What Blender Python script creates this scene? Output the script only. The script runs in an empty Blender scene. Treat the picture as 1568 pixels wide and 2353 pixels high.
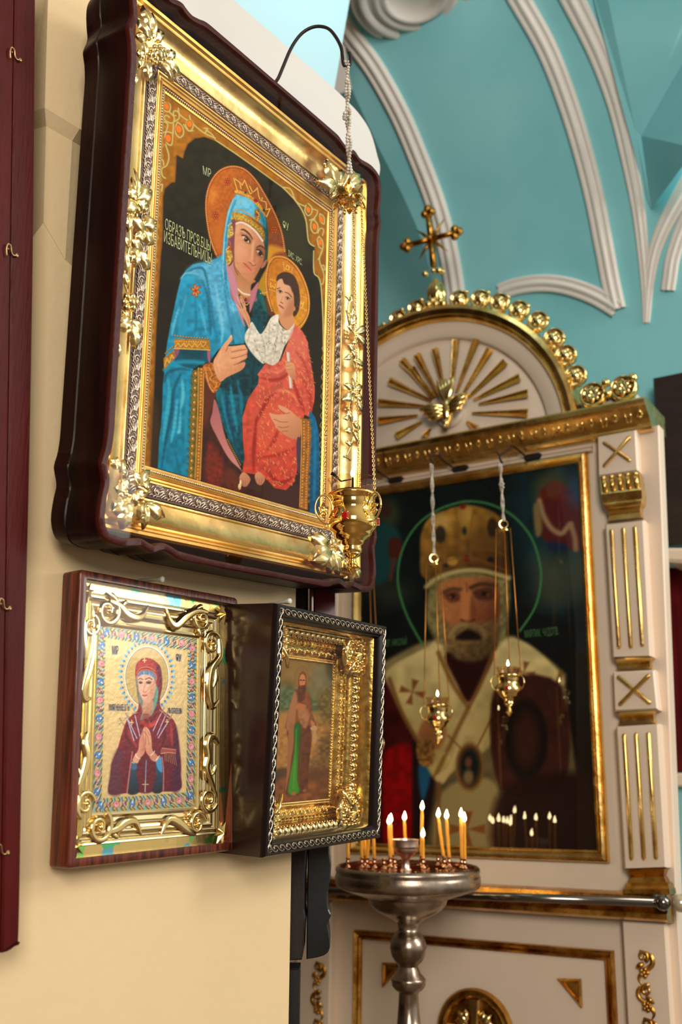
import bpy, math, random
import numpy as np
from mathutils import Vector
random.seed(7); rng = np.random.default_rng(7)
sc = bpy.context.scene
COL = sc.collection
PI = math.pi
A3 = lambda *a: np.array(a, float)
CAMZ = 1.38
# ------------------------------------------------------------------ camera
FPX, PITCH, ROLL, IW, IH = 2400.0, math.radians(13.3), math.radians(0.4), 1568, 2353
_f = A3(0, math.cos(PITCH), math.sin(PITCH)); _u = A3(0, -math.sin(PITCH), math.cos(PITCH)); _r = A3(1, 0, 0)
_rr = math.cos(ROLL)*_r + math.sin(ROLL)*_u; _uu = -math.sin(ROLL)*_r + math.cos(ROLL)*_u
RC = np.stack([_rr, -_uu, _f]); EYE = A3(0, 0, CAMZ)
def ray(x, y):
    return A3((x-IW/2)/FPX, (y-IH/2)/FPX, 1.0) @ RC
def at(x, y, Y):
    "the world point at depth Y that the survey of the photograph puts at pixel (x, y)"
    d = ray(x, y); return EYE + d*(Y/d[1])
cam_d = bpy.data.cameras.new('camera'); cam = bpy.data.objects.new('camera', cam_d); COL.objects.link(cam)
cam_d.sensor_fit = 'VERTICAL'; cam_d.sensor_height = 36.0; cam_d.lens = 36.0*FPX/IH
cam.location = EYE
from mathutils import Matrix
cam.rotation_euler = Matrix((_rr, _uu, -_f)).transposed().to_euler()
cam_d.clip_start = 0.05; cam_d.clip_end = 60
cam_d.dof.use_dof = True; cam_d.dof.focus_distance = 1.72; cam_d.dof.aperture_fstop = 4.0
sc.camera = cam
# ------------------------------------------------------------------ light
sc.view_settings.view_transform = 'Standard'; sc.view_settings.look = 'None'
sc.view_settings.gamma = 1.0; sc.view_settings.use_curve_mapping = False
sc.view_settings.exposure = -0.12
sc.cycles.use_denoising = True
sc.cycles.max_bounces = 8; sc.cycles.transparent_max_bounces = 12; sc.cycles.sample_clamp_indirect = 6.0
sc.cycles.caustics_reflective = False; sc.cycles.caustics_refractive = False
W_ = bpy.data.worlds.new('daylight'); sc.world = W_; W_.use_nodes = True
nt = W_.node_tree; nt.nodes.clear()
wo = nt.nodes.new('ShaderNodeOutputWorld'); bg = nt.nodes.new('ShaderNodeBackground')
tc = nt.nodes.new('ShaderNodeTexCoord'); dp = nt.nodes.new('ShaderNodeVectorMath'); dp.operation = 'DOT_PRODUCT'; dp.inputs[1].default_value = (0.74, 0.10, 0.50)
cr = nt.nodes.new('ShaderNodeValToRGB'); mp = nt.nodes.new('ShaderNodeMapRange'); mp.inputs[1].default_value = -1.0; mp.inputs[2].default_value = 1.0
nt.links.new(tc.outputs['Generated'], dp.inputs[0]); nt.links.new(dp.outputs['Value'], mp.inputs[0]); nt.links.new(mp.outputs[0], cr.inputs[0])
el = cr.color_ramp.elements; el[0].position = 0.12; el[0].color = (0.025, 0.014, 0.008, 1); el[1].position = 0.95; el[1].color = (1.0, 0.97, 0.90, 1)
for p_, c_ in ((0.45, (0.20, 0.145, 0.09)), (0.62, (0.42, 0.35, 0.26)), (0.78, (0.78, 0.72, 0.62))): e = el.new(p_); e.color = (*c_, 1)
nt.links.new(cr.outputs[0], bg.inputs[0]); bg.inputs[1].default_value = 0.74; nt.links.new(bg.outputs[0], wo.inputs[0])
def area(name, loc, target, sx_, sy_, power, col):
    l = bpy.data.lights.new(name, 'AREA'); l.shape = 'RECTANGLE'; l.size = sx_; l.size_y = sy_; l.energy = power; l.color = col
    o = bpy.data.objects.new(name, l); COL.objects.link(o); o.location = loc
    o.rotation_euler = (Vector(target)-Vector(loc)).to_track_quat('-Z', 'Y').to_euler(); return o
area('assumed_window_light', (3.2, 1.60, 2.25), (-0.2, 1.60, 2.24), 1.25, 0.56, 26, (1.0, 0.95, 0.87))  # lamp for an unseen window, assumed from the icon shadows and pane reflection
area('fill_light_high', (3.2, 1.1, 3.7), (0.1, 1.9, 1.5), 1.2, 1.3, 46, (1.0, 0.95, 0.88))  # added fill lamp for more general light, no known window behind it
area('fill_light_rear', (0.4, -3.0, 3.0), (0.5, 2.6, 1.8), 1.6, 2.0, 165, (1.0, 0.92, 0.82))  # fill added behind the camera to brighten the altar screen; no window known
# ------------------------------------------------------------------ materials
MATS = {}
def lin(c):
    c = np.asarray(c, float)/255.0
    return np.where(c <= 0.04045, c/12.92, ((c+0.055)/1.055)**2.4)
def mat(name, rgb=None, rough=0.5, metal=0.0, bump=0.0, bscale=60.0, var=0.0, vscale=8.0, var_rgb=None, emit=None, es=0.0,
        coat=0.0, attr=None, stretch=None, spec=0.5, trans=0.0, ior=1.45, rvar=0.0):
    if name in MATS: return MATS[name]
    m = bpy.data.materials.new(name); m.use_nodes = True; n = m.node_tree; b = n.nodes['Principled BSDF']
    b.inputs['Roughness'].default_value = rough; b.inputs['Metallic'].default_value = metal
    b.inputs['Specular IOR Level'].default_value = spec; b.inputs['Coat Weight'].default_value = coat; b.inputs['Coat Roughness'].default_value = 0.12
    b.inputs['Transmission Weight'].default_value = trans; b.inputs['IOR'].default_value = ior
    if rgb is not None: b.inputs['Base Color'].default_value = (*lin(rgb), 1)
    co = n.nodes.new('ShaderNodeTexCoord'); mpn = n.nodes.new('ShaderNodeMapping'); n.links.new(co.outputs['Object'], mpn.inputs[0])
    if stretch: mpn.inputs['Scale'].default_value = stretch
    if var and rgb is not None:
        tx = n.nodes.new('ShaderNodeTexNoise'); tx.inputs['Scale'].default_value = vscale; tx.inputs['Detail'].default_value = 6
        n.links.new(mpn.outputs[0], tx.inputs[0])
        rp = n.nodes.new('ShaderNodeValToRGB'); rp.color_ramp.elements[0].position = 0.35; rp.color_ramp.elements[1].position = 0.68
        c1 = lin(rgb); c2 = lin(var_rgb) if var_rgb is not None else c1*(1-var)
        rp.color_ramp.elements[0].color = (*c2, 1); rp.color_ramp.elements[1].color = (*c1, 1)
        n.links.new(tx.outputs[0], rp.inputs[0]); n.links.new(rp.outputs[0], b.inputs['Base Color'])
    if rvar:
        tx = n.nodes.new('ShaderNodeTexNoise'); tx.inputs['Scale'].default_value = vscale*2; tx.inputs['Detail'].default_value = 4
        n.links.new(mpn.outputs[0], tx.inputs[0]); mr = n.nodes.new('ShaderNodeMapRange')
        mr.inputs[1].default_value = 0.3; mr.inputs[2].default_value = 0.7
        mr.inputs[3].default_value = max(0.03, rough-rvar); mr.inputs[4].default_value = rough+rvar
        n.links.new(tx.outputs[0], mr.inputs[0]); n.links.new(mr.outputs[0], b.inputs['Roughness'])
    if attr:
        a = n.nodes.new('ShaderNodeAttribute'); a.attribute_name = attr; n.links.new(a.outputs['Color'], b.inputs['Base Color'])
    if bump:
        tx = n.nodes.new('ShaderNodeTexNoise'); tx.inputs['Scale'].default_value = bscale; tx.inputs['Detail'].default_value = 5
        n.links.new(mpn.outputs[0], tx.inputs[0]); bp = n.nodes.new('ShaderNodeBump'); bp.inputs['Strength'].default_value = bump; bp.inputs['Distance'].default_value = 0.004
        n.links.new(tx.outputs[0], bp.inputs['Height']); n.links.new(bp.outputs[0], b.inputs['Normal'])
    if emit is not None:
        b.inputs['Emission Color'].default_value = (*emit, 1); b.inputs['Emission Strength'].default_value = es
    MATS[name] = m; return m
def pane_mat(name, f0=0.045, rough=0.0, tint=(1, 1, 1), gain=0.9):
    if name in MATS: return MATS[name]
    m = bpy.data.materials.new(name); m.use_nodes = True; n = m.node_tree; n.nodes.clear()
    o = n.nodes.new('ShaderNodeOutputMaterial'); mx = n.nodes.new('ShaderNodeMixShader'); lw = n.nodes.new('ShaderNodeLayerWeight'); lw.inputs[0].default_value = 0.5
    pw = n.nodes.new('ShaderNodeMath'); pw.operation = 'POWER'; pw.inputs[1].default_value = 5.0; ma = n.nodes.new('ShaderNodeMath'); ma.operation = 'MULTIPLY_ADD'; ma.inputs[1].default_value = gain; ma.inputs[2].default_value = f0
    t = n.nodes.new('ShaderNodeBsdfTransparent'); g = n.nodes.new('ShaderNodeBsdfGlossy')
    t.inputs[0].default_value = (*tint, 1); g.inputs['Roughness'].default_value = rough
    n.links.new(lw.outputs['Facing'], pw.inputs[0]); n.links.new(pw.outputs[0], ma.inputs[0]); n.links.new(ma.outputs[0], mx.inputs[0]); n.links.new(t.outputs[0], mx.inputs[1]); n.links.new(g.outputs[0], mx.inputs[2]); n.links.new(mx.outputs[0], o.inputs[0])
    MATS[name] = m; return m
GOLD = mat('gold_leaf', (246, 214, 140), 0.24, 1.0, bump=0.12, bscale=45, var=1, var_rgb=(222, 176, 92), vscale=14, rvar=0.08)
GOLDP = mat('polished_gold', (250, 220, 146), 0.15, 1.0, bump=0.05, bscale=30)
GOLDF = mat('crumpled_gold_foil', (250, 222, 156), 0.28, 1.0, bump=0.45, bscale=16, rvar=0.08, var=1, var_rgb=(236, 196, 116), vscale=9)
GOLDS = mat('satin_gold_moulding', (240, 196, 112), 0.34, 1.0, bump=0.05, bscale=90, var=1, var_rgb=(220, 168, 82), vscale=20)
GOLDD = mat('old_gilding', (226, 176, 88), 0.28, 1.0, bump=0.22, bscale=40, var=1, var_rgb=(168, 110, 36), vscale=18, rvar=0.08)
GOLDE = mat('embossed_gilt_metal', (246, 214, 124), 0.2, 1.0, bump=0.14, bscale=120, var=1, var_rgb=(190, 140, 48), vscale=60)
GOLDK = mat('pale_gilt_plastic', (248, 228, 172), 0.2, 1.0, bump=0.06, bscale=30)
LAMPG = mat('lamp_gold', (255, 212, 122), 0.09, 1.0, bump=0.03, bscale=20)
WOODK = mat('dark_lacquered_kiot_wood', (44, 16, 12), 0.42, 0.0, bump=0.1, bscale=30, var=0.5, vscale=5, coat=0.05, spec=0.2, stretch=(10, 10, 1))
WOODL = mat('dark_brown_lip_paint', (74, 22, 15), 0.42, 0.0, bump=0.4, bscale=70, var=0.25, vscale=20, coat=0.05, spec=0.3)
WOODR = mat('mahogany_stained_wood', (128, 58, 34), 0.33, 0.0, bump=0.25, bscale=25, var=1, var_rgb=(56, 20, 14), vscale=10, coat=0.35, stretch=(14, 14, 0.8))
WOODB = mat('near_black_lacquer', (44, 19, 14), 0.24, 0.0, bump=0.05, bscale=40, var=0.4, vscale=6, coat=0.6)
BLACKL = mat('worn_black_lacquer', (26, 30, 34), 0.3, 0.0, bump=0.25, bscale=14, var=1, var_rgb=(9, 10, 12), vscale=9, coat=0.4)
BOARD = mat('oxblood_painted_boards', (84, 11, 5), 0.45, 0.0, bump=0.35, bscale=40, var=0.3, vscale=6, stretch=(6, 6, 0.6), spec=0.2)
CREAM = mat('cream_plaster', (236, 210, 164), 0.85, 0.0, bump=0.22, bscale=55, var=0.05, vscale=3, spec=0.2)
WHITEP = mat('white_plaster', (224, 222, 217), 0.85, 0.0, bump=0.1, bscale=40, var=0.05, vscale=3, spec=0.2)
TEAL = mat('teal_distemper', (158, 226, 232), 0.8, 0.0, bump=0.1, bscale=25, var=1, var_rgb=(136, 212, 220), vscale=2.2, spec=0.25)
STUCCO = mat('stucco_white', (246, 240, 232), 0.75, 0.0, bump=0.12, bscale=50, var=0.08, vscale=6, spec=0.3)
IVORY = mat('ivory_enamel_paint', (242, 220, 196), 0.42, 0.0, bump=0.08, bscale=35, var=0.05, vscale=4, coat=0.15)
SILVERB = mat('patinated_silver', (206, 190, 170), 0.3, 1.0, bump=0.2, bscale=200)
BROWNB = mat('mauve_brown_band', (104, 74, 62), 0.45, 0.1, bump=0.2, bscale=90)
BEADM = mat('silver_beading', (236, 226, 200), 0.2, 1.0)
STEEL = mat('worn_nickel', (196, 182, 166), 0.27, 1.0, bump=0.15, bscale=30, var=1, var_rgb=(136, 116, 98), vscale=12, rvar=0.1)
CHROME = mat('steel_rod', (128, 122, 116), 0.14, 1.0)
IRON = mat('dark_wrought_iron', (52, 42, 40), 0.45, 0.6, bump=0.3, bscale=60)
BRASS = mat('tarnished_brass', (190, 160, 108), 0.35, 1.0, bump=0.2, bscale=80)
GEM = mat('red_cut_glass', (190, 8, 14), 0.06, 0.0, coat=1.0, spec=0.8)
WAX = mat('beeswax', (236, 160, 48), 0.42, 0.0, emit=(1.0, 0.42, 0.06), es=0.12)
FLAME = mat('flame_light', (255, 240, 200), 0.5, 0.0, emit=(1.0, 0.70, 0.30), es=26.0)
_n = FLAME.node_tree; _lw = _n.nodes.new('ShaderNodeLayerWeight'); _lw.inputs[0].default_value = 0.42; _rp = _n.nodes.new('ShaderNodeValToRGB'); _rp.color_ramp.elements[0].position = 0.25
_rp.color_ramp.elements[0].color = (1.0, 0.80, 0.42, 1); _rp.color_ramp.elements[1].position = 0.95; _rp.color_ramp.elements[1].color = (0.55, 0.17, 0.02, 1)
_n.links.new(_lw.outputs['Facing'], _rp.inputs[0]); _n.links.new(_rp.outputs[0], _n.nodes['Principled BSDF'].inputs['Emission Color']); _n.nodes['Principled BSDF'].inputs['Emission Strength'].default_value = 42.0
BEADG = mat('clear_glass_bead', (232, 226, 210), 0.06, 0.0, coat=1.0, spec=0.9, var=1, var_rgb=(170, 158, 138), vscale=90)
WICK = mat('charred_wick', (12, 10, 9), 0.9)
WHITEPLASTIC = mat('white_plastic_peg', (226, 220, 206), 0.35, 0.0)
PANE = pane_mat('cabinet_glass', 0.013, gain=0.6)
PANEF = pane_mat('old_icon_glass', 0.045)
CUPG = pane_mat('votive_glass', 0.06, 0.0, (0.96, 0.86, 0.76), 0.8)
# ------------------------------------------------------------------ mesh helpers
def unit(v):
    v = np.asarray(v, float); return v/max(np.linalg.norm(v), 1e-12)
class Fr:
    def __init__(s, o, u, v, n=None):
        s.o = A3(*o); s.u = unit(u); s.v = unit(v); s.n = unit(np.cross(s.u, s.v)) if n is None else unit(n)
    def P(s, u, v, w=0.0): return s.o + s.u*u + s.v*v + s.n*w
    def loc(s, x, y, w=0.0):
        d = ray(x, y); t = ((s.o + s.n*w - EYE) @ s.n)/(d @ s.n); p = EYE + d*t - s.o
        return float(p @ s.u), float(p @ s.v)
    def sub(s, u, v, w=0.0, rot=0.0):
        c, q = math.cos(rot), math.sin(rot)
        return Fr(s.P(u, v, w), s.u*c+s.v*q, s.v*c-s.u*q, s.n)
ZUP = A3(0, 0, 1)
class MB:
    def __init__(s): s.v = []; s.f = []; s.m = []; s.cur = 0; s.sm = []; s.smooth = True
    def add(s, vs, fs, smooth=None):
        k = len(s.v); s.v.extend([tuple(map(float, p)) for p in vs]); sm = s.smooth if smooth is None else smooth
        for f in fs: s.f.append(tuple(i+k for i in f)); s.m.append(s.cur); s.sm.append(sm)
        return s
    def loops(s, loops, closed=True, cap0=False, cap1=False, smooth=None):
        n = len(loops[0]); vs = [p for l in loops for p in l]; fs = []
        for i in range(len(loops)-1):
            for j in range(n if closed else n-1):
                a = i*n+j; b = i*n+(j+1) % n; fs.append((a, b, b+n, a+n))
        if cap0: fs.append(tuple(range(n-1, -1, -1)))
        if cap1: fs.append(tuple((len(loops)-1)*n+j for j in range(n)))
        return s.add(vs, fs, smooth)
    def box(s, fr, u0, u1, v0, v1, w0, w1, c=0.0):
        r = lambda d, w: [fr.P(u0+d, v0+d, w), fr.P(u1-d, v0+d, w), fr.P(u1-d, v1-d, w), fr.P(u0+d, v1-d, w)]
        L = [r(0, w0)] + ([r(0, w1-c), r(c, w1)] if c else [r(0, w1)])
        return s.loops(L, True, True, True, smooth=False)
    def extr(s, fr, pts, w0, w1, c=0.0):
        P = np.asarray(pts, float); ar = 0.5*np.sum(P[:, 0]*np.roll(P[:, 1], -1)-np.roll(P[:, 0], -1)*P[:, 1])
        if ar < 0: P = P[::-1]
        L = [[fr.P(a, b, w0) for a, b in P], [fr.P(a, b, w1-c) for a, b in P]]
        if c:
            nx = np.roll(P, -1, 0)-P; pv = P-np.roll(P, 1, 0); nn = np.stack([-(nx+pv)[:, 1], (nx+pv)[:, 0]], 1)
            nn /= np.maximum(np.linalg.norm(nn, axis=1, keepdims=True), 1e-9); Q = P+nn*c; L.append([fr.P(a, b, w1) for a, b in Q])
        return s.loops(L, True, True, True, smooth=False)
    def frame(s, fr, u0, u1, v0, v1, prof, seg=1):
        "mitred rectangular moulding; prof = (distance outward, height)"
        L = []
        for d, w in prof: L.append([fr.P(u0-d, v0-d, w), fr.P(u1+d, v0-d, w), fr.P(u1+d, v1+d, w), fr.P(u0-d, v1+d, w)])
        n = len(L); vs = []; fs = []
        for k in range(4):
            b = len(vs)
            for i in range(n): vs += [L[i][k], L[i][(k+1) % 4]]
            for i in range(n-1): fs.append((b+2*i, b+2*i+2, b+2*i+3, b+2*i+1))
        return s.add(vs, fs)
    def lathe(s, o, prof, seg=32, ax=None, cap0=False, cap1=False):
        z = ZUP if ax is None else unit(ax); x = unit(np.cross(z, A3(0.3, 0.9, 0.1)) if abs(z[2]) < 0.95 else np.cross(z, A3(0, 1, 0))); y = np.cross(z, x); o = np.asarray(o, float)
        L = [[o + z*h + (x*math.cos(2*PI*j/seg) + y*math.sin(2*PI*j/seg))*max(r, 1e-5) for j in range(seg)] for r, h in prof]
        return s.loops(L, True, cap0, cap1)
    def tube(s, path, r, seg=8, closed=False, caps=True):
        P = [np.asarray(p, float) for p in path]; n = len(P); R = r if hasattr(r, '__len__') else [r]*n; L = []; prev = None
        for i in range(n):
            a = P[(i-1) % n] if (closed or i > 0) else P[i]; b = P[(i+1) % n] if (closed or i < n-1) else P[i]
            t = unit(b-a)
            if prev is None: x = unit(np.cross(t, A3(0.31, 0.22, 0.92) if abs(t[2]) < 0.9 else A3(1, 0.1, 0)))
            else: x = unit(prev - t*(prev @ t))
            prev = x; y = np.cross(t, x); L.append([P[i] + (x*math.cos(2*PI*j/seg)+y*math.sin(2*PI*j/seg))*R[i] for j in range(seg)])
        if closed: L.append(L[0])
        return s.loops(L, True, caps and not closed, caps and not closed)
    def ball(s, c, r, seg=10, rings=6, sc_=(1, 1, 1), fr=None):
        c = np.asarray(c, float); ux, uy, uz = (A3(1, 0, 0), A3(0, 1, 0), ZUP) if fr is None else (fr.u, fr.v, fr.n); vs = []; fs = []
        for i in range(rings+1):
            t = PI*i/rings
            for j in range(seg):
                p = 2*PI*j/seg; vs.append(c + ux*r*sc_[0]*math.sin(t)*math.cos(p) + uy*r*sc_[1]*math.sin(t)*math.sin(p) + uz*r*sc_[2]*math.cos(t))
        for i in range(rings):
            for j in range(seg):
                a = i*seg+j; b = i*seg+(j+1) % seg; fs.append((a, a+seg, b+seg, b))
        return s.add(vs, fs)
    def leaf(s, base, tip, nrm, width, lift=0.25, lobes=0, droop=0.15, nl=12, nw=6):
        "a curved acanthus leaf from base to tip, domed along nrm"
        base = np.asarray(base, float); tip = np.asarray(tip, float); ax = tip-base; Ln = np.linalg.norm(ax); t = ax/Ln
        n = unit(nrm - t*(np.asarray(nrm) @ t)); b = np.cross(n, t); rows = []
        for i in range(nl+1):
            q = i/nl; wd = width*math.sin(PI*min(1, 0.08+q*0.92))**0.75
            if lobes: wd *= 0.72+0.42*abs(math.sin(PI*lobes*q))
            if q > 0.99: wd = width*0.03
            row = []
            for j in range(nw+1):
                e = (j/nw-0.5)*2
                hgt = Ln*lift*math.sin(PI*(0.1+0.8*q)) - Ln*droop*q**3 + width*0.32*(1-abs(e)**1.5) - width*0.22*math.exp(-(e/0.18)**2)
                row.append(base + t*Ln*q + b*wd*0.5*e + n*hgt)
            rows.append(row)
        return s.loops(rows, False)
    def ribbon(s, pts, widths, nrm, dome=0.35, crease=0.0, lift=0.0, nw=6):
        "a domed strip along pts with per-point widths: scrolls and comma leaves"
        P = [np.asarray(p, float) for p in pts]; n = len(P); rows = []; nn = unit(nrm)
        for i in range(n):
            t = unit(P[min(i+1, n-1)]-P[max(i-1, 0)]); b_ = unit(np.cross(nn, t)); w = widths[i]
            rows.append([P[i] + b_*w*.5*e + nn*(lift + dome*w*(1-abs(e)**2) - crease*w*math.exp(-(e/.2)**2)) for e in np.linspace(-1, 1, nw+1)])
        return s.loops(rows, False)
    def build(s, name, ms, parent=None, auto=None):
        if not s.v: return None
        me = bpy.data.meshes.new(name); off = A3(*parent['_w']) if (parent is not None and '_w' in parent) else A3(0, 0, 0)
        V = np.array(s.v)-off
        base = A3(0, 0, 0)
        if parent is None:
            base = A3((V[:, 0].min()+V[:, 0].max())/2, (V[:, 1].min()+V[:, 1].max())/2, V[:, 2].min()); V = V-base
        me.from_pydata([tuple(p) for p in V], [], s.f)
        for m_ in (ms if isinstance(ms, (list, tuple)) else [ms]): me.materials.append(m_)
        me.polygons.foreach_set('material_index', s.m); me.polygons.foreach_set('use_smooth', s.sm); me.update()
        o = bpy.data.objects.new(name, me); COL.objects.link(o); o.location = base
        o['_w'] = [float(x) for x in (base if parent is None else off)]
        if parent is not None: o.parent = parent
        if auto:
            md = o.modifiers.new('edges', 'EDGE_SPLIT'); md.split_angle = math.radians(auto)
        return o
def tag(o, label=None, cat=None, group=None, kind=None):
    for k, v in (('label', label), ('category', cat), ('group', group), ('kind', kind)):
        if v: o[k] = v
    return o
def thing(name, label, cat, loc, group=None):
    o = bpy.data.objects.new(name, None); COL.objects.link(o); o.location = [float(x) for x in loc]; o['_w'] = [float(x) for x in loc]
    o.empty_display_size = 0.05
    return tag(o, label, cat, group)
def struct(mb, name, ms, auto=None): return tag(mb.build(name, ms, auto=auto), kind='structure')
def spline(pts, n=6, closed=False):
    P = np.asarray(pts, float); m = len(P); out = []
    for i in range(m if closed else m-1):
        p0 = P[(i-1) % m] if (closed or i > 0) else P[i]; p1 = P[i]; p2 = P[(i+1) % m]; p3 = P[(i+2) % m] if (closed or i < m-2) else P[(i+1) % m]
        for k in range(n):
            t = k/n; out.append(0.5*((2*p1)+(-p0+p2)*t+(2*p0-5*p1+4*p2-p3)*t*t+(-p0+3*p1-3*p2+p3)*t**3))
    if not closed: out.append(P[-1])
    return np.array(out)
def text_part(name, body, fr, u, v, size, w, material, parent, sx=0.6, rot=0.0, extrude=0.0):
    c = bpy.data.curves.new(name, 'FONT'); c.body = body; c.size = size; c.extrude = extrude
    o = bpy.data.objects.new(name, c); COL.objects.link(o); bpy.context.view_layer.update()
    me = bpy.data.meshes.new_from_object(o.evaluated_get(bpy.context.evaluated_depsgraph_get())); bpy.data.objects.remove(o); bpy.data.curves.remove(c)
    f = fr.sub(u, v, w, rot); off = A3(*parent['_w'])
    for q in me.vertices: q.co = f.P(q.co.x*sx, q.co.y, q.co.z)-off
    me.materials.clear(); me.materials.append(material); me.name = name
    o = bpy.data.objects.new(name, me); COL.objects.link(o); o.parent = parent; o['_w'] = list(map(float, off)); return o
# ------------------------------------------------------------------ painted panels: numpy painter -> colour attribute of a dense grid
class Painting:
    def __init__(s, quad, nx, ny):
        "quad: surveyed corners TL, TR, BR, BL of the panel in the photograph; points are kept in survey units"
        A = []
        for (x, y), (U, V) in zip([(0, 1), (1, 1), (1, 0), (0, 0)], quad):
            A.append([x, y, 1, 0, 0, 0, -U*x, -U*y, -U]); A.append([0, 0, 0, x, y, 1, -V*x, -V*y, -V])
        H = np.linalg.svd(np.array(A))[2][-1].reshape(3, 3); s.H = H; s.nx, s.ny = nx, ny
        S, T = np.meshgrid(np.linspace(0, 1, nx), np.linspace(0, 1, ny)); s.S, s.T = S.ravel(), T.ravel()
        q = H @ np.stack([s.S, s.T, np.ones(nx*ny)]); s.X = q[0]/q[2]; s.Y = q[1]/q[2]; s.C = np.zeros((nx*ny, 3)); s.noise_cache = {}
    def noise(s, scale, seed=0):
        k = (scale, seed)
        if k not in s.noise_cache:
            g = np.random.default_rng(seed+int(scale*10)).random((64, 64)); x = s.X/scale; y = s.Y/scale
            xi = np.floor(x).astype(int); yi = np.floor(y).astype(int); fx = x-xi; fy = y-yi; fx = fx*fx*(3-2*fx); fy = fy*fy*(3-2*fy)
            G = lambda a, b: g[a % 64, b % 64]
            s.noise_cache[k] = (G(xi, yi)*(1-fx)+G(xi+1, yi)*fx)*(1-fy)+(G(xi, yi+1)*(1-fx)+G(xi+1, yi+1)*fx)*fy
        return s.noise_cache[k]
    def _mix(s, idx, a, col, grad=None, nz=0.0, nscale=6.0):
        c = np.broadcast_to(np.asarray(col, float), (len(idx), 3)).copy()
        if grad is not None:
            c2, (x0, y0), (x1, y1) = grad; dx, dy = x1-x0, y1-y0
            t = np.clip(((s.X[idx]-x0)*dx+(s.Y[idx]-y0)*dy)/(dx*dx+dy*dy), 0, 1)[:, None]; c = c*(1-t)+np.asarray(c2, float)*t
        if nz: c = c*(1+nz*(s.noise(nscale)[idx]-0.5)[:, None]*2)
        s.C[idx] = s.C[idx]*(1-a[:, None])+c*a[:, None]
    def fill(s, col, grad=None, nz=0.0, nscale=6.0): s._mix(np.arange(len(s.X)), np.ones(len(s.X)), col, grad, nz, nscale)
    def _dist(s, idx, P, closed):
        x = s.X[idx]; y = s.Y[idx]; d2 = np.full(len(idx), 1e9); ins = np.zeros(len(idx), bool); n = len(P)
        for i in range(n if closed else n-1):
            ax, ay = P[i]; bx, by = P[(i+1) % n]; ex, ey = bx-ax, by-ay; L = ex*ex+ey*ey+1e-9
            t = np.clip(((x-ax)*ex+(y-ay)*ey)/L, 0, 1); qx = x-ax-t*ex; qy = y-ay-t*ey; d2 = np.minimum(d2, qx*qx+qy*qy)
            if closed and ay != by:
                ins ^= ((ay > y) != (by > y)) & (x < (bx-ax)*(y-ay)/(by-ay)+ax)
        return np.sqrt(d2), ins
    def _bb(s, P, m):
        P = np.asarray(P); return np.nonzero((s.X > P[:, 0].min()-m) & (s.X < P[:, 0].max()+m) & (s.Y > P[:, 1].min()-m) & (s.Y < P[:, 1].max()+m))[0]
    def poly(s, pts, col, soft=1.0, alpha=1.0, smooth=True, grad=None, nz=0.0, nscale=6.0):
        P = spline(pts, 5, True) if smooth else np.asarray(pts, float); idx = s._bb(P, soft*2)
        if not len(idx): return
        d, ins = s._dist(idx, P, True); sd = np.where(ins, d, -d); a = np.clip(0.5+sd/(2*soft), 0, 1)*alpha; s._mix(idx, a, col, grad, nz, nscale)
    def line(s, pts, w, col, soft=0.7, alpha=1.0, smooth=True, taper=False):
        P = spline(pts, 5) if smooth and len(pts) > 2 else np.asarray(pts, float); idx = s._bb(P, w+soft*2)
        if not len(idx): return
        if taper:
            for i in range(len(P)-1):
                q = (i+0.5)/(len(P)-1); s.line([P[i], P[i+1]], w*math.sin(PI*(0.08+0.84*q)), col, soft, alpha, False)
            return
        d, _ = s._dist(idx, P, False); s._mix(idx, np.clip(0.5+(w/2-d)/(2*soft), 0, 1)*alpha, col)
    def dots(s, pts, step, r, col, hi=None, soft=0.6):
        P = spline(pts, 10); L = np.concatenate([[0], np.cumsum(np.linalg.norm(np.diff(P, axis=0), axis=1))])
        for q in np.arange(step/2, L[-1], step):
            x = np.interp(q, L, P[:, 0]); y = np.interp(q, L, P[:, 1]); s.ell(x, y, r, r, col, soft)
            if hi is not None: s.ell(x-r*0.25, y-r*0.3, r*0.5, r*0.5, hi, soft)
    def ell(s, x, y, rx, ry, col, soft=0.8, alpha=1.0, rot=0.0, grad=None, nz=0.0):
        m = max(rx, ry)+soft*2; idx = np.nonzero((abs(s.X-x) < m) & (abs(s.Y-y) < m))[0]
        if not len(idx): return
        c, q = math.cos(rot), math.sin(rot); dx = s.X[idx]-x; dy = s.Y[idx]-y
        e = np.sqrt(((dx*c+dy*q)/rx)**2+((dy*c-dx*q)/ry)**2); a = np.clip(0.5+(1-e)*min(rx, ry)/(2*soft), 0, 1)*alpha; s._mix(idx, a, col, grad, nz)
    def build(s, name, fr, u0, u1, v0, v1, w, material, parent, gain=1.0):
        me = bpy.data.meshes.new(name); off = A3(*parent['_w']); nx, ny = s.nx, s.ny
        U = u0+(u1-u0)*s.S; V = v0+(v1-v0)*s.T; P = fr.o+U[:, None]*fr.u+V[:, None]*fr.v+w*fr.n-off
        i = np.arange(nx*ny).reshape(ny, nx); q = np.stack([i[:-1, :-1], i[:-1, 1:], i[1:, 1:], i[1:, :-1]], -1).reshape(-1, 4)
        me.vertices.add(nx*ny); me.vertices.foreach_set('co', P.ravel()); me.loops.add(q.size); me.loops.foreach_set('vertex_index', q.ravel())
        me.polygons.add(len(q)); me.polygons.foreach_set('loop_start', np.arange(len(q))*4); me.polygons.foreach_set('loop_total', np.full(len(q), 4)); me.update(calc_edges=True)
        ca = me.color_attributes.new('paint', 'FLOAT_COLOR', 'POINT'); c4 = np.ones((nx*ny, 4)); c4[:, :3] = np.clip(lin(np.clip(s.C, 0, 255))*gain, 0, 0.98); ca.data.foreach_set('color', c4.ravel())
        me.materials.append(material); o = bpy.data.objects.new(name, me); COL.objects.link(o); o.parent = parent; o['_w'] = list(map(float, off)); return o
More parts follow.
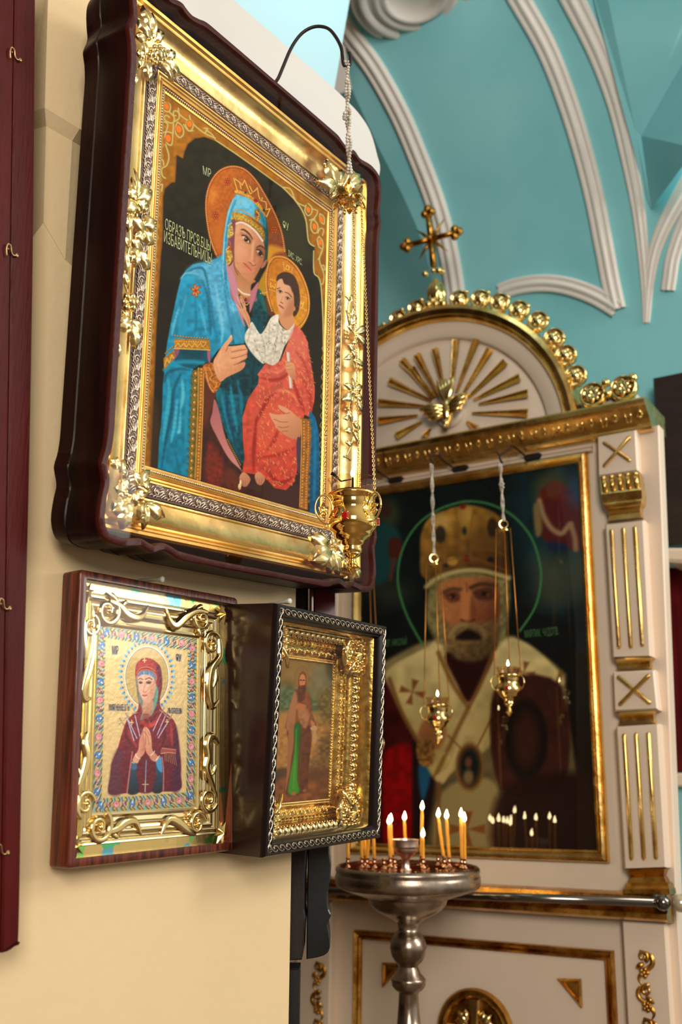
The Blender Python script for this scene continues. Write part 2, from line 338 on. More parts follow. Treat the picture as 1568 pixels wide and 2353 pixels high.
def crop(x0, y0, k): return lambda *p: [(x0+x/k, y0+y/k) for x, y in p]
PAINT = mat('oil_paint_on_panel', None, 0.55, 0.0, attr='paint', bump=0.06, bscale=120, spec=0.1)
# ------------------------------------------------------------------ survey frames
FAC = Fr(EYE + A3(0.71175, 2.81902, 0.28250), (0.8484065, -0.52899794, 0.01917286), (0.01052488, 0.05307043, 0.99853531))
WALL = Fr(EYE - 1.150*unit((0.819, -0.574, 0)), (0.574, 0.819, 0), (0, 0, 1))
BIG = Fr(EYE + A3(-0.2897242, 1.4701008, 0.41351321), (0.534378, 0.8443417, 0.03908008), (0.01321237, -0.05457367, 0.99842233))
IC2 = Fr(EYE + A3(-0.3586, 1.455, -0.1445)*0.985, (0.5744, 0.8186, 0.0069), (-0.0243, 0.0087, 0.9997))
S3 = 0.886
IC3 = Fr(EYE + A3(-0.1263, 1.8861, -0.1671)*S3, (0.4886, 0.8724, 0.0167), (0.0316, -0.0368, 0.9988))
VF = Fr(FAC.o - FAC.n*0.52, (0.848, -0.53, 0), (0, 0, 1)); VF.o[2] = CAMZ
VR, VS0 = 2.5, 0.95
def vault(u, th, off=0.0):
    "th<0: straight wall part (metres below the springing), th>=0 angle of the barrel"
    if th < 0: return VF.P(u, VS0+th, off)
    return VF.P(u, VS0+(VR-off)*math.sin(th), VR-(VR-off)*math.cos(th))
def on_vault(x, y, off=0.0):
    d = ray(x, y); lo, hi = 0.5, 9.0
    def g(t):
        p = EYE+d*t-VF.o; w = p @ VF.n; v = p[2]-0
        if v < VS0: return w-off
        return (VR-off) - math.hypot(v-VS0, VR-w) if True else 0
    # march until the ray leaves the vaulted space
    t = 1.2; prev = g(t)
    while t < 8:
        t2 = t+0.05; c = g(t2)
        if prev > 0 >= c:
            a, b = t, t2
            for _ in range(30):
                m = (a+b)/2
                if g(m) > 0: a = m
                else: b = m
            return EYE+d*a
        t, prev = t2, c
    return EYE+d*3.4
def vault_n(p):
    q = np.asarray(p)-VF.o; v = q[2]; w = q @ VF.n
    if v < VS0: return VF.n
    return unit(VF.n*(VR-w) - ZUP*(v-VS0))
# ------------------------------------------------------------------ the setting
b = MB(); b.box(Fr((-3, -4, 0), (1, 0, 0), (0, 1, 0)), 0, 7.5, 0, 9, -0.1, 0)
struct(b, 'floor', mat('stone_floor', (120, 96, 74), 0.5, bump=0.1, var=0.3))
uA, uC = WALL.loc(205, 2100)[0], WALL.loc(671, 1900)[0]
uM = WALL.loc(330, 400)[0]; vM = WALL.loc(500, 1000)[1]; vT = 2.6-CAMZ+0.3
b = MB(); b.smooth = False
b.extr(WALL, [(uA, -CAMZ), (uC, -CAMZ), (uC, vM), (uM, vM), (uM, vT), (uA, vT)], -0.32, 0)
pv = lambda x, y, w: (lambda q: WALL.P(q[0], q[1], w))(WALL.loc(x, y, w))
F = {}
TILT = Fr(WALL.P(uA, 0, 0), WALL.u+0.16*WALL.n, ZUP)
def tp(x, y, w=0.0): return TILT.P(*TILT.loc(x, y, w), w)
for k, t in dict(a0=(60, -60, -.045), b0=(112, -60, .016), c0=(226, -60, .016), a1=(60, 262, -.045), b1=(103, 247, .016), c1=(183, 296, .016), a2=(60, 302, -.055), b2=(106, 290, .004),
                 c2=(166, 324, .004), a3=(60, 566, -.045), b3=(100, 511, .001), c3=(150, 597, .001), e2=(200, 345, -.012), e3=(176, 630, -.012)).items(): F[k] = tp(*t)
for q in ('a0 b0 b1 a1', 'b0 c0 c1 b1', 'a1 b1 b2 a2', 'b1 c1 c2 b2', 'a2 b2 b3 a3', 'b2 c2 c3 b3', 'c2 e2 e3 c3', 'c1 e2 c2'):
    q = q.split(); b.add([F[k] for k in q], [tuple(range(len(q)-1, -1, -1))])
for k0, k1 in (('c0', 'c1'), ('c1', 'e2'), ('e2', 'e3')):
    b.add([F[k0], WALL.P(uA, F[k0][2]-CAMZ, 0), WALL.P(uA, F[k1][2]-CAMZ, 0), F[k1]], [(3, 2, 1, 0)])
tiltw = lambda u: -(uA-u)*0.16
q = WALL.loc(-160, 600); uL = q[0]
vc3 = F['e3'][2]-CAMZ; b.add([WALL.P(uA, vc3, 0), WALL.P(uA, -CAMZ, 0), WALL.P(uL, -CAMZ, tiltw(uL)), WALL.P(uL, vc3, tiltw(uL))], [(3, 2, 1, 0)])
qa = tp(60, 566); qe = TILT.P(TILT.loc(176, 630)[0], vc3)
low = [qa, tp(100, 511), tp(150, 597), qe, TILT.P(TILT.loc(60, 566)[0], vc3)]; b.add(low, [(4, 3, 2, 1, 0)])
b.add([qa, low[4], WALL.P(uL, vc3, tiltw(uL)), WALL.P(uL, qa[2]-CAMZ, tiltw(uL))], [(0, 1, 2, 3)])
wl = struct(b, 'wall_left', CREAM)
# white upper wall with the springing of an arch
pts = [WALL.loc(*p) for p in spline([(671, 1150), (690, 930), (750, 680), (830, 490), (872, 402), (866, 352), (850, 300), (826, 262), (798, 232), (768, 203)], 5)]
pts = [(uM, vM)] + [(uC, vM)] + [p for p in pts if p[1] > vM] + [WALL.loc(540, 2), WALL.loc(330, -182), (uM, WALL.loc(330, -182)[1])]
b = MB(); b.extr(WALL, pts, -0.32, 0); struct(b, 'wall_upper', WHITEP)
# window niche behind the ledge
wn = lambda x, y: WALL.loc(x, y, -0.42)
b = MB(); b.extr(WALL, [wn(330, -120), wn(822, -120), wn(804, 0), wn(767, 215), wn(755, 300), wn(330, 300)], -0.47, -0.42)
struct(b, 'window_1', mat('pale_blue_window_reveal', (196, 234, 244), 0.8, bump=0.15, bscale=12, stretch=(3, 3, 0.6), spec=0.2))
lp = WALL.P(wn(650, 0)[0], wn(650, -40)[1]+0.45, -0.05)
area('assumed_niche_light', lp, WALL.P(wn(650, 60)[0], wn(650, 60)[1], -0.42), 0.5, 0.35, 2.2, (0.80, 0.96, 1.0))  # added lamp that brightens the pale reveal; its window above view is assumed
# teal vaulted end wall
lb = [on_vault(*p) for p in [(770, -60), (786, 60), (806, 200), (868, 335), (928, 452), (968, 545), (990, 630), (1000, 720)]]
lbv = [(float((p-VF.o) @ VF.u), p[2]-CAMZ) for p in lb][::-1]
b = MB(); ths = list(np.linspace(-(VS0+CAMZ), -1e-6, 8)) + list(np.linspace(0, 1.35, 46)); rows = []
for th in ths:
    v = VS0+th if th < 0 else VS0+VR*math.sin(th)
    ul = np.interp(v, [p[1] for p in lbv], [p[0] for p in lbv]) if v > lbv[0][1] else min(lbv[0][0], -1.6+0*v) if v < lbv[0][1]-0.3 else lbv[0][0]
    rows.append([vault(ul+(0.8-ul)*k/24, th) for k in range(25)])
b.loops(rows, False)
edge = [r[0] for r in rows[6:]]; b.loops([edge, [p-VF.n*0.55-VF.u*0.05 for p in edge]], False)
struct(b, 'wall_back', TEAL)
b = MB(); b.box(VF, -2.2, 0.3, -CAMZ, 3.2, -0.62, -0.56); struct(b, 'wall_far', TEAL)
# folded facets of the groin beside the arch
def vp(x, y, off): return on_vault(x, y, off)
b = MB(); b.smooth = False
G = dict(a=vp(1350, -60, .004), b=vp(1385, -60, .03), c=vp(1462, 302, .02), d=vp(1474, 312, .012), e=vp(1600, 92, .03), f=vp(1620, -60, .03), g=vp(1497, 480, .006), h=vp(1600, 340, .34), i=vp(1486, 455, .004))
b.add([G['a'], G['b'], G['c'], G['i']], [(0, 1, 2, 3)]); b.add([G['b'], G['f'], G['e'], G['d'], G['c']], [(0, 1, 2, 3, 4)])
b.add([G['d'], G['e'], G['h'], G['g']], [(0, 1, 2, 3)]); b.add([G['c'], G['d'], G['g'], G['i']], [(0, 1, 2, 3)])
struct(b, 'wall_groin', TEAL)
PROF = [(-.5, 0), (-.49, .22), (-.40, .30), (-.30, .30), (-.26, .16), (-.20, .16), (-.14, .36), (0, .46), (.12, .36), (.17, .18), (.24, .18), (.30, .32), (.40, .32), (.47, .2), (.5, 0)]
NT = [0]
def mould(px, width, side=1, n=6):
    P = [on_vault(*p) for p in spline(px, n)]; L = []
    for i, p in enumerate(P):
        t = unit(P[min(i+1, len(P)-1)]-P[max(i-1, 0)]); nn = vault_n(p); s_ = np.cross(nn, t)*side
        wd = width[0]+(width[1]-width[0])*i/(len(P)-1) if hasattr(width, '__len__') else width
        L.append([p + s_*a*wd + nn*(h*wd*0.8) for a, h in PROF])
    b = MB(); b.loops(L, False); NT[0] += 1; return struct(b, 'trim_%d' % NT[0], STUCCO)
mould([(770, 30), (806, 82), (862, 158), (920, 262), (962, 360), (1000, 460), (1028, 560), (1046, 660), (1054, 740)], 0.075)
mould([(1160, -60), (1196, 0), (1262, 120), (1318, 270), (1362, 430), (1388, 560), (1405, 650), (1419, 712)], (0.072, 0.060))
mould([(1150, 672), (1190, 658), (1250, 651), (1310, 659), (1370, 681), (1421, 711)], 0.062)
mould([(1288, -60), (1318, 0), (1376, 120), (1418, 240), (1448, 370), (1468, 480), (1480, 590), (1486, 680), (1486, 742)], (0.080, 0.022))
mould([(1600, 395), (1560, 462), (1524, 530), (1503, 590), (1492, 660), (1487, 735)], (0.07, 0.022))
mould([(1600, 470), (1572, 520), (1548, 590), (1540, 640), (1536, 668)], (0.05, 0.045))
# round stucco rose on the crown of the vault
c0 = on_vault(953, -20); d_ = unit(c0-EYE); c0 = EYE+(c0-EYE)*0.985; e_ = unit(-ZUP + d_*(ZUP @ d_)); ax_ = unit(-d_*0.75 + e_*0.66)
RK = 155/FPX*float((RC @ (c0-EYE))[2])/0.215
b = MB(); b.lathe(c0, [(r*RK, h*RK) for r, h in [(0.215, -0.35), (0.215, 0.004), (0.205, 0.012), (0.19, 0.006), (0.185, 0.022), (0.17, 0.030), (0.155, 0.022), (0.15, 0.012), (0.135, 0.028), (0.12, 0.034), (0.108, 0.022), (0.10, 0.032), (0.088, 0.026), (0.08, 0.006), (0.03, 0.004), (0, 0.004)]], 64, ax_)
NT[0] += 1; struct(b, 'trim_%d' % NT[0], STUCCO)
# ------------------------------------------------------------------ the big icon case
BW, BH = 0.4728, 0.600
BX, BY = 0.2364, 0.2975            # centre of the case
LW = 0.045                         # height of the front lip above the painted panel
def mirror4(corner):
    "outline of the case from its lower near corner: corner = points from the side to the bottom"
    c = [(x-BX, y-BY) for x, y in corner]
    bl = c; br = [(-x, y) for x, y in c][::-1]; tr = [(-x, -y) for x, y in c]; tl = [(x, -y) for x, y in c][::-1]
    return [(x+BX, y+BY) for x, y in bl+br+tr+tl]
lo_px = [(250, 940), (247, 990), (241.6, 1028), (236, 1048), (233, 1063), (235, 1080), (238, 1096), (238.5, 1113), (233, 1138), (227.5, 1176), (228, 1204), (235, 1230), (248, 1244), (278, 1255.5), (313, 1255), (329, 1256.5), (343, 1267), (353, 1270.5), (363, 1267), (379, 1265.5), (399, 1276), (416, 1287), (450, 1294), (500, 1303.5)]
li_px = [(266, 940), (263, 990), (257, 1034), (251, 1048), (247, 1063), (249, 1080), (252, 1092), (252, 1113), (247, 1138), (242.5, 1170), (243, 1200), (249, 1217), (262, 1229), (286, 1236), (313, 1236), (328, 1238), (343, 1247), (354, 1252.5), (364, 1248), (379, 1248), (398, 1257), (414, 1266.5), (450, 1276), (500, 1288)]
def ol(px, w): return spline([BIG.loc(x, y, w) for x, y in px], 3)
OUT = mirror4(ol(lo_px, LW)); INN = mirror4(ol(li_px, LW))
big = thing('icon_case', 'large dark wooden icon case with wavy edges, gilded frame and blue-robed mother and child painting', 'framed icon', BIG.P(BX, BY-0.43, -0.05))
def lp3(pts, w, k=1.0): return [BIG.P(BX+(x-BX)*k, BY+(y-BY)*k, w) for x, y in pts]
b = MB(); b.loops([lp3(OUT, -0.052, .985), lp3(OUT, -0.020, 1.0), lp3(OUT, -0.0185, .995), lp3(OUT, -0.0165, 1.0), lp3(OUT, LW-0.006)], True, smooth=True)
b.loops([lp3(OUT, -0.052, .985), lp3(INN, -0.052, .9)], True)
b.add(lp3(OUT, -0.0515, .984), [tuple(range(len(OUT)-1, -1, -1))], False)
b.build('case_body', WOODK, big, auto=50)
b = MB(); b.loops([lp3(OUT, LW-0.006), lp3(OUT, LW-0.001, 1.0), lp3(OUT, LW+0.001, .996), lp3(INN, LW+0.001, 1.004), lp3(INN, LW-0.002), lp3(INN, -0.02)], True)
b.build('front_lip', WOODL, big, auto=50)
b = MB(); b.loops([lp3(INN, -0.021, 1.01), lp3(INN, -0.021, .55)], True); b.build('backing', mat('dark_mirror_backing', (46, 38, 26), 0.12, 0.6), big)
b = MB(); b.add(lp3(INN, LW-0.004), [tuple(range(len(INN)))], False); b.build('glass_pane', PANE, big)
# mouldings from the painting outwards (distance, height)
def fr(name, prof, m, auto=35, bld=True):
    b = MB(); b.frame(BIG, 0, BW, 0, BH, prof)
    return b.build(name, m, big, auto=auto) if bld else b
fr('inner_moulding', [(-.004, -.002), (-.002, .0015), (.001, .002), (.001, .001), (.008, .0015), (.008, .005), (.010, .0062), (.012, .0055), (.0125, .004), (.0150, .0062), (.0175, .006), (.018, .005), (.0205, .0075), (.023, .0075), (.0235, .006)], GOLDS)
fr('carved_band', [(.0235, .0065), (.025, .008), (.034, .0075), (.045, .006), (.046, .003)], BROWNB)
fr('gilded_cove', [(.046, .004), (.0475, .007), (.050, .007), (.052, .004), (.060, .0045), (.074, .0075), (.084, .014), (.087, .0185)], GOLDF)
fr('outer_moulding', [(.087, .0185), (.089, .0215), (.092, .0215), (.094, .018), (.097, .0185), (.100, .0225), (.1045, .0235), (.108, .0205), (.110, .010), (.111, -.02)], GOLDS)
# beading
b = MB()
def beads(b, fr_, u0, u1, v0, v1, step, r, w, seg=6):
    for (a0, b0), (a1, b1) in (((u0, v0), (u1, v0)), ((u1, v0), (u1, v1)), ((u1, v1), (u0, v1)), ((u0, v1), (u0, v0))):
        n = int(round(math.hypot(a1-a0, b1-b0)/step))
        for i in range(n): b.ball(fr_.P(a0+(a1-a0)*i/n, b0+(b1-b0)*i/n, w), r, seg, 4)
beads(b, BIG, -.0045, BW+.0045, -.0045, BH+.0045, .0046, .0021, .0028); b.build('beading', BEADM, big)
# scrolled silver carving on the brown band
def spiral(fr_, cx, cy, r0, turns, a0, w, n=16):
    return [fr_.P(cx+r0*(1-0.75*i/n)*math.cos(a0+turns*2*PI*i/n), cy+r0*(1-0.75*i/n)*math.sin(a0+turns*2*PI*i/n), w) for i in range(n+1)]
def carve_side(p0, p1):
    b = MB(); p0 = A3(*p0); p1 = A3(*p1); L = np.linalg.norm(p1-p0); n = int(round(L/.031)); t = (p1-p0)/L; f = BIG.sub(p0[0], p0[1], 0.0075, math.atan2(t[1], t[0])); st = L/n
    for i in range(n):
        x = st*(i+.5); f2 = f.sub(x, 0.0)
        b.tube(spiral(f2, .010, .0005, .0062, 1.25, 2.0, .0006), [.0016*(1-.5*k/16) for k in range(17)], 6)
        b.ball(f2.P(.0105, .0005, .001), .0018, 6, 4)
        for (x0, y0, x1, y1, rr) in ((-.016, -.006, -.002, .002, .0012), (-.017, -.001, -.003, .0035, .0013), (-.016, .005, -.003, .005, .0012), (-.012, -.0075, .000, -.002, .0011), (-.002, .0035, .004, .0075, .0011), (-.006, -.007, .004, -.0065, .0010), (-.018, .0075, -.008, .008, .0009), (.0165, -.007, .009, -.008, .0009), (.017, .007, .008, .0085, .0009), (-.011, .001, -.004, -.001, .0011), (.002, -.0085, .010, -.006, .0009)):
            q = spline([(x0, y0), ((x0+x1)/2, (y0+y1)/2+.0018), (x1, y1)], 3); b.tube([f2.P(a, c, .0004) for a, c in q], [rr*(.5+.6*math.sin(PI*(.1+.8*k/(len(q)-1)))) for k in range(len(q))], 5)
    b.build('silver_carving', SILVERB, big)
cm = .0345
for p0, p1 in (((-cm, -cm), (BW+cm, -cm)), ((BW+cm, -cm), (BW+cm, BH+cm)), ((BW+cm, BH+cm), (-cm, BH+cm)), ((-cm, BH+cm), (-cm, -cm))): carve_side(p0, p1)
# gilded applied ornament, placed from the survey: (base px, tip px, width px, height)
def bl(x, y, w=.03): q = BIG.loc(x, y, w); return BIG.P(q[0], q[1], w)
PXM = 1.62/FPX
def orn_part(name, leaves, berries=(), stems=(), w=.028, parent=None, m=None):
    b = MB()
    for (x0, y0, x1, y1, wd, lob) in leaves:
        p, q = bl(x0, y0, w), bl(x1, y1, w); b.leaf(p, q, BIG.n, wd*PXM*1.5, .16, lob, .10)
    for x, y, r in berries: b.ball(bl(x, y, w+.006), r*PXM, 8, 6)
    for path, r in stems: b.tube([bl(x, y, w+.001) for x, y in spline(path, 4)], r*PXM, 6)
    return b.build(name, m or GOLDP, parent or big)
def cc(x0, y0, k): return lambda x, y: (x0+x/k, y0+y/k)
f_ = cc(230, 0, 6.817)
def LV(f, rows): return [(*f(a, b_), *f(c, d), w, lo) for a, b_, c, d, w, lo in rows]
cor = orn_part('corner_ornament', LV(f_, [(780, 560, 640, 90, 26, 2), (790, 600, 800, 200, 17, 0), (760, 640, 560, 300, 22, 2), (820, 640, 975, 500, 18, 2), (700, 640, 545, 560, 18, 0), (690, 900, 660, 610, 14, 0), (690, 900, 560, 830, 16, 2),
    (690, 960, 740, 1270, 22, 2), (900, 960, 1140, 1290, 18, 2), (960, 950, 1235, 1190, 22, 2), (1020, 900, 1165, 830, 17, 2), (560, 1180, 500, 1330, 12, 0), (690, 950, 600, 1080, 14, 1)]),
    [(*f_(900+70*math.cos(k*PI/3)*(1 if k < 6 else 0), 860+70*math.sin(k*PI/3)*(1 if k < 6 else 0)), 10) for k in range(7)] + [(*f_(900+125*math.cos(k*PI/5), 860+125*math.sin(k*PI/5)), 7) for k in range(10)] + [(*f_(900, 860), 15)])
f_ = cc(230, 360, 4.9)
orn_part('side_garland', LV(f_, [(395, 480, 385, 130, 9, 0), (395, 480, 345, 230, 14, 1), (400, 470, 260, 390, 26, 2), (400, 480, 555, 390, 30, 0), (390, 520, 240, 625, 20, 1), (400, 520, 525, 600, 26, 2), (400, 540, 450, 650, 18, 0),
    (310, 640, 310, 850, 13, 2), (330, 700, 500, 860, 22, 0), (470, 780, 610, 745, 26, 0), (470, 850, 575, 1000, 24, 0), (480, 900, 370, 900, 20, 0), (335, 940, 450, 1060, 20, 1), (380, 1020, 390, 1250, 20, 2), (400, 1070, 540, 1280, 24, 2), (370, 1120, 330, 1190, 16, 1),
    (250, 1050, 290, 1330, 14, 0), (240, 1300, 310, 1490, 12, 0), (240, 900, 320, 1030, 14, 0), (250, 1740, 320, 1850, 12, 0), (320, 1850, 170, 1920, 26, 2), (320, 1880, 390, 2170, 24, 2), (330, 1850, 470, 1990, 18, 1), (290, 1640, 215, 1700, 18, 1), (180, 2080, 205, 2260, 9, 0)]),
    [(*f_(330+62*math.cos(k*PI/3), 1640+68*math.sin(k*PI/3)), 9) for k in range(6)] + [(*f_(345, 1640), 12), (*f_(400, 1630), 9)], [([f_(310, 640), f_(330, 780), f_(340, 950), f_(300, 1150), f_(270, 1380), f_(310, 1540)], 2.2)])
f_ = cc(220, 1030, 6.03)
orn_part('corner_ornament', LV(f_, [(260, 300, 270, 120, 20, 2), (330, 350, 380, 150, 13, 0), (340, 340, 410, 290, 12, 0), (545, 500, 500, 310, 22, 2), (545, 500, 740, 300, 15, 0), (545, 510, 740, 430, 20, 1), (560, 540, 735, 580, 24, 0), (430, 560, 330, 440, 18, 1), (420, 600, 250, 540, 18, 2),
    (390, 700, 300, 560, 16, 1), (390, 760, 200, 870, 26, 2), (400, 760, 350, 1130, 30, 2), (400, 760, 470, 930, 18, 0), (650, 760, 570, 1000, 20, 1), (660, 760, 650, 1130, 18, 2), (660, 790, 940, 970, 22, 1), (660, 780, 860, 850, 16, 0), (480, 640, 600, 780, 22, 2), (500, 640, 720, 620, 14, 0)]),
    [(*f_(700, 545), 8), (*f_(640, 700), 6), (*f_(420, 640), 6)], [([f_(420, 560), f_(400, 680), f_(395, 760)], 3), ([f_(560, 600), f_(640, 690), f_(660, 800)], 3)])
f_ = cc(690, 1180, 8.25)
orn_part('corner_ornament', LV(f_, [(470, 640, 170, 440, 34, 0), (480, 680, 170, 900, 48, 0), (500, 680, 530, 1140, 34, 0), (560, 720, 700, 1170, 32, 0), (620, 740, 850, 860, 20, 0), (640, 620, 860, 780, 30, 2), (560, 620, 650, 470, 20, 0), (450, 620, 380, 470, 18, 0), (850, 900, 830, 1050, 14, 1), (900, 900, 960, 1340, 20, 2),
    (930, 980, 1130, 1270, 22, 1), (850, 1190, 860, 1250, 14, 0), (930, 1030, 1040, 1210, 18, 0), (440, 940, 540, 1000, 10, 0)]),
    [(*f_(400, 700), 6), (*f_(330, 800), 10), (*f_(500, 930), 6)], [([f_(480, 560), f_(500, 700), f_(600, 930)], 4)])
f_ = cc(730, 640, 5.11)
orn_part('side_garland', LV(f_, [(375, 260, 320, 200, 10, 0), (375, 270, 400, 190, 10, 0), (370, 430, 430, 330, 14, 0), (360, 540, 330, 370, 12, 2), (380, 540, 440, 430, 18, 1), (400, 600, 345, 560, 14, 0), (430, 640, 555, 570, 16, 0), (440, 680, 555, 790, 18, 0), (450, 720, 400, 760, 14, 0), (340, 780, 430, 880, 16, 2), (380, 840, 450, 960, 18, 2), (400, 960, 540, 1030, 14, 0), (390, 900, 310, 950, 12, 0),
    (400, 1300, 400, 1170, 16, 0), (400, 1310, 305, 1240, 15, 0), (410, 1310, 515, 1260, 15, 0), (390, 1350, 280, 1430, 18, 1), (400, 1360, 385, 1490, 12, 0), (420, 1380, 520, 1420, 16, 1), (430, 1440, 525, 1570, 15, 1), (340, 1560, 400, 1690, 16, 2), (360, 1640, 300, 1640, 10, 0), (400, 1690, 490, 1780, 16, 2), (390, 1780, 310, 1790, 13, 1), (400, 1800, 480, 1950, 14, 1), (390, 1960, 325, 1920, 12, 0)]),
    [(*f_(320, 610), 4), (*f_(350, 620), 4), (*f_(325, 650), 4), (*f_(355, 655), 4), (*f_(320, 690), 4), (*f_(350, 695), 4), (*f_(410, 1340), 8), (*f_(340, 1500), 4), (*f_(360, 1530), 4), (*f_(320, 1540), 4)],
    [([f_(370, 240), f_(350, 420), f_(380, 560), f_(440, 680), f_(400, 860), f_(450, 1030), f_(460, 1200), f_(410, 1320), f_(370, 1500), f_(400, 1680), f_(420, 1800), f_(390, 1960), f_(340, 2080)], 2.2), ([f_(310, 2090), f_(350, 2100), f_(385, 2130)], 4)])
f_ = cc(610, 40, 5.114)
orn_part('corner_ornament', LV(f_, [(800, 2010, 610, 1930, 30, 0), (800, 2000, 680, 1680, 44, 0), (830, 1990, 880, 1780, 22, 0), (880, 1990, 1000, 1790, 26, 0), (900, 2000, 1120, 1840, 24, 1), (920, 2020, 1140, 2010, 22, 1), (860, 2050, 1060, 2120, 20, 0), (800, 2030, 760, 2120, 20, 1)]),
    [(*f_(800, 1990), 7), (*f_(850, 2010), 7), (*f_(830, 1950), 6), (*f_(880, 1960), 6), (*f_(690, 1725), 6)])
# ------------------------------------------------------------------ the painting in the big case
BQ = [(372, 211), (759, 487), (733, 1190), (333, 1071)]
pt = Painting(BQ, 300, 520)
A = crop(350, 200, 3.6465); B = crop(350, 580, 3.824); C = crop(350, 850, 3.824); D = crop(480, 370, 6.03)
pt.fill((170, 106, 12), ((146, 88, 8), (372, 300), (372, 1050)), .12, 8)
win = A((70, 1459), (84, 1300), (85, 950), (100, 880), (150, 832), (185, 822), (192, 700), (196, 590), (250, 618), (262, 560), (290, 490), (350, 440), (430, 424), (520, 455), (700, 570), (900, 708), (1100, 850), (1190, 940), (1250, 1030), (1290, 1130), (1312, 1300), (1335, 1335), (1368, 1352), (1366, 1459)) + \
    B((1425, 190), (1468, 240), (1488, 330), (1500, 600), (1496, 1000), (1488, 1500)) + C((1470, 900), (1455, 1290), (1200, 1190), (600, 1040), (0, 870), (18, 400)) + B((40, 700))
pt.poly([(x-2, y-1) for x, y in win], (104, 62, 14), 2.5, smooth=False)
pt.poly(win, (36, 31, 5), 1.0, smooth=False, grad=((26, 20, 3), (500, 350), (560, 700)), nz=.25, nscale=14)
pt.poly(C((0, 300), (70, 400), (60, 860), (0, 850)), (66, 42, 14), 5, .6)
pt.poly(A((1050, 1100), (1290, 1000), (1312, 1300), (1362, 1450), (1120, 1450)), (58, 56, 20), 12, .6)
def filigree(S, pts, w=3.2): pt.line(S(*pts), w, (196, 184, 112), .8)
filigree(A, [(520, 445), (700, 562), (900, 700), (1100, 842)], 2.6); filigree(A, [(1100, 842), (1190, 932), (1262, 1030), (1300, 1130), (1318, 1300), (1366, 1345)], 3); filigree(B, [(1428, 0), (1428, 190), (1470, 240), (1492, 330), (1505, 600), (1508, 900)], 3)
for q in ([(85, 130), (135, 150), (130, 210), (85, 200), (85, 130)], [(130, 215), (170, 260), (160, 310), (110, 300), (85, 270), (105, 245), (130, 262)], [(165, 300), (210, 270), (205, 215), (170, 205), (165, 240), (185, 245)],
          [(205, 180), (215, 230), (270, 275), (320, 290), (330, 340), (300, 375), (270, 330), (280, 285)], [(300, 240), (310, 280), (350, 330), (430, 390), (520, 430)], [(430, 390), (455, 350), (425, 345)], [(440, 360), (490, 395), (515, 432)],
          [(200, 300), (240, 340), (250, 400), (220, 435), (185, 400), (185, 340), (200, 300)], [(250, 320), (290, 372), (330, 370)], [(165, 320), (160, 420), (150, 500), (115, 490), (95, 430), (110, 390), (160, 400)], [(75, 300), (115, 320), (105, 380), (75, 400)],
          [(100, 500), (128, 600), (110, 680), (70, 710), (75, 770), (100, 790)], [(62, 630), (80, 640), (85, 680)], [(55, 850), (75, 845), (70, 900)]): filigree(A, q)
for x, y, rx, ry in ((107, 168, 5.5, 8), (210, 362, 6.5, 9), (300, 312, 6.5, 8), (122, 445, 6.5, 9)): pt.ell(350+x/3.6465, 200+y/3.6465, rx+1.2, ry+1.2, (150, 84, 10)); pt.ell(350+x/3.6465, 200+y/3.6465, rx, ry, (240, 122, 20), rot=-.2)
for q in ([(1100, 840), (1160, 850), (1190, 900)], [(1180, 880), (1215, 960), (1290, 1000)], [(1318, 975), (1350, 1010), (1345, 1060), (1315, 1080), (1290, 1040), (1300, 990)], [(1350, 1020), (1400, 1040), (1370, 1100), (1330, 1120)], [(1370, 1120), (1400, 1160), (1395, 1220), (1365, 1230), (1340, 1190), (1345, 1130), (1375, 1110)],
          [(1420, 1060), (1455, 1090), (1455, 1150), (1420, 1120), (1420, 1060)], [(1400, 1230), (1420, 1190), (1450, 1200), (1440, 1250)], [(1410, 1260), (1440, 1300), (1440, 1360), (1410, 1350), (1395, 1290), (1410, 1260)], [(1440, 1360), (1430, 1400), (1400, 1459)]): filigree(A, q, 3)
for x, y in ((1318, 1030), (1370, 1172), (1430, 1110), (1420, 1310)): pt.ell(350+x/3.6465, 200+y/3.6465, 4.6, 7.5, (236, 124, 24), rot=-.2)
filigree(B, [(1500, 0), (1480, 80), (1500, 150), (1525, 170), (1520, 130), (1495, 135)], 3); filigree(B, [(1500, 150), (1520, 220), (1510, 290), (1490, 300)], 3)
for k in range(26):
    y = 330+k*27; x0 = 372-(y-211)*.0453+1
    pt.line([(x0, y), (x0+5, y+9), (x0, y+18)], 1.4, (206, 164, 70))
for k in range(18):
    y = 800+k*22; x0 = 759-(y-487)*.037-7
    pt.line([(x0+5, y), (x0, y+8), (x0+5, y+16)], 1.4, (196, 160, 60))
# halo of the woman
halo = A((530, 1450), (470, 1290), (437, 1080), (440, 930), (480, 800), (560, 700), (670, 662), (780, 690), (880, 790), (970, 940), (1050, 1100), (1100, 1250), (1122, 1400), (1126, 1480), (900, 1480), (600, 1480))
pt.poly(halo, (190, 98, 18), 1, grad=((132, 66, 26), (480, 480), (640, 560)), nz=.10, nscale=5)
pt.poly(A((470, 900), (520, 870), (540, 930), (490, 1000)), (232, 150, 60), 7, .55); pt.poly(D((100, 900), (170, 800), (190, 1250), (110, 1300), (40, 1100)), (200, 110, 24), 8, .7)
pt.poly(D((820, 1200), (1060, 1260), (900, 1330), (820, 1460)), (216, 146, 34), 5, .9); pt.poly(D((830, 1230), (880, 1300), (820, 1470)), (206, 150, 34), 3, .8); pt.poly(D((660, 1790), (770, 1560), (800, 1560), (790, 1890), (700, 1870)), (176, 132, 22), 2)
pt.line(A((545, 1440), (485, 1290), (452, 1080), (456, 935), (494, 812), (568, 718), (670, 682), (772, 706), (864, 800)), 2.2, (120, 56, 12), .8, .7)
pt.dots(A((533, 1435), (478, 1285), (446, 1080), (449, 932), (488, 806), (564, 709), (670, 672), (776, 698), (872, 795), (960, 940), (1040, 1100), (1090, 1250), (1112, 1400)), 4.6, 1.7, (214, 128, 56), (248, 178, 110))
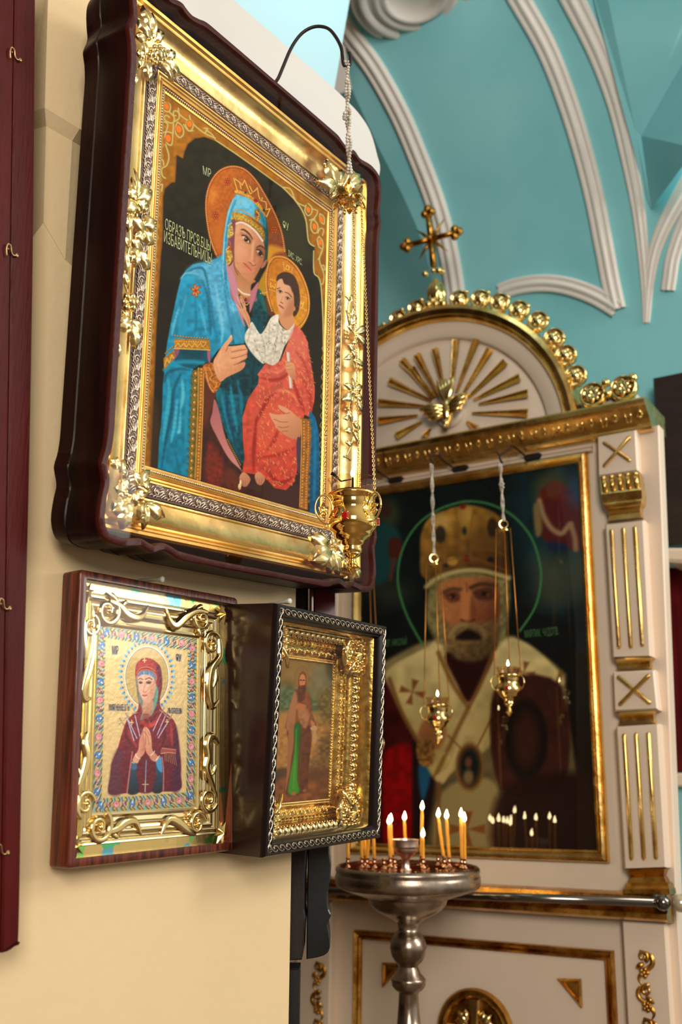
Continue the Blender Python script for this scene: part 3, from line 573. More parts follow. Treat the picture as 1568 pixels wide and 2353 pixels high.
for x, y in ((625, 805), (525, 1100), (1022, 1210)):
    px, py = 350+x/3.6465, 200+y/3.6465
    for k in range(6): a = k*PI/3; pt.ell(px+5*math.cos(a), py+6.5*math.sin(a), 3, 3, (120, 48, 8)); pt.ell(px+5*math.cos(a), py+6.5*math.sin(a), 1.6, 1.6, (206, 130, 50))
    pt.ell(px, py, 4, 5, (140, 40, 12)); pt.ell(px, py, 2.4, 3.2, (226, 52, 26))
# dark right side of the veil and back drapery
pt.poly(D((740, 720), (800, 860), (820, 1100), (805, 1400), (770, 1480), (720, 1520), (730, 1300), (770, 1100)), (34, 58, 52), 1.2)
pt.poly(B((880, 420), (930, 350), (1000, 480), (1020, 580), (940, 760), (880, 700), (870, 560)), (12, 74, 78), 1.5, grad=((6, 52, 58), (590, 690), (620, 740)), nz=.25)
pt.poly(B((930, 350), (985, 440), (1010, 560), (960, 500)), (22, 92, 88), 2)
pt.poly(B((800, 650), (900, 600), (990, 740), (960, 1010), (850, 930), (800, 760)), (8, 66, 78), 2)
pt.poly(B((985, 420), (1050, 440), (1100, 560), (1020, 580)), (92, 52, 20), 2)
# red-brown robe
pt.poly(C((440, -20), (430, 972), (780, 1090), (1280, 1222), (1300, 640), (900, 760), (760, 890), (540, 540), (540, 240), (560, 130)), (66, 26, 12), 1.2, grad=((52, 18, 10), (480, 900), (640, 1150)), nz=.22, nscale=7)
pt.poly(C((500, 640), (580, 740), (620, 850), (600, 1020), (470, 980), (470, 760)), (122, 36, 14), 6, .85, nz=.2); pt.poly(C((630, 900), (700, 880), (780, 1000), (760, 1080), (640, 1040)), (104, 40, 18), 6, .8)
pt.poly(B((440, 1100), (470, 1080), (560, 1250), (540, 1320), (450, 1530)), (92, 40, 16), 3, .9); pt.poly(C((850, 1000), (1280, 1050), (1280, 1200), (1000, 1150)), (60, 28, 14), 5, .8)
# dark teal robe in the middle
pt.poly(C((555, 190), (620, 150), (760, 60), (930, 70), (900, 160), (830, 280), (788, 400), (782, 620), (800, 780), (780, 830), (700, 700), (620, 520), (565, 330)), (2, 92, 108), 1.2, grad=((0, 62, 78), (520, 900), (555, 1060)), nz=.3, nscale=7)
pt.poly(B((540, 960), (830, 880), (960, 1010), (1010, 1010), (930, 1100), (920, 1180), (820, 1290), (560, 1200), (600, 1160)), (6, 52, 60), 1.5, nz=.3)
for q, c in (([(600, 250), (640, 420), (700, 640)], (16, 128, 156)), ([(680, 160), (700, 340), (740, 560)], (20, 138, 166)), ([(740, 120), (770, 240), (775, 420)], (10, 112, 134)), ([(640, 200), (660, 420), (720, 660)], (0, 56, 84)), ([(760, 160), (800, 220), (830, 230)], (0, 44, 54))): pt.line(C(*q), 7, c, 3, .75, taper=True)
pt.poly(C((540, 280), (580, 380), (640, 620), (720, 780), (778, 895), (760, 880), (660, 780), (560, 600), (505, 480), (520, 400)), (168, 96, 96), 1.2, grad=((196, 124, 120), (500, 940), (540, 1060)))
pt.dots(C((650, 620), (700, 720), (770, 850)), 4.5, 1.8, (150, 106, 30))
# mantle
mantle = D((375, 480), (330, 545), (290, 620), (250, 740), (212, 930), (190, 1130), (180, 1330), (100, 1392)) + B((500, 102), (420, 122), (350, 138), (290, 190), (250, 250), (225, 350), (195, 490), (160, 660), (130, 830), (112, 980), (108, 1070), (95, 1200), (92, 1400), (82, 1530)) + C((68, 620), (58, 862), (180, 900), (316, 938), (330, 600), (345, 300), (350, 60)) + B((360, 1040), (430, 1000), (500, 985), (560, 900), (620, 850), (800, 830), (806, 700), (770, 590), (730, 460), (690, 330), (655, 190)) + D((252, 1510), (232, 1300), (262, 1080), (300, 900), (330, 720), (372, 610))
pt.poly(mantle, (36, 146, 184), 1.1, grad=((4, 118, 150), (470, 640), (400, 1000)), nz=.16, nscale=9, smooth=False)
pt.poly(B((500, 110), (600, 90), (655, 190), (700, 350), (760, 560), (790, 690), (760, 800), (600, 700), (500, 460), (420, 270), (300, 210), (360, 145)), (92, 172, 210), 9, .85, nz=.14)
pt.poly(D((375, 480), (520, 520), (640, 600), (720, 690), (790, 830), (790, 960), (700, 880), (560, 790), (360, 730), (330, 735), (280, 900), (250, 1100), (228, 1400), (252, 1500), (330, 1990), (120, 1990), (60, 1600), (180, 1330), (190, 1130), (250, 740), (330, 545)), (92, 182, 216), 1.4, grad=((70, 160, 196), (540, 470), (520, 690)), nz=.12, smooth=False)
pt.poly(D((640, 600), (720, 690), (790, 830), (800, 1100), (770, 1180), (760, 980), (720, 850), (670, 730)), (18, 104, 124), 5, .8)
pt.poly(D((380, 520), (480, 530), (560, 580), (520, 640), (420, 640), (370, 620)), (134, 206, 228), 8, .6)
for q, w, c in ((D((330, 560), (265, 740), (225, 960), (200, 1200), (190, 1400), (190, 1800)), 3, (150, 212, 232)), (D((370, 560), (310, 720), (262, 900), (226, 1150), (214, 1380), (236, 1700)), 2, (30, 112, 140)), (D((345, 560), (290, 730), (240, 930), (212, 1150)), 1.5, (40, 126, 156))): pt.line(q, w, c, 1.5, .8)
folds = [([(270, 250), (330, 190), (430, 170), (470, 260), (500, 400)], 4, (18, 96, 124), .7), ([(240, 270), (300, 215), (400, 225)], 3, (120, 196, 222), .7), ([(470, 300), (510, 480), (530, 660), (580, 820)], 5, (26, 112, 146), .7), ([(430, 280), (480, 420), (500, 640), (505, 760)], 6, (14, 96, 122), .7),
         ([(550, 300), (580, 500), (610, 700), (600, 830)], 7, (122, 196, 224), .6), ([(600, 200), (640, 420), (680, 640), (720, 760)], 5, (40, 128, 164), .7), ([(660, 380), (700, 520), (750, 700), (780, 790)], 4, (140, 204, 226), .6), ([(620, 110), (640, 300), (690, 500)], 3, (30, 112, 148), .6),
         ([(330, 380), (300, 520), (260, 680), (250, 740)], 12, (24, 140, 174), .6), ([(230, 520), (190, 660), (170, 760)], 5, (110, 190, 220), .6), ([(290, 420), (260, 560)], 4, (100, 184, 214), .5), ([(410, 480), (440, 600), (470, 740)], 6, (84, 176, 208), .6), ([(370, 440), (380, 640), (370, 740)], 6, (6, 104, 134), .5)]
for q, w, c, a in folds: pt.line(B(*q), w, c, 2.5, a, taper=True)
pt.poly(B((640, 690), (690, 760), (800, 820), (806, 700), (770, 600), (700, 560)), (40, 132, 166), 6, .7); pt.line(B((690, 700), (700, 800), (715, 840)), 5, (10, 90, 120), 2, .7)
# dark cuff gap, lower sleeve
pt.poly(B((215, 880), (470, 880), (500, 900), (505, 985), (430, 1000), (350, 1050), (200, 990), (215, 930)), (4, 78, 98), 2); pt.poly(B((480, 880), (505, 890), (500, 1000), (480, 960)), (160, 90, 110), 1.2)
pt.poly(B((230, 885), (440, 890), (420, 960), (300, 955)), (2, 58, 70), 6, .8); pt.line(B((110, 1060), (200, 1000), (330, 990), (440, 1000)), 9, (22, 138, 170), 3, .9); pt.poly(B((190, 880), (235, 885), (225, 930), (180, 980)), (140, 76, 100), 1.5)
lows = [([(330, 30), (230, 20), (130, 60), (110, 130)], 6, (4, 84, 106), .7), ([(250, 60), (190, 200), (170, 400), (130, 600), (90, 860)], 7, (0, 78, 100), .9), ([(230, 90), (200, 180), (190, 260)], 3, (0, 96, 120), .7), ([(140, 100), (150, 260), (120, 480), (100, 640)], 9, (60, 168, 192), .6),
        ([(260, 110), (270, 250), (250, 360)], 8, (88, 186, 206), .65), ([(220, 280), (200, 480), (170, 640)], 7, (80, 182, 204), .65), ([(250, 380), (240, 540), (230, 560)], 6, (100, 190, 206), .6), ([(310, 100), (300, 400), (290, 700)], 7, (30, 146, 170), .6), ([(200, 700), (230, 850), (250, 910)], 6, (0, 96, 120), .6)]
for q, w, c, a in lows: pt.line(C(*q), w, c, 2.5, a, taper=True)
# gold borders
def band(S, quad, dotsrow, c=(178, 120, 32)):
    pt.poly(S(*quad), c, 1, smooth=False, nz=.2, nscale=3); pt.poly(S(*quad), (120, 76, 16), 1, .15, smooth=False)
    for r in dotsrow: pt.dots(S(*r), 5.4, 1.8, (206, 136, 44), (244, 200, 110))
band(B, [(190, 790), (495, 800), (505, 888), (400, 880), (192, 880)], [[(205, 812), (480, 822)]]); pt.line(B((192, 875), (350, 882), (500, 888)), 2, (226, 180, 80)); pt.line(B((200, 860), *[(200+k*24, 830 if k % 2 else 862) for k in range(1, 12)]), 1.4, (232, 190, 96), smooth=False)
pt.dots(B((190, 762), (300, 778), (500, 790)), 6.2, 2.3, (122, 74, 12), (232, 160, 60)); pt.dots(B((110, 925), (180, 860)), 5.5, 2.2, (122, 74, 12), (220, 150, 60)); band(B, [(100, 960), (190, 890), (200, 950), (105, 1060)], [])
pt.line(B((110, 1030), (130, 960), (150, 1000), (170, 930), (190, 960)), 1.6, (232, 190, 96), smooth=False)
pt.poly(C((345, 40), (400, 10), (455, 10), (440, 300), (422, 972), (316, 940), (330, 600)), (88, 84, 22), 1, smooth=False, nz=.2)
for k in range(15):
    y = 60+k*62; x = 372-k*2.6
    pt.ell(*C((x, y))[0], 5.5, 7.5, (150, 112, 36)); pt.ell(*C((x, y))[0], 3.8, 5.4, (84, 74, 18)); pt.ell(*C((x+4, y))[0], 2.6, 3.4, (210, 130, 46)); pt.ell(*C((x+3, y-5))[0], 1.3, 1.4, (246, 200, 120)); pt.ell(*C((x-32, y+20))[0], 2.0, 2.6, (92, 82, 20))
pt.poly(C((398, 10), (455, 8), (446, 300), (424, 972), (372, 955), (385, 500)), (150, 96, 24), 1, smooth=False, nz=.15); pt.dots(C((428, 10), (420, 400), (398, 960)), 7.2, 2.3, (196, 116, 34), (240, 180, 90)); pt.line(C((446, 10), (440, 400), (418, 968)), 1.6, (214, 164, 70)); pt.line(C((400, 10), (396, 400), (374, 952)), 1.6, (206, 156, 60))
pt.poly(B((440, 1030), (530, 1000), (560, 1080), (600, 1160), (540, 1260), (480, 1180)), (166, 92, 26), 1.2, nz=.3, nscale=3); pt.dots(B((460, 1040), (490, 1180), (530, 1250)), 4, 1.4, (226, 170, 110)); pt.dots(B((530, 1010), (560, 1110), (595, 1165)), 4, 1.4, (226, 170, 110))
pt.line(B((490, 1040), (520, 1100), (500, 1140), (560, 1180), (540, 1220)), 1.4, (222, 160, 70))
# star on the shoulder
for k in range(6): a = k*PI/3+.3; p = B((375+34*math.cos(a), 370+50*math.sin(a)))[0]; pt.line([B((375, 370))[0], p], 6.5, (150, 76, 24), .8, smooth=False)
for k in range(6): a = k*PI/3+.3; p = B((375+28*math.cos(a), 370+44*math.sin(a)))[0]; pt.line([B((375, 370))[0], p], 3.2, (216, 140, 66), .8, smooth=False)
pt.ell(*B((375, 370))[0], 3.2, 4.2, (196, 30, 16))
# face, neck
SK = (214, 150, 108)
pt.poly(D((265, 1130), (330, 1100), (350, 1500), (400, 1640), (470, 1800), (640, 1830), (700, 1700), (650, 1900), (640, 1990), (330, 1990), (270, 1700), (250, 1540), (320, 1440), (330, 1300)), (190, 128, 128), 1.2, grad=((150, 88, 104), (540, 620), (590, 690)))
pt.poly(D((340, 1480), (420, 1600), (640, 1700), (580, 1760), (560, 1920), (480, 1950), (400, 1900), (380, 1760)), (176, 112, 66), 1.5, grad=((204, 146, 98), (580, 640), (545, 690)))
face = D((358, 905), (440, 880), (560, 930), (660, 1010), (745, 1130), (770, 1260), (755, 1400), (700, 1530), (640, 1640), (585, 1710), (520, 1690), (430, 1610), (355, 1500), (340, 1350), (342, 1100))
pt.poly(face, SK, 1.0, grad=((196, 124, 84), (545, 570), (605, 600)), nz=.04)
pt.poly(D((360, 960), (440, 930), (540, 980), (600, 1060), (560, 1010), (440, 960), (380, 1030)), (228, 172, 130), 6, .7); pt.poly(D((380, 1180), (460, 1210), (520, 1300), (480, 1420), (400, 1420), (360, 1320)), (222, 158, 118), 7, .8); pt.poly(D((430, 1330), (500, 1360), (500, 1440), (430, 1430)), (222, 136, 104), 7, .5)
pt.poly(D((670, 1220), (765, 1260), (750, 1420), (690, 1540), (600, 1680), (640, 1560), (690, 1400), (640, 1330)), (168, 100, 62), 5, .75); pt.poly(D((480, 1640), (580, 1620), (640, 1640), (585, 1710), (520, 1690)), (196, 132, 90), 4, .6)
pt.poly(D((640, 1210), (665, 1240), (640, 1400), (655, 1480), (600, 1480), (620, 1340)), (178, 112, 74), 3, .75); pt.line(D((610, 1150), (600, 1250), (590, 1380), (580, 1420)), 5, (230, 174, 134), 2.5, .7)
pt.poly(D((540, 1380), (600, 1420), (640, 1470), (600, 1495), (560, 1460), (530, 1430)), (212, 144, 104), 2); pt.line(D((545, 1440), (575, 1460), (600, 1490), (640, 1478)), 1.8, (128, 62, 38), .9)
pt.line(D((474, 1456), (530, 1490), (580, 1558)), 2.2, (176, 82, 66), .9); pt.poly(D((480, 1455), (530, 1475), (560, 1500), (585, 1570), (540, 1570), (500, 1520)), (206, 108, 86), 1.5); pt.poly(D((505, 1520), (560, 1540), (575, 1575), (545, 1580)), (222, 132, 104), 2); pt.line(D((478, 1460), (525, 1502), (575, 1560)), 1.1, (132, 52, 42), .6)
pt.line(D((435, 985), (480, 985), (550, 1040), (600, 1115)), 3.6, (84, 50, 28), 1.4, .9, taper=True); pt.poly(D((440, 1030), (520, 1060), (590, 1120), (560, 1180), (500, 1130), (450, 1060)), (140, 84, 50), 4, .8)
pt.poly(D((455, 1075), (500, 1085), (545, 1130), (550, 1165), (510, 1150), (475, 1120)), (214, 190, 160), 1); pt.ell(480+512/6.03, 370+1118/6.03, 5, 5.6, (44, 24, 12)); pt.ell(480+505/6.03, 370+1108/6.03, 1.2, 1.2, (240, 230, 210)); pt.line(D((450, 1065), (505, 1072), (555, 1130), (560, 1165)), 2.4, (44, 22, 12), .8); pt.line(D((470, 1125), (505, 1160), (550, 1185)), 1.6, (140, 80, 50), 1, .8)
pt.line(D((655, 1240), (700, 1208), (750, 1230), (768, 1260)), 3.4, (96, 56, 32), 1.5, .9, taper=True); pt.poly(D((650, 1260), (720, 1240), (765, 1290), (755, 1370), (680, 1340)), (132, 76, 44), 4, .8)
pt.poly(D((655, 1275), (700, 1285), (735, 1330), (730, 1355), (690, 1330)), (206, 180, 150), 1); pt.ell(480+706/6.03, 370+1318/6.03, 4.4, 5.2, (46, 26, 14)); pt.line(D((655, 1262), (705, 1272), (745, 1335)), 2.2, (46, 24, 14), .8)
pt.line(D((345, 900), (330, 1100), (338, 1330), (340, 1500), (390, 1620)), 2.2, (120, 72, 48), 1.2, .8)
# white band, gold band of the veil, left lappet
pt.line(D((360, 900), (440, 878), (540, 920), (650, 1010), (740, 1135)), 5.0, (228, 212, 196), .8); pt.line(D((356, 888), (440, 862), (550, 905), (660, 995), (750, 1120)), 1.4, (150, 90, 80), .8)
pt.poly(D((325, 735), (400, 740), (520, 785), (640, 880), (740, 960), (775, 1060), (760, 1130), (690, 1030), (560, 905), (440, 855), (310, 850), (308, 800)), (186, 146, 52), 1, nz=.25, nscale=3, grad=((150, 116, 36), (540, 500), (610, 560)))
pt.dots(D((340, 705), (440, 705), (540, 755), (630, 830)), 4.2, 1.7, (188, 116, 50), (240, 190, 120)); pt.dots(D((330, 790), (420, 800), (520, 840), (640, 940), (740, 1040)), 7, 1.6, (206, 160, 60), (240, 214, 120))
pt.poly(D((630, 700), (690, 700), (710, 800), (680, 865), (640, 840)), (150, 104, 30), 1, nz=.3); pt.dots(D((650, 715), (690, 760), (670, 850)), 4.5, 2, (190, 140, 50), (240, 200, 100)); pt.ell(*D((668, 770))[0], 2.4, 3, (150, 40, 20))
pt.poly(D((260, 970), (320, 930), (335, 1040), (262, 1120), (250, 1060)), (194, 164, 80), 1, nz=.3, nscale=3); pt.poly(D((225, 1300), (300, 1290), (320, 1400), (250, 1500), (228, 1420)), (190, 150, 60), 1, nz=.3, nscale=3); pt.dots(D((250, 940), (310, 890)), 4.4, 2, (206, 150, 80), (244, 220, 170)); pt.dots(D((225, 1285), (280, 1215)), 4.4, 2, (206, 150, 80), (244, 220, 170))
pt.poly(D((310, 850), (358, 860), (350, 1060), (335, 1300), (330, 1420), (258, 1520), (320, 1400), (290, 1180), (262, 1120), (335, 1060), (320, 950)), (126, 66, 74), 1.2)
pt.poly(D((800, 1400), (775, 1490), (720, 1525), (735, 1460), (770, 1420)), (176, 104, 82), 1)
# crown
cr_ = (216, 154, 50)
for q in ([(390, 440), (335, 250), (430, 310), (455, 350), (490, 275), (545, 420)], [(440, 400), (420, 310), (350, 260)], [(545, 420), (570, 470), (640, 420), (670, 380), (690, 500), (715, 560)], [(600, 440), (560, 360)], [(715, 560), (790, 580), (800, 640), (790, 690)], [(740, 520), (730, 570)], [(790, 690), (850, 675), (800, 790)]): pt.line(D(*q), 3.8, (122, 72, 12), .9, smooth=False); pt.line(D(*q), 2.5, (240, 184, 84), .8, smooth=False)
pt.poly(D((365, 415), (480, 450), (600, 520), (720, 640), (790, 790), (760, 760), (690, 670), (580, 560), (460, 490), (360, 465)), cr_, 1, nz=.3, nscale=3); pt.dots(D((370, 462), (460, 482), (580, 548), (690, 655), (785, 780)), 3.9, 1.6, (170, 100, 30), (250, 206, 120)); pt.dots(D((380, 425), (500, 462), (620, 540), (720, 640)), 5, 1.7, (190, 120, 36), (250, 210, 120))
pt.ell(*D((648, 565))[0], 5, 4.4, (160, 24, 20), rot=.6); pt.ell(*D((502, 452))[0], 2.6, 2.8, (20, 70, 30)); pt.ell(*D((762, 700))[0], 2.6, 3.4, (20, 60, 30))
# necklace
pt.line(B((745, 350), (790, 390), (855, 405)), 5, (206, 176, 150), .8); pt.line(B((748, 375), (800, 430), (855, 425)), 6, (176, 116, 50), 1); pt.dots(B((745, 352), (790, 388), (855, 402)), 3.4, 1.5, (240, 220, 200)); pt.dots(B((770, 410), (815, 490), (845, 470)), 3.6, 1.5, (222, 170, 90)); pt.ell(*B((815, 445))[0], 3, 4, (130, 16, 24)); pt.ell(*B((760, 405))[0], 2, 3, (20, 80, 40))
pt.poly(B((855, 400), (890, 330), (930, 290), (900, 420), (850, 560)), (190, 112, 122), 1.5); pt.poly(B((640, 130), (700, 200), (740, 330), (750, 430), (790, 600), (810, 680), (780, 640), (710, 440), (665, 280)), (196, 132, 148), 1.5, .9)
# child: halo
ch = B((1090, 48), (1180, 60), (1270, 130), (1340, 250), (1385, 400), (1380, 560), (1310, 690), (1240, 700), (1100, 600), (1010, 450), (985, 300), (1000, 160), (1040, 80))
pt.poly(ch, (196, 116, 20), 1, grad=((214, 146, 30), (620, 620), (710, 760)), nz=.1); pt.line(B((1230, 690), (1300, 660), (1362, 560), (1366, 400), (1322, 260), (1255, 148), (1175, 82), (1095, 70), (1050, 100), (1020, 170), (1008, 300), (1030, 450), (1060, 540)), 1.3, (120, 62, 10), .7)
pt.dots(B((1305, 680), (1372, 560), (1376, 402), (1332, 254), (1263, 138), (1178, 70), (1092, 58), (1044, 90), (1010, 165), (997, 300), (1020, 450), (1050, 550)), 4.6, 1.7, (214, 140, 60), (252, 200, 120))
for q in ([(1150, 100), (1165, 190)], [(1235, 150), (1225, 210)], [(1030, 260), (1090, 280)], [(1020, 350), (1080, 370)], [(1290, 400), (1370, 430)], [(1290, 500), (1360, 540)], [(940, 390), (1000, 380)]): pt.dots(B(*q), 4.4, 1.5, (220, 150, 60), (250, 200, 120))
for q in ([(1185, 130), (1175, 160), (1195, 175), (1205, 150), (1185, 130)], [(1040, 290), (1035, 330), (1055, 320), (1075, 340), (1078, 305)], [(1310, 450), (1300, 490)], [(1332, 460), (1322, 505)], [(1305, 470), (1330, 480)]): pt.line(B(*q), 1.6, (240, 196, 90), .7, smooth=len(q) > 2)
# child: white shirt
pt.poly(B((840, 690), (870, 640), (920, 720), (950, 745), (990, 690), (1040, 600), (1110, 575), (1110, 650), (1180, 710), (1250, 650), (1240, 740), (1160, 850), (1110, 980), (1050, 1025), (990, 1000), (960, 1005), (880, 930), (815, 830), (805, 760)), (226, 218, 200), 1.1, grad=((204, 196, 176), (570, 760), (600, 840)), nz=.12, nscale=5)
for q in ([(870, 660), (850, 740), (830, 820)], [(950, 760), (980, 850), (985, 980)], [(1030, 640), (1020, 740), (1010, 900)], [(1100, 660), (1090, 780), (1060, 960)], [(900, 850), (960, 960)], [(1140, 720), (1130, 820)]): pt.line(B(*q), 3, (160, 160, 150), 2, .5, taper=True)
for k in range(46):
    x = 830+rng.random()*380; y = 650+rng.random()*340
    if (x < 980 and y < 760 and x > 900) or y > 1010-(x-990)*.9 or (x < 900 and y > 900): continue
    a = rng.random()*3; pt.line([B((x, y))[0], B((x+14*math.cos(a), y+20*math.sin(a)))[0]], 1.6, (150, 106, 50), .7, .8, smooth=False)
# child: neck and head
pt.poly(B((1120, 560), (1230, 590), (1245, 640), (1190, 710), (1120, 650)), (206, 140, 96), 1.2)
pt.poly(B((1100, 270), (1110, 220), (1170, 195), (1240, 220), (1280, 300), (1300, 420), (1285, 540), (1240, 590), (1230, 480), (1200, 330)), (64, 40, 26), 1.2, nz=.3, nscale=3)
pt.poly(B((1095, 290), (1130, 250), (1200, 290), (1240, 380), (1245, 500), (1230, 570), (1180, 595), (1130, 565), (1095, 490), (1088, 380)), (222, 164, 122), 1, grad=((190, 124, 84), (650, 690), (680, 700)))
pt.poly(B((1090, 280), (1100, 225), (1170, 195), (1250, 235), (1290, 340), (1240, 380), (1210, 320), (1160, 300), (1140, 255), (1105, 265)), (66, 42, 28), 1.4); pt.ell(*B((1244, 520))[0], 3.6, 6, (196, 128, 88))
for (x, y, s_) in ((1120, 370, 1), (1186, 430, 1)):
    pt.ell(*B((x, y))[0], 5, 3.6, (150, 104, 76), 2, rot=.5); pt.ell(*B((x, y+2))[0], 3.6, 2.7, (206, 190, 172), rot=.5); pt.ell(*B((x+2, y))[0], 2.3, 2.7, (36, 26, 20)); pt.line(B((x-16, y-10), (x+4, y-13), (x+24, y+4)), 1.1, (50, 30, 20), .7)
pt.line(B((1095, 345), (1120, 335)), 1.8, (70, 44, 28)); pt.line(B((1165, 375), (1195, 385), (1225, 418)), 1.7, (72, 46, 30)); pt.line(B((1146, 415), (1134, 445), (1128, 465)), 1.2, (192, 128, 90), 1); pt.line(B((1125, 462), (1145, 476)), 1.8, (120, 62, 40), .8); pt.line(B((1112, 490), (1135, 510), (1152, 520)), 2.6, (178, 84, 68), .9); pt.line(B((1115, 488), (1150, 512)), 1, (110, 40, 34), .6)
pt.poly(B((1200, 470), (1240, 460), (1225, 570), (1180, 590), (1150, 580)), (176, 110, 72), 4, .6)
# blessing hand of the child
pt.poly(B((855, 650), (845, 700), (815, 640), (790, 600), (770, 560), (750, 530), (790, 520), (820, 540), (850, 600)), (214, 150, 108), 1); 
for q in ([(770, 540), (735, 490)], [(780, 520), (740, 420)], [(800, 520), (770, 440)], [(815, 530), (800, 480)]): pt.line(B(*q), 3.4, (220, 158, 118), .8, smooth=False)
pt.line(B((800, 540), (830, 600), (845, 660)), 1.2, (150, 84, 56), 1, .6)
# child: coral robe
RB = (208, 92, 72)
robe = B((1250, 655), (1320, 720), (1360, 800), (1385, 950), (1410, 1100), (1425, 1230), (1420, 1330), (1380, 1480), (1330, 1450), (1310, 1530)) + C((1290, 450), (1290, 610), (1260, 700), (1270, 860), (1230, 1000), (1160, 1065), (1060, 1045), (985, 960), (900, 925), (850, 920), (780, 905), (800, 780), (785, 620), (782, 440), (830, 280), (920, 150), (930, 90)) + B((915, 1100), (960, 1040), (990, 1000), (1050, 1025), (1120, 980), (1180, 840), (1230, 740))
pt.poly(robe, RB, 1.1, grad=((190, 56, 36), (640, 800), (640, 1130)), nz=.12, nscale=7, smooth=False)
pt.poly(B((1240, 700), (1310, 760), (1360, 900), (1290, 1040), (1200, 960), (1180, 880)), (214, 104, 84), 6, .8)
pt.poly(C((980, 330), (1090, 300), (1200, 340), (1290, 460), (1280, 640), (1200, 720), (1000, 760), (900, 640), (905, 460)), (214, 86, 58), 8, .6)
for q, w, c, a in ((B((1090, 1240), (1020, 1290), (960, 1400), (900, 1520)), 8, (150, 30, 22), .75), (B((950, 1130), (1060, 1150), (1150, 1120), (1230, 1040)), 6, (156, 40, 30), .7), (B((1000, 1290), (1100, 1240), (1220, 1270), (1290, 1370)), 5, (226, 124, 90), .6), (B((1230, 1150), (1280, 1300), (1330, 1430)), 7, (160, 34, 26), .7),
                   (C((905, 440), (890, 620), (880, 760), (880, 900)), 7, (146, 26, 18), .8), (C((960, 780), (1100, 760), (1250, 700)), 7, (160, 30, 20), .6), (C((1000, 900), (1100, 1000), (1220, 960)), 8, (140, 20, 12), .7), (C((1090, 560), (1060, 640), (1000, 720)), 8, (160, 36, 22), .6), (B((1260, 900), (1330, 1000), (1390, 1180)), 5, (170, 52, 42), .6), (B((1000, 1060), (1100, 1080), (1180, 1020)), 4, (224, 122, 96), .7), (C((1300, 80), (1380, 250), (1390, 400)), 8, (176, 46, 36), .6)): pt.line(q, w, c, 3, a, taper=True)
def inpoly(x, y, P):
    s_ = False
    for i in range(len(P)):
        (ax, ay), (bx, by) = P[i], P[(i+1) % len(P)]
        if (ay > y) != (by > y) and x < (bx-ax)*(y-ay)/(by-ay)+ax: s_ = not s_
    return s_
for k in range(430):
    x = 585+rng.random()*140; y = 770+rng.random()*360
    if not inpoly(x, y, robe): continue
    a = rng.random()*1.4+.4; l = 3+4*rng.random(); pt.line([(x, y), (x+l*math.cos(a)*.6+1, y+l*.5), (x+l*math.cos(a), y+l*math.sin(a))], 1.25, (226, 168, 84), .6, .75)
# hand with scroll
pt.line(B((1188, 915), (1212, 1210)), 7.5, (196, 170, 150), 1); pt.line(B((1186, 915), (1208, 1210)), 4, (226, 206, 190), 1.2)
pt.poly(B((1170, 980), (1200, 990), (1240, 1010), (1255, 1090), (1250, 1150), (1210, 1130), (1170, 1060), (1165, 1010)), (214, 146, 106), 1.1, grad=((186, 110, 76), (665, 850), (680, 880)))
for q in ([(1175, 1000), (1215, 985)], [(1172, 1030), (1215, 1020)], [(1178, 1060), (1218, 1055)]): pt.line(B(*q), 1.1, (160, 92, 64), .8, .7)
# woman's hands
pt.poly(B((530, 1000), (560, 930), (610, 850), (650, 800), (690, 760), (696, 800), (660, 850), (720, 850), (800, 840), (815, 860), (830, 885), (825, 925), (820, 960), (740, 1005), (800, 990), (810, 1015), (780, 1060), (700, 1100), (640, 1130), (600, 1160), (560, 1110)), (222, 156, 112), 1, grad=((196, 126, 84), (520, 840), (545, 880)), nz=.04)
for q in ([(690, 905), (760, 890), (826, 880)], [(690, 960), (760, 945), (826, 920)], [(712, 1016), (760, 1000), (812, 975)], [(660, 850), (640, 900)]): pt.line(B(*q), 1.8, (150, 84, 54), 1, .85)
for q in ([(700, 875), (800, 855)], [(700, 930), (800, 905)], [(700, 985), (800, 955)], [(600, 900), (570, 990), (590, 1080)]): pt.line(B(*q), 3, (234, 176, 134), 2, .6)
pt.ell(*B((683, 770))[0], 2.6, 4, (232, 180, 146), rot=.5)
pt.poly(C((1100, 335), (1140, 345), (1200, 380), (1260, 430), (1300, 470), (1290, 610), (1220, 625), (1150, 590), (1090, 540), (1060, 490), (1030, 440), (1020, 400), (1080, 415), (1160, 410), (1110, 370)), (214, 146, 106), 1, grad=((186, 118, 80), (650, 960), (680, 1005)))
for q in ([(1060, 455), (1120, 480), (1180, 480)], [(1095, 520), (1140, 530), (1190, 520)], [(1110, 375), (1160, 408), (1200, 400)], [(1130, 560), (1180, 560)]): pt.line(C(*q), 1.7, (150, 80, 52), 1, .85)
# feet
for P_ in ([(755, 950), (790, 905), (840, 940), (850, 980), (815, 1028), (775, 1015)], [(890, 930), (930, 905), (975, 950), (975, 985), (945, 1018), (905, 1000)]):
    pt.poly(C(*P_), (206, 142, 102), 1, grad=((176, 112, 78), (P_[0][0]/3.824+350, 1085), (P_[0][0]/3.824+370, 1115)))
for x, y in ((770, 990), (790, 995), (808, 1000), (910, 975), (930, 985), (950, 985)): pt.line(C((x, y-20), (x-6, y+22)), 1, (130, 76, 50), .7, .8, smooth=False)
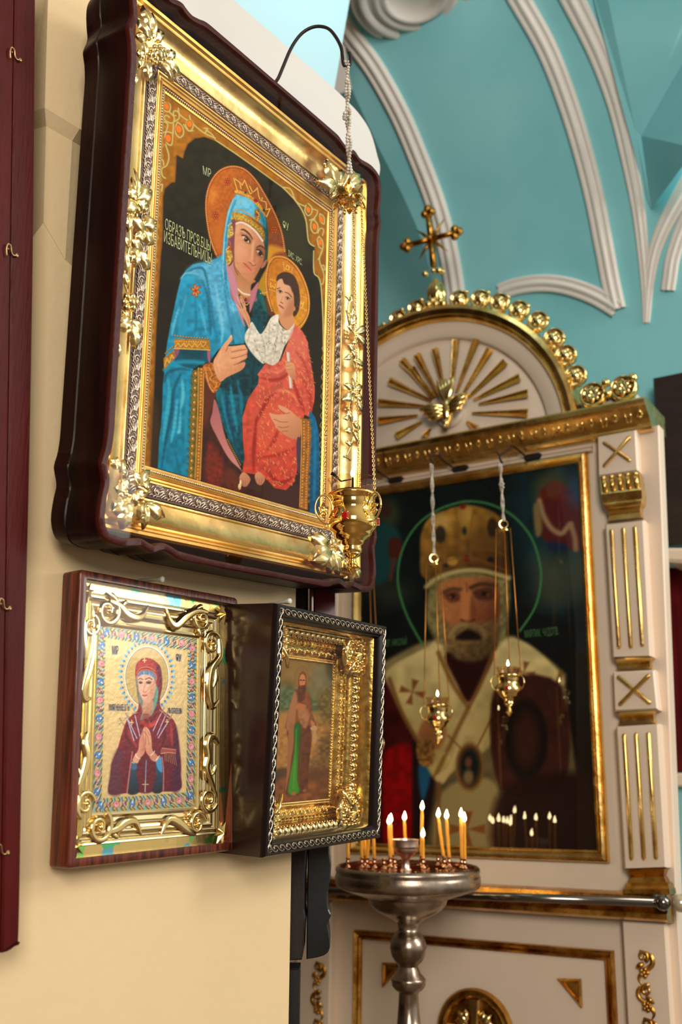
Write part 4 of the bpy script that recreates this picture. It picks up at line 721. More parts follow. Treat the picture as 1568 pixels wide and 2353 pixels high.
# right sleeve and border
pt.poly(C((1365, 470), (1410, 420), (1440, 500), (1460, 640), (1460, 900), (1445, 1250), (1365, 1235)), (0, 96, 138), 1.2, grad=((0, 70, 104), (720, 980), (738, 1150)), nz=.2); pt.line(C((1420, 560), (1420, 800), (1405, 1150)), 5, (14, 126, 168), 3, .7)
pt.poly(C((1258, 640), (1292, 640), (1285, 900), (1262, 880)), (70, 50, 70), 1.2)
pt.poly(C((1300, 445), (1380, 460), (1388, 600), (1365, 900), (1350, 1238), (1275, 1215), (1290, 900), (1300, 640)), (146, 92, 24), 1, smooth=False, nz=.2); pt.dots(C((1325, 470), (1325, 700), (1310, 950), (1298, 1210)), 7, 2.2, (190, 110, 36), (238, 176, 84)); pt.dots(C((1365, 475), (1362, 700), (1345, 950), (1335, 1220)), 6, 2.4, (176, 104, 34), (228, 160, 76)); pt.line(C((1302, 460), (1300, 700), (1280, 1205)), 1.4, (220, 166, 70))
for k in range(13): pt.ell(*C((1384-k*2, 540+k*52))[0], 2, 3.2, (146, 92, 24))
pt.build('painting', BIG, 0, BW, 0, BH, 0.0, PAINT, big)
INK = mat('pale_green_lettering', (176, 180, 120), 0.5)
def ltr(parent, fr_, px, body, h, sx, w=.0008, m=None, px2=None):
    u, v = fr_.loc(*px, w); rot = 0
    if px2: u2, v2 = fr_.loc(*px2, w); rot = math.atan2(v2-v, u2-u)
    return text_part('lettering', body, fr_, u, v, h, w, m or INK, parent, sx, rot)
ltr(big, BIG, (379, 526), 'ОБРАЗЪ ПРСВ.БЦЫ', .0245, .47, px2=(478, 575)); ltr(big, BIG, (376, 556), 'ИЗБАВИТЕЛЬНИЦЫ', .0265, .45, px2=(473, 602))
ltr(big, BIG, (466, 400), 'МР', .020, .75, px2=(484, 408)); ltr(big, BIG, (650, 524), 'ѲУ', .020, .7, px2=(664, 531)); ltr(big, BIG, (662, 588), 'ІИС. ХРС.', .0165, .6, px2=(694, 610))
# ------------------------------------------------------------------ mahogany-framed icon
W2, H2 = 0.3428*0.985, 0.404*0.985
ic2 = thing('icon_case', 'reddish wood framed icon of woman in red veil with praying hands inside shiny gilt mouldings', 'framed icon', IC2.P(W2/2, 0, -0.035))
def rrect(u0, u1, v0, v1, r, n=5):
    P = []
    for cx, cy, a0 in ((u0+r, v0+r, PI), (u1-r, v0+r, 1.5*PI), (u1-r, v1-r, 0), (u0+r, v1-r, .5*PI)):
        P += [(cx+r*math.cos(a0+k*PI/2/n), cy+r*math.sin(a0+k*PI/2/n)) for k in range(n+1)]
    return P
def L2(fr_, pts, w): return [fr_.P(a, c, w) for a, c in pts]
o_ = lambda d, w, r=.006: L2(IC2, rrect(d, W2-d, d, H2-d, r), w)
b = MB(); b.loops([o_(0, -.036), o_(0, -.004), o_(.0015, -.0008), o_(.003, 0), o_(.0115, 0, .003), o_(.0125, -.0015, .002), o_(.0125, -.016, .002)], True, True); b.build('wooden_frame', WOODR, ic2, auto=45)
b = MB(); b.add(o_(.0125, -.017, .002), [tuple(range(24))], False); b.build('backing', GOLDF, ic2)
b = MB(); b.add(o_(.0125, -.0035, .002), [tuple(range(24))], False); b.build('glass_pane', PANE, ic2)
# holographic outer foil, prismatic green and blue glints put into its base colour
HOLO = mat('holographic_foil', (246, 216, 140), 0.22, 1.0, bump=0.2, bscale=30)
n = HOLO.node_tree; pb = n.nodes['Principled BSDF']; co = n.nodes.new('ShaderNodeTexCoord'); vo = n.nodes.new('ShaderNodeTexVoronoi'); vo.inputs['Scale'].default_value = 34; vo.feature = 'F1'; vo.distance = 'MANHATTAN'
rp = n.nodes.new('ShaderNodeValToRGB'); rp.color_ramp.interpolation = 'CONSTANT'; n.links.new(co.outputs['Object'], vo.inputs['Vector']); sp = n.nodes.new('ShaderNodeSeparateColor'); n.links.new(vo.outputs['Color'], sp.inputs[0]); n.links.new(sp.outputs[0], rp.inputs[0])
el = rp.color_ramp.elements; el[0].color = (*lin((240, 205, 126)), 1); el[1].position = .62; el[1].color = (*lin((226, 196, 120)), 1)
for p_, c_ in ((.80, (110, 214, 140)), (.88, (120, 200, 220)), (.94, (150, 226, 120))): e = el.new(p_); e.color = (*lin(c_), 1)
n.links.new(rp.outputs[0], pb.inputs['Base Color'])
PQ = [(225, 1437.5), (455, 1465.5), (447.8, 1858.5), (209, 1866)]; WP = -.0165
cs = [IC2.loc(x, y, WP) for x, y in PQ]; pu0, pu1 = (cs[0][0]+cs[3][0])/2, (cs[1][0]+cs[2][0])/2; pv0, pv1 = (cs[2][1]+cs[3][1])/2, (cs[0][1]+cs[1][1])/2
du0, du1, dv0, dv1 = pu0-.0125, W2-.0125-pu1, pv0-.0125, H2-.0125-pv1
def frame2(name, prof, m):
    "moulding given as fraction of the space between print and wooden frame"
    b = MB(); L = []
    for q, w in prof: L.append([IC2.P(pu0-du0*q, pv0-dv0*q, w), IC2.P(pu1+du1*q, pv0-dv0*q, w), IC2.P(pu1+du1*q, pv1+dv1*q, w), IC2.P(pu0-du0*q, pv1+dv1*q, w)])
    for k in range(4): b.loops([[l[k], l[(k+1) % 4]] for l in L], False)
    return b.build(name, m, ic2, auto=40)
frame2('inner_moulding', [(0, -.0162), (0, -.014), (.05, -.0125), (.10, -.0135), (.12, -.0155), (.22, -.0150), (.24, -.0130), (.28, -.0120), (.32, -.0128), (.34, -.0145), (.40, -.0140), (.42, -.0118), (.47, -.0108), (.52, -.0118), (.53, -.0138)], GOLDK)
frame2('outer_moulding', [(.53, -.0138), (.56, -.0116), (.60, -.0106), (.63, -.0112), (.65, -.0135), (.69, -.0135), (.70, -.0116), (.73, -.0112), (.755, -.0150)], GOLDK)
frame2('foil_border', [(.755, -.0150), (1.02, -.0152)], HOLO)
S1 = crop(120, 1300, 3.564); S2 = crop(100, 1640, 3.409); WS = -.0105
def p2(x, y, w=WS): q = IC2.loc(x, y, w); return IC2.P(q[0], q[1], w)
def scroll(S, spi, tail, r0, cw=1, a0=0.0, extra=()):
    b = MB(); c = S(spi[:2])[0]; R_ = spi[2]/3.5; sc2 = 1.66/FPX
    P = []
    cu = IC2.loc(c[0], c[1], WS); n_ = 34
    for i in range(n_+1):
        t = i/n_; a = a0+cw*t*2.6*PI; r = R_*sc2*(.22+.78*(1-t))*1.32; P.append(IC2.P(cu[0]+r*math.cos(a), cu[1]+r*math.sin(a), WS+.0012*t))
    b.ribbon(P, [sc2*R_*(.62-.30*i/n_) for i in range(n_+1)], IC2.n, .42, .12); b.ball(IC2.P(cu[0], cu[1], WS+.002), R_*sc2*.26, 10, 6)
    for T, w0 in ((tail, r0),)+tuple(extra):
        q = spline(S(*T), 6); m = len(q); b.ribbon([p2(x, y) for x, y in q], [w0/3.5*sc2*1.15*math.sin(PI*(.12+.86*i/(m-1)))**.8 for i in range(m)], IC2.n, .42, .16)
    return b.build('scroll_ornament', GOLDP, ic2)
scroll(S1, (455, 370, 92), [(470, 290), (550, 330), (610, 400), (690, 425), (750, 395), (788, 322)], 74, -1, 1.5, [([(560, 350), (600, 300), (620, 310)], 30), ([(590, 390), (640, 445), (700, 430)], 34)])
scroll(S1, (1225, 440, 78), [(1270, 385), (1180, 375), (1090, 420), (1010, 490), (960, 440), (938, 340)], 74, 1, 1.6, [([(1100, 420), (1090, 375), (1080, 380)], 24), ([(1200, 500), (1210, 560), (1235, 555)], 40)])
scroll(S1, (1308, 640, 76), [(1370, 600), (1372, 740), (1300, 850), (1280, 960), (1290, 1100), (1320, 1155), (1368, 1095)], 78, 1, .6, [([(1340, 800), (1345, 920), (1320, 1000)], 40), ([(1262, 900), (1258, 960), (1280, 1010)], 26)])
scroll(S2, (1292, 672, 76), [(1368, 235), (1320, 175), (1280, 230), (1290, 340), (1275, 430), (1320, 540), (1362, 660)], 74, -1, -.4, [([(1345, 400), (1340, 450), (1320, 480)], 36), ([(1262, 440), (1270, 500), (1300, 520)], 26)])
scroll(S1, (316, 490, 62), [(262, 420), (258, 580), (272, 720), (262, 820)], 52, -1, 1.2, [([(340, 520), (330, 700), (290, 880), (252, 1020), (268, 1095), (320, 1080)], 66)])
scroll(S2, (328, 706, 64), [(350, 150), (320, 230), (340, 330), (320, 440), (280, 560), (272, 660)], 66, 1, .2, [([(272, 430), (290, 520), (270, 620)], 34), ([(270, 640), (262, 760), (300, 830)], 50)])
scroll(S2, (438, 890, 86), [(500, 930), (570, 905), (640, 850), (720, 850), (768, 955)], 70, -1, 1.0, [([(540, 940), (570, 960), (600, 955)], 34), ([(650, 850), (700, 830), (750, 880)], 34)])
scroll(S2, (1208, 862, 68), [(1190, 940), (1120, 905), (1050, 850), (980, 830), (925, 945)], 70, 1, .3, [([(1050, 850), (1090, 890), (1085, 930)], 34), ([(1150, 830), (1140, 790), (1160, 780)], 30)])
for (x, y), r in ((S1((280, 210))[0], 20), (S1((1402, 398))[0], 21), (S2((1395, 936))[0], 23), (S2((245, 1042))[0], 22)):
    b = MB(); b.smooth = False; c = IC2.loc(x, y, WS); f = IC2.sub(c[0], c[1], WS, .2); rr = r*1.66/FPX*1.25; ring = []
    for k in range(16): a = k*PI/8; q = rr if k % 2 == 0 else rr*.42; ring.append(f.P(q*math.cos(a), q*math.sin(a), -.001))
    vs = [f.P(0, 0, .006)]+ring; b.add(vs, [(0, 1+k, 1+(k+1) % 16) for k in range(16)]); b.build('corner_star', GOLDP, ic2)
# the print with its enamelled border
p = Painting(PQ, 210, 340); E_ = crop(240, 1460, 6.36)
p.fill((206, 176, 110), ((190, 158, 92), (300, 1440), (330, 1860)), .1, 5)
inner = [(243, 1468), (430, 1496), (425.6, 1822), (233.5, 1831)]
bc = ((222, 196, 130))
p.poly(inner, (222, 192, 132), 1, smooth=False, nz=.05)
for k in range(-60, 70):   # woven lattice of the gilt ground
    x = 330+k*5.4; p.line([(x-110, 1450), (x+110, 1850)], .8, (190, 156, 94), .6, .45, smooth=False); p.line([(x+110, 1450), (x-110, 1850)], .8, (238, 214, 160), .6, .45, smooth=False)
# border cells
def mid(a, c, t): return (a[0]+(c[0]-a[0])*t, a[1]+(c[1]-a[1])*t)
OQ = PQ
def enamel(o0, o1, i0, i1, n, ph):
    for k in range(n):
        t0 = (k+.5)/n; po, pi_ = mid(o0, o1, t0), mid(i0, i1, t0); cx, cy = (po[0]+pi_[0])/2, (po[1]+pi_[1])/2
        tx, ty = (o1[0]-o0[0])/n, (o1[1]-o0[1])/n; nx_, ny_ = (pi_[0]-po[0])/2, (pi_[1]-po[1])/2
        P_ = lambda a, c: (cx+tx*a+nx_*c, cy+ty*a+ny_*c)
        kind = (k+ph) % 4
        p.poly([P_(-.5, -.9), P_(-.1, -.9), P_(-.45, -.2)], (112, 178, 180), .8, smooth=False); p.poly([P_(.5, .9), P_(.1, .9), P_(.45, .2)], (108, 176, 196), .8, smooth=False)
        p.line([P_(-.5, .85), P_(-.2, .3), P_(.1, -.3), P_(.5, -.85)], 2.2, (30, 52, 48), .6); p.line([P_(-.45, .9), P_(-.15, .35), P_(.15, -.25), P_(.55, -.8)], 1.3, (226, 212, 170), .5)
        p.line([P_(-.1, .85), P_(.2, .5), P_(.1, .2)], 2, (30, 52, 48), .6); p.line([P_(.1, -.85), P_(-.25, -.5), P_(-.1, -.2)], 1.8, (30, 52, 48), .6)
        if kind == 0:
            p.ell(*P_(0, 0), 7.6, 8.4, (150, 84, 88)); p.ell(*P_(0, 0), 6.6, 7.4, (226, 148, 150)); p.ell(*P_(.05, -.1), 3.6, 4.2, (242, 190, 188)); p.ell(*P_(-.04, .1), 2, 2.4, (206, 104, 116)); p.line([P_(-.12, -.2), P_(.12, -.25), P_(.14, .15)], 1, (198, 100, 112), .5)
        elif kind == 2:
            p.ell(*P_(0, 0), 6.8, 9, (28, 66, 100)); p.ell(*P_(0, 0), 5.8, 8, (64, 134, 196)); p.poly([P_(0, -.55), P_(.1, 0), P_(0, .6), P_(-.1, 0)], (232, 230, 226), .6); p.ell(*P_(0, -.1), 1.6, 2.4, (120, 60, 90))
        else:
            p.ell(*P_(0, 0), 5, 6.2, (58, 52, 50)); p.ell(*P_(-.05, .05), 4, 5, (176, 116, 130)); p.line([P_(-.15, .3), P_(0, -.1), P_(.2, -.3)], 1.4, (240, 224, 206), .5); p.line([P_(-.2, -.2), P_(.1, .2)], 1.2, (90, 44, 70), .5)
enamel(OQ[0], OQ[1], inner[0], inner[1], 12, 2); enamel(OQ[3], OQ[2], inner[3], inner[2], 12, 2)
enamel(OQ[0], OQ[3], inner[0], inner[3], 19, 1); enamel(OQ[1], OQ[2], inner[1], inner[2], 19, 0)
for a in range(4): p.line([inner[a], inner[(a+1) % 4]], 2.2, (214, 184, 110), .7, smooth=False); p.line([OQ[a], OQ[(a+1) % 4]], 4, (206, 172, 92), .9, smooth=False)
# radiant halo
hc = E_((612, 610))[0]
for k in range(40):
    a = 2*PI*k/40; x, y = hc[0]+59*math.cos(a), hc[1]+80*math.sin(a)
    if y > 1635: continue
    p.poly([(x-4.2*math.sin(a)*.9, y+4.8*math.cos(a)), (x+8*math.cos(a), y+8.6*math.sin(a)), (x+4.2*math.sin(a)*.9, y-4.8*math.cos(a))], (96, 178, 210), .7, smooth=False); p.ell(x-1*math.cos(a), y-1*math.sin(a), 1.8, 2.2, (90, 84, 140))
p.ell(*hc, 52, 72, (214, 196, 160), 1); p.ell(*hc, 49.5, 69, (140, 120, 110), .7); p.ell(*hc, 47.5, 66.5, (216, 188, 116), .8); p.ell(*hc, 46, 64.5, (178, 148, 78), 1)
for k in range(110):
    a = 2*PI*k/110; p.line([(hc[0]+16*math.cos(a), hc[1]+22*math.sin(a)), (hc[0]+45*math.cos(a), hc[1]+63*math.sin(a))], .9, (232, 210, 150), .5, .8, smooth=False)
p.dots([(hc[0]+50.6*math.cos(2*PI*k/40), hc[1]+70*math.sin(2*PI*k/40)) for k in range(41)], 2.9, 1.1, (250, 246, 240))
# mantle
man = E_((445, 640), (440, 500), (470, 410), (540, 345), (620, 330), (720, 370), (800, 450), (828, 600), (830, 760), (805, 880), (800, 1010), (850, 1110), (930, 1170), (1010, 1260), (1040, 1340), (1075, 1530), (1095, 1750), (1110, 1900), (1105, 2050), (1090, 2270), (700, 2290), (330, 2300), (60, 2305), (75, 2050), (100, 1850), (180, 1660), (250, 1420), (310, 1260), (400, 1160), (470, 1100), (490, 1000), (470, 850))
p.poly(man, (142, 36, 38), 1, grad=((96, 22, 40), (330, 1560), (420, 1800)), nz=.14, nscale=6)
p.poly(E_((800, 450), (830, 600), (830, 760), (800, 900), (795, 1010), (760, 1100), (790, 850), (780, 620), (740, 480)), (96, 26, 44), 2, .9); p.poly(E_((60, 2305), (75, 2050), (100, 1850), (180, 1660), (300, 1750), (230, 1900), (230, 2300)), (92, 48, 60), 4, .8)
p.poly(E_((1040, 1340), (1095, 1750), (1105, 2050), (1090, 2270), (980, 2280), (1000, 1900), (1000, 1500)), (72, 26, 58), 4, .8)
p.poly(E_((470, 420), (560, 350), (650, 345), (720, 400), (745, 500), (740, 530), (600, 470), (480, 520)), (176, 56, 48), 4, .8)
for q, w, c in (([(520, 1230), (600, 1320), (700, 1300), (800, 1180)], 9, (176, 44, 40)), ([(560, 1120), (600, 1260), (680, 1250), (780, 1130)], 5, (90, 18, 26)), ([(340, 1280), (300, 1450), (420, 1650)], 5, (88, 20, 28)), ([(870, 1350), (860, 1500), (830, 1640)], 5, (88, 20, 30)), ([(960, 1300), (970, 1450), (980, 1620)], 6, (170, 54, 56)), ([(700, 1420), (800, 1350), (900, 1270)], 4, (100, 20, 28)), ([(330, 1380), (400, 1520), (460, 1640)], 5, (168, 60, 52)), ([(640, 1260), (680, 1330), (760, 1260)], 4, (206, 74, 62))): p.line(E_(*q), w, c, 2, .7, taper=True)
# inner lining, neck, face
p.poly(E_((450, 640), (490, 540), (560, 520), (680, 540), (740, 610), (745, 700), (775, 800), (770, 920), (730, 1080), (650, 1190), (560, 1230), (510, 1235), (540, 1100), (490, 960), (470, 800)), (112, 128, 116), 1); p.poly(E_((745, 760), (775, 820), (760, 960), (700, 1130), (660, 1180), (720, 1000), (735, 850)), (92, 156, 134), 1.2)
p.poly(E_((560, 960), (690, 950), (700, 1080), (650, 1180), (560, 1190), (545, 1100)), (206, 150, 118), 1, grad=((176, 120, 92), (330, 1615), (345, 1645))); p.poly(E_((560, 1150), (650, 1160), (620, 1215), (550, 1225)), (146, 76, 66), 1)
p.poly(E_((478, 600), (540, 570), (620, 560), (700, 590), (732, 680), (735, 800), (700, 920), (620, 985), (570, 975), (520, 890), (490, 780)), (226, 176, 148), 1, grad=((206, 148, 118), (325, 1585), (352, 1595)))
p.poly(E_((480, 610), (490, 560), (560, 525), (680, 535), (735, 610), (730, 670), (690, 600), (600, 575), (530, 580)), (84, 128, 168), 1); p.line(E_((565, 530), (572, 575)), 1.2, (170, 190, 206)); p.line(E_((640, 530), (650, 580)), 1.2, (170, 190, 206))
p.line(E_((450, 640), (490, 550), (570, 505), (690, 530), (748, 600), (735, 690)), 2.6, (190, 104, 84)); p.line(E_((455, 560), (520, 480), (640, 470), (735, 530)), 1.6, (206, 130, 100))
p.line(E_((488, 650), (515, 632), (550, 650)), 1.7, (70, 44, 36), .8); p.line(E_((590, 648), (640, 625), (690, 650)), 1.9, (70, 44, 36), .8)
p.ell(*E_((516, 690))[0], 4, 3.4, (150, 104, 88), 1.5); p.ell(*E_((636, 692))[0], 5.6, 4, (150, 100, 84), 1.5); p.line(E_((495, 690), (515, 700), (545, 695)), 1.7, (60, 36, 34), .7); p.line(E_((605, 690), (640, 700), (670, 688)), 2, (56, 34, 32), .7); p.ell(*E_((518, 697))[0], 1.8, 1.8, (40, 24, 24)); p.ell(*E_((638, 698))[0], 2.2, 2.0, (40, 24, 24))
p.line(E_((575, 700), (570, 780), (556, 820)), 1.6, (206, 150, 124), 1); p.line(E_((556, 825), (580, 836), (602, 826)), 1.6, (176, 104, 86), .8); p.line(E_((550, 880), (580, 890), (612, 880)), 2.6, (196, 88, 82), .8); p.line(E_((552, 878), (612, 880)), .9, (140, 50, 52), .6, smooth=False); p.poly(E_((680, 760), (730, 720), (715, 880), (660, 950)), (196, 134, 106), 3, .6); p.ell(*E_((520, 800))[0], 4, 4, (232, 160, 140), 2, .5)
# shoulders: swords
for a, c in (((300, 1140), (420, 1540)), ((340, 1240), (465, 1510)), ((435, 1170), (505, 1475)), ((815, 1150), (700, 1400)), ((890, 1160), (760, 1460)), ((925, 1260), (775, 1505))):
    p.line([E_(a)[0], E_(c)[0]], 2.0, (158, 158, 196), .7, smooth=False); p.line([E_(a)[0], E_(c)[0]], .8, (226, 226, 240), .5, smooth=False)
for a, c in (((215, 1215), (275, 1310)), ((210, 1300), (275, 1240)), ((300, 1140), (340, 1200)), ((290, 1215), (350, 1195)), ((410, 1070), (440, 1140)), ((400, 1150), (470, 1135)), ((860, 1070), (820, 1150)), ((795, 1095), (860, 1140)), ((920, 1110), (880, 1180)), ((860, 1150), (930, 1200)), ((980, 1165), (930, 1240)), ((900, 1190), (970, 1225))):
    p.line([E_(a)[0], E_(c)[0]], 2.2, (96, 50, 46), .7, smooth=False); p.line([E_(a)[0], E_(c)[0]], 1, (226, 206, 170), .5, smooth=False)
for x, y in ((390, 1275), (905, 1270), (577, 368)):
    p.line(E_((x-24, y), (x+24, y)), 2, (224, 196, 130), .6, smooth=False); p.line(E_((x, y-34), (x, y+34)), 2, (224, 196, 130), .6, smooth=False)
# opening of the mantle, blue cuffs
p.poly(E_((470, 1850), (600, 1780), (740, 1860), (750, 2050), (700, 2280), (500, 2290), (460, 2080)), (104, 26, 36), 2); p.poly(E_((390, 1840), (470, 1860), (460, 2050), (490, 2290), (330, 2300), (370, 2000)), (44, 70, 92), 1.5, grad=((30, 40, 50), (300, 1770), (315, 1820))); p.poly(E_((735, 1900), (830, 1960), (835, 2280), (690, 2290), (740, 2060)), (40, 72, 98), 1.5, grad=((40, 34, 46), (360, 1770), (365, 1820)))
p.poly(E_((735, 1830), (780, 1780), (820, 1790), (835, 1900), (830, 2010), (770, 1960)), (70, 150, 198), 1.2); p.poly(E_((390, 1860), (460, 1880), (450, 1960), (380, 1950)), (70, 100, 132), 1.2)
p.line(E_((400, 1700), (380, 1840), (350, 2060), (320, 2300)), 3, (170, 84, 80)); p.dots(E_((395, 1700), (375, 1840), (345, 2060), (318, 2300)), 3.4, 1, (206, 150, 130)); p.line(E_((830, 1780), (850, 2000), (845, 2280)), 3, (150, 60, 76)); p.dots(E_((835, 1790), (855, 2000), (850, 2280)), 3.4, 1, (206, 160, 140))
p.line(E_((600, 1830), (592, 2000), (585, 2290)), 1.8, (120, 170, 210)); p.line(E_((545, 2180), (630, 2180)), 2, (210, 190, 160)); p.line(E_((585, 2130), (580, 2280)), 2, (190, 160, 140))
# praying hands
SKN = (226, 164, 132)
p.poly(E_((580, 1340), (555, 1370), (510, 1480), (495, 1560), (480, 1680), (440, 1740), (400, 1830), (470, 1870), (510, 1800), (570, 1730), (595, 1600), (600, 1420)), SKN, 1, grad=((196, 122, 96), (312, 1720), (330, 1720))); p.poly(E_((575, 1345), (620, 1360), (660, 1430), (680, 1560), (690, 1680), (760, 1760), (790, 1800), (740, 1850), (680, 1830), (640, 1770), (595, 1700), (580, 1560), (560, 1420)), SKN, 1, grad=((206, 136, 108), (333, 1680), (350, 1740)))
for q in ([(580, 1345), (592, 1450), (590, 1600)], [(560, 1400), (620, 1480), (640, 1600)], [(600, 1370), (650, 1460)], [(545, 1400), (510, 1500)]): p.line(E_(*q), 1.2, (150, 74, 58), .7, .8)
p.dots(E_((440, 1730), (470, 1790), (520, 1810)), 3, 1.2, (240, 226, 214)); p.dots(E_((660, 1760), (700, 1730), (720, 1700)), 3, 1.2, (240, 226, 214)); p.dots(E_((740, 1840), (770, 1790), (790, 1770)), 3, 1.2, (240, 226, 214)); p.dots(E_((390, 1850), (430, 1870)), 3, 1.2, (240, 226, 214))
# fringed sleeve
p.poly(E_((830, 1650), (930, 1660), (1035, 1680), (1030, 1730), (920, 1720), (815, 1730)), (156, 72, 66), 1); p.line(E_((830, 1655), (1035, 1682)), 1.3, (214, 150, 120)); p.line(E_((815, 1735), (920, 1722), (1030, 1735)), 1.6, (226, 176, 140))
for k in range(14): x = 860+k*12; p.line(E_((x, 1735), (x+k*2, 1830+k*6)), 1.1, (196, 140, 104) if k % 2 else (60, 24, 34), .6, .9, smooth=False)
for x, y, w_, h_ in ((141, 218, 80, 130), (1078, 325, 80, 110), (180, 1062, 245, 85), (1028, 1107, 210, 75)):
    p.poly(E_((x-w_/2, y-h_/2), (x+w_/2, y-h_/2+8), (x+w_/2, y+h_/2+8), (x-w_/2, y+h_/2)), (150, 138, 130), .7, .8, smooth=False)
PRINT = mat('glossy_print', None, 0.3, 0.25, attr='paint', bump=0.1, bscale=160)
p.build('painting', IC2, pu0, pu1, pv0, pv1, WP+.0006, PRINT, ic2)
INK2 = mat('dark_blue_lettering', (56, 58, 84), 0.5)
for body, a, c, h, sx in (('МР', (110, 275), (190, 275), .0165, .55), ('ѲУ', (1045, 375), (1120, 385), .0155, .55), ('УМЯГЧЕНІЕ ЗЛЫ', (62, 1095), (300, 1098), .0125, .40), ('ХЪ СЕРДЕЦЪ', (925, 1140), (1130, 1143), .0115, .40)):
    ltr(ic2, IC2, E_(a)[0], body, h, sx, WP+.0012, INK2, px2=E_(c)[0])
# ------------------------------------------------------------------ deep dark boxed icon with embossed gilt cover
W3, H3 = 0.389, 0.390
ic3 = thing('icon_case', 'deep dark brown boxed icon with embossed gilt cover around standing bearded saint', 'framed icon', IC3.P(W3/2, 0, -0.10))
b = MB(); b.frame(IC3, 0, W3, 0, H3, [(-.010, -.112), (0, -.112), (0, -.010), (-.0005, -.006)]); b.add([IC3.P(0, 0, -.112), IC3.P(W3, 0, -.112), IC3.P(W3, H3, -.112), IC3.P(0, H3, -.112)], [(3, 2, 1, 0)]); b.build('case_body', WOODB, ic3, auto=40)
b = MB(); b.frame(IC3, 0, W3, 0, H3, [(0, -.010), (-.0003, -.005), (-.002, -.001), (-.005, .0005), (-.0062, -.0005), (-.0068, -.0012), (-.0165, -.0012), (-.017, .0002), (-.0185, .0002), (-.0195, -.0015), (-.021, -.0045), (-.0225, -.0048), (-.024, -.008), (-.0245, -.030), (-.0245, -.080)]); b.build('front_frame', mat('dark_walnut_frame', (28, 17, 15), .3, bump=.05, coat=.1, spec=.3), ic3, auto=40)
def side_frames(fr_, u0, u1, v0, v1):
    return [(fr_.sub(u0, v0, 0, 0), u1-u0), (fr_.sub(u1, v0, 0, PI/2), v1-v0), (fr_.sub(u1, v1, 0, PI), u1-u0), (fr_.sub(u0, v1, 0, 1.5*PI), v1-v0)]
b = MB(); st = .0182
for f, L in side_frames(IC3, .0116, W3-.0116, .0116, H3-.0116):   # local v points inwards on every side
    n = int(round(L/st)); s_ = L/n
    for i in range(n):
        q = spline([(i*s_-.006, .0046), (i*s_+.002, .0036), (i*s_+.0085, -.0014), (i*s_+.016, -.0046), (i*s_+.023, -.0042)], 4)
        b.tube([f.P(x, y, -.0003) for x, y in q], [.00135*math.sin(PI*(.12+.76*k/(len(q)-1))) for k in range(len(q))], 5)
        b.tube(spiral(f, i*s_+.0135, .0012, .0030, 1.1, .5, -.0004, 10), .00065, 4)
        for x, y, r in ((.0050, -.0030, .0010), (.0020, -.0046, .0008), (.0185, .0030, .0010), (.0160, .0046, .0008), (.0135, .0012, .0009)): b.ball(f.P(i*s_+x, y, -.0006), r, 5, 4)
b.build('silvered_rope_trim', mat('silvered_trim', (226, 208, 184), .22, 1.0), ic3)
b = MB(); b.add([IC3.P(.024, .024, -.013), IC3.P(W3-.024, .024, -.013), IC3.P(W3-.024, H3-.024, -.013), IC3.P(.024, H3-.024, -.013)], [(0, 1, 2, 3)]); b.build('glass_pane', PANE, ic3)
G0u, G1u, G0v, G1v = .075, .314, .0675, .3135; WB = -.075
BO = .0505
b = MB(); b.frame(IC3, G0u, G1u, G0v, G1v, [(q*BO, w) for q, w in ((-.03, WB), (0, WB+.003), (.03, WB+.004), (.04, WB+.002), (.12, WB+.003), (.13, WB+.005), (.15, WB+.005), (.16, WB+.004), (.27, WB+.012), (.38, WB+.014), (.39, WB+.018), (.42, WB+.019), (.44, WB+.017), (.47, WB+.013), (.60, WB+.014), (.63, WB+.022), (.65, WB+.023), (.67, WB+.021), (.76, WB+.028), (.88, WB+.032), (.90, WB+.038), (.93, WB+.038), (.94, WB+.036), (.965, WB+.040), (.985, WB+.058), (1.02, WB+.060))]); b.build('gilt_cover', GOLDE, ic3, auto=40)
bb = MB()
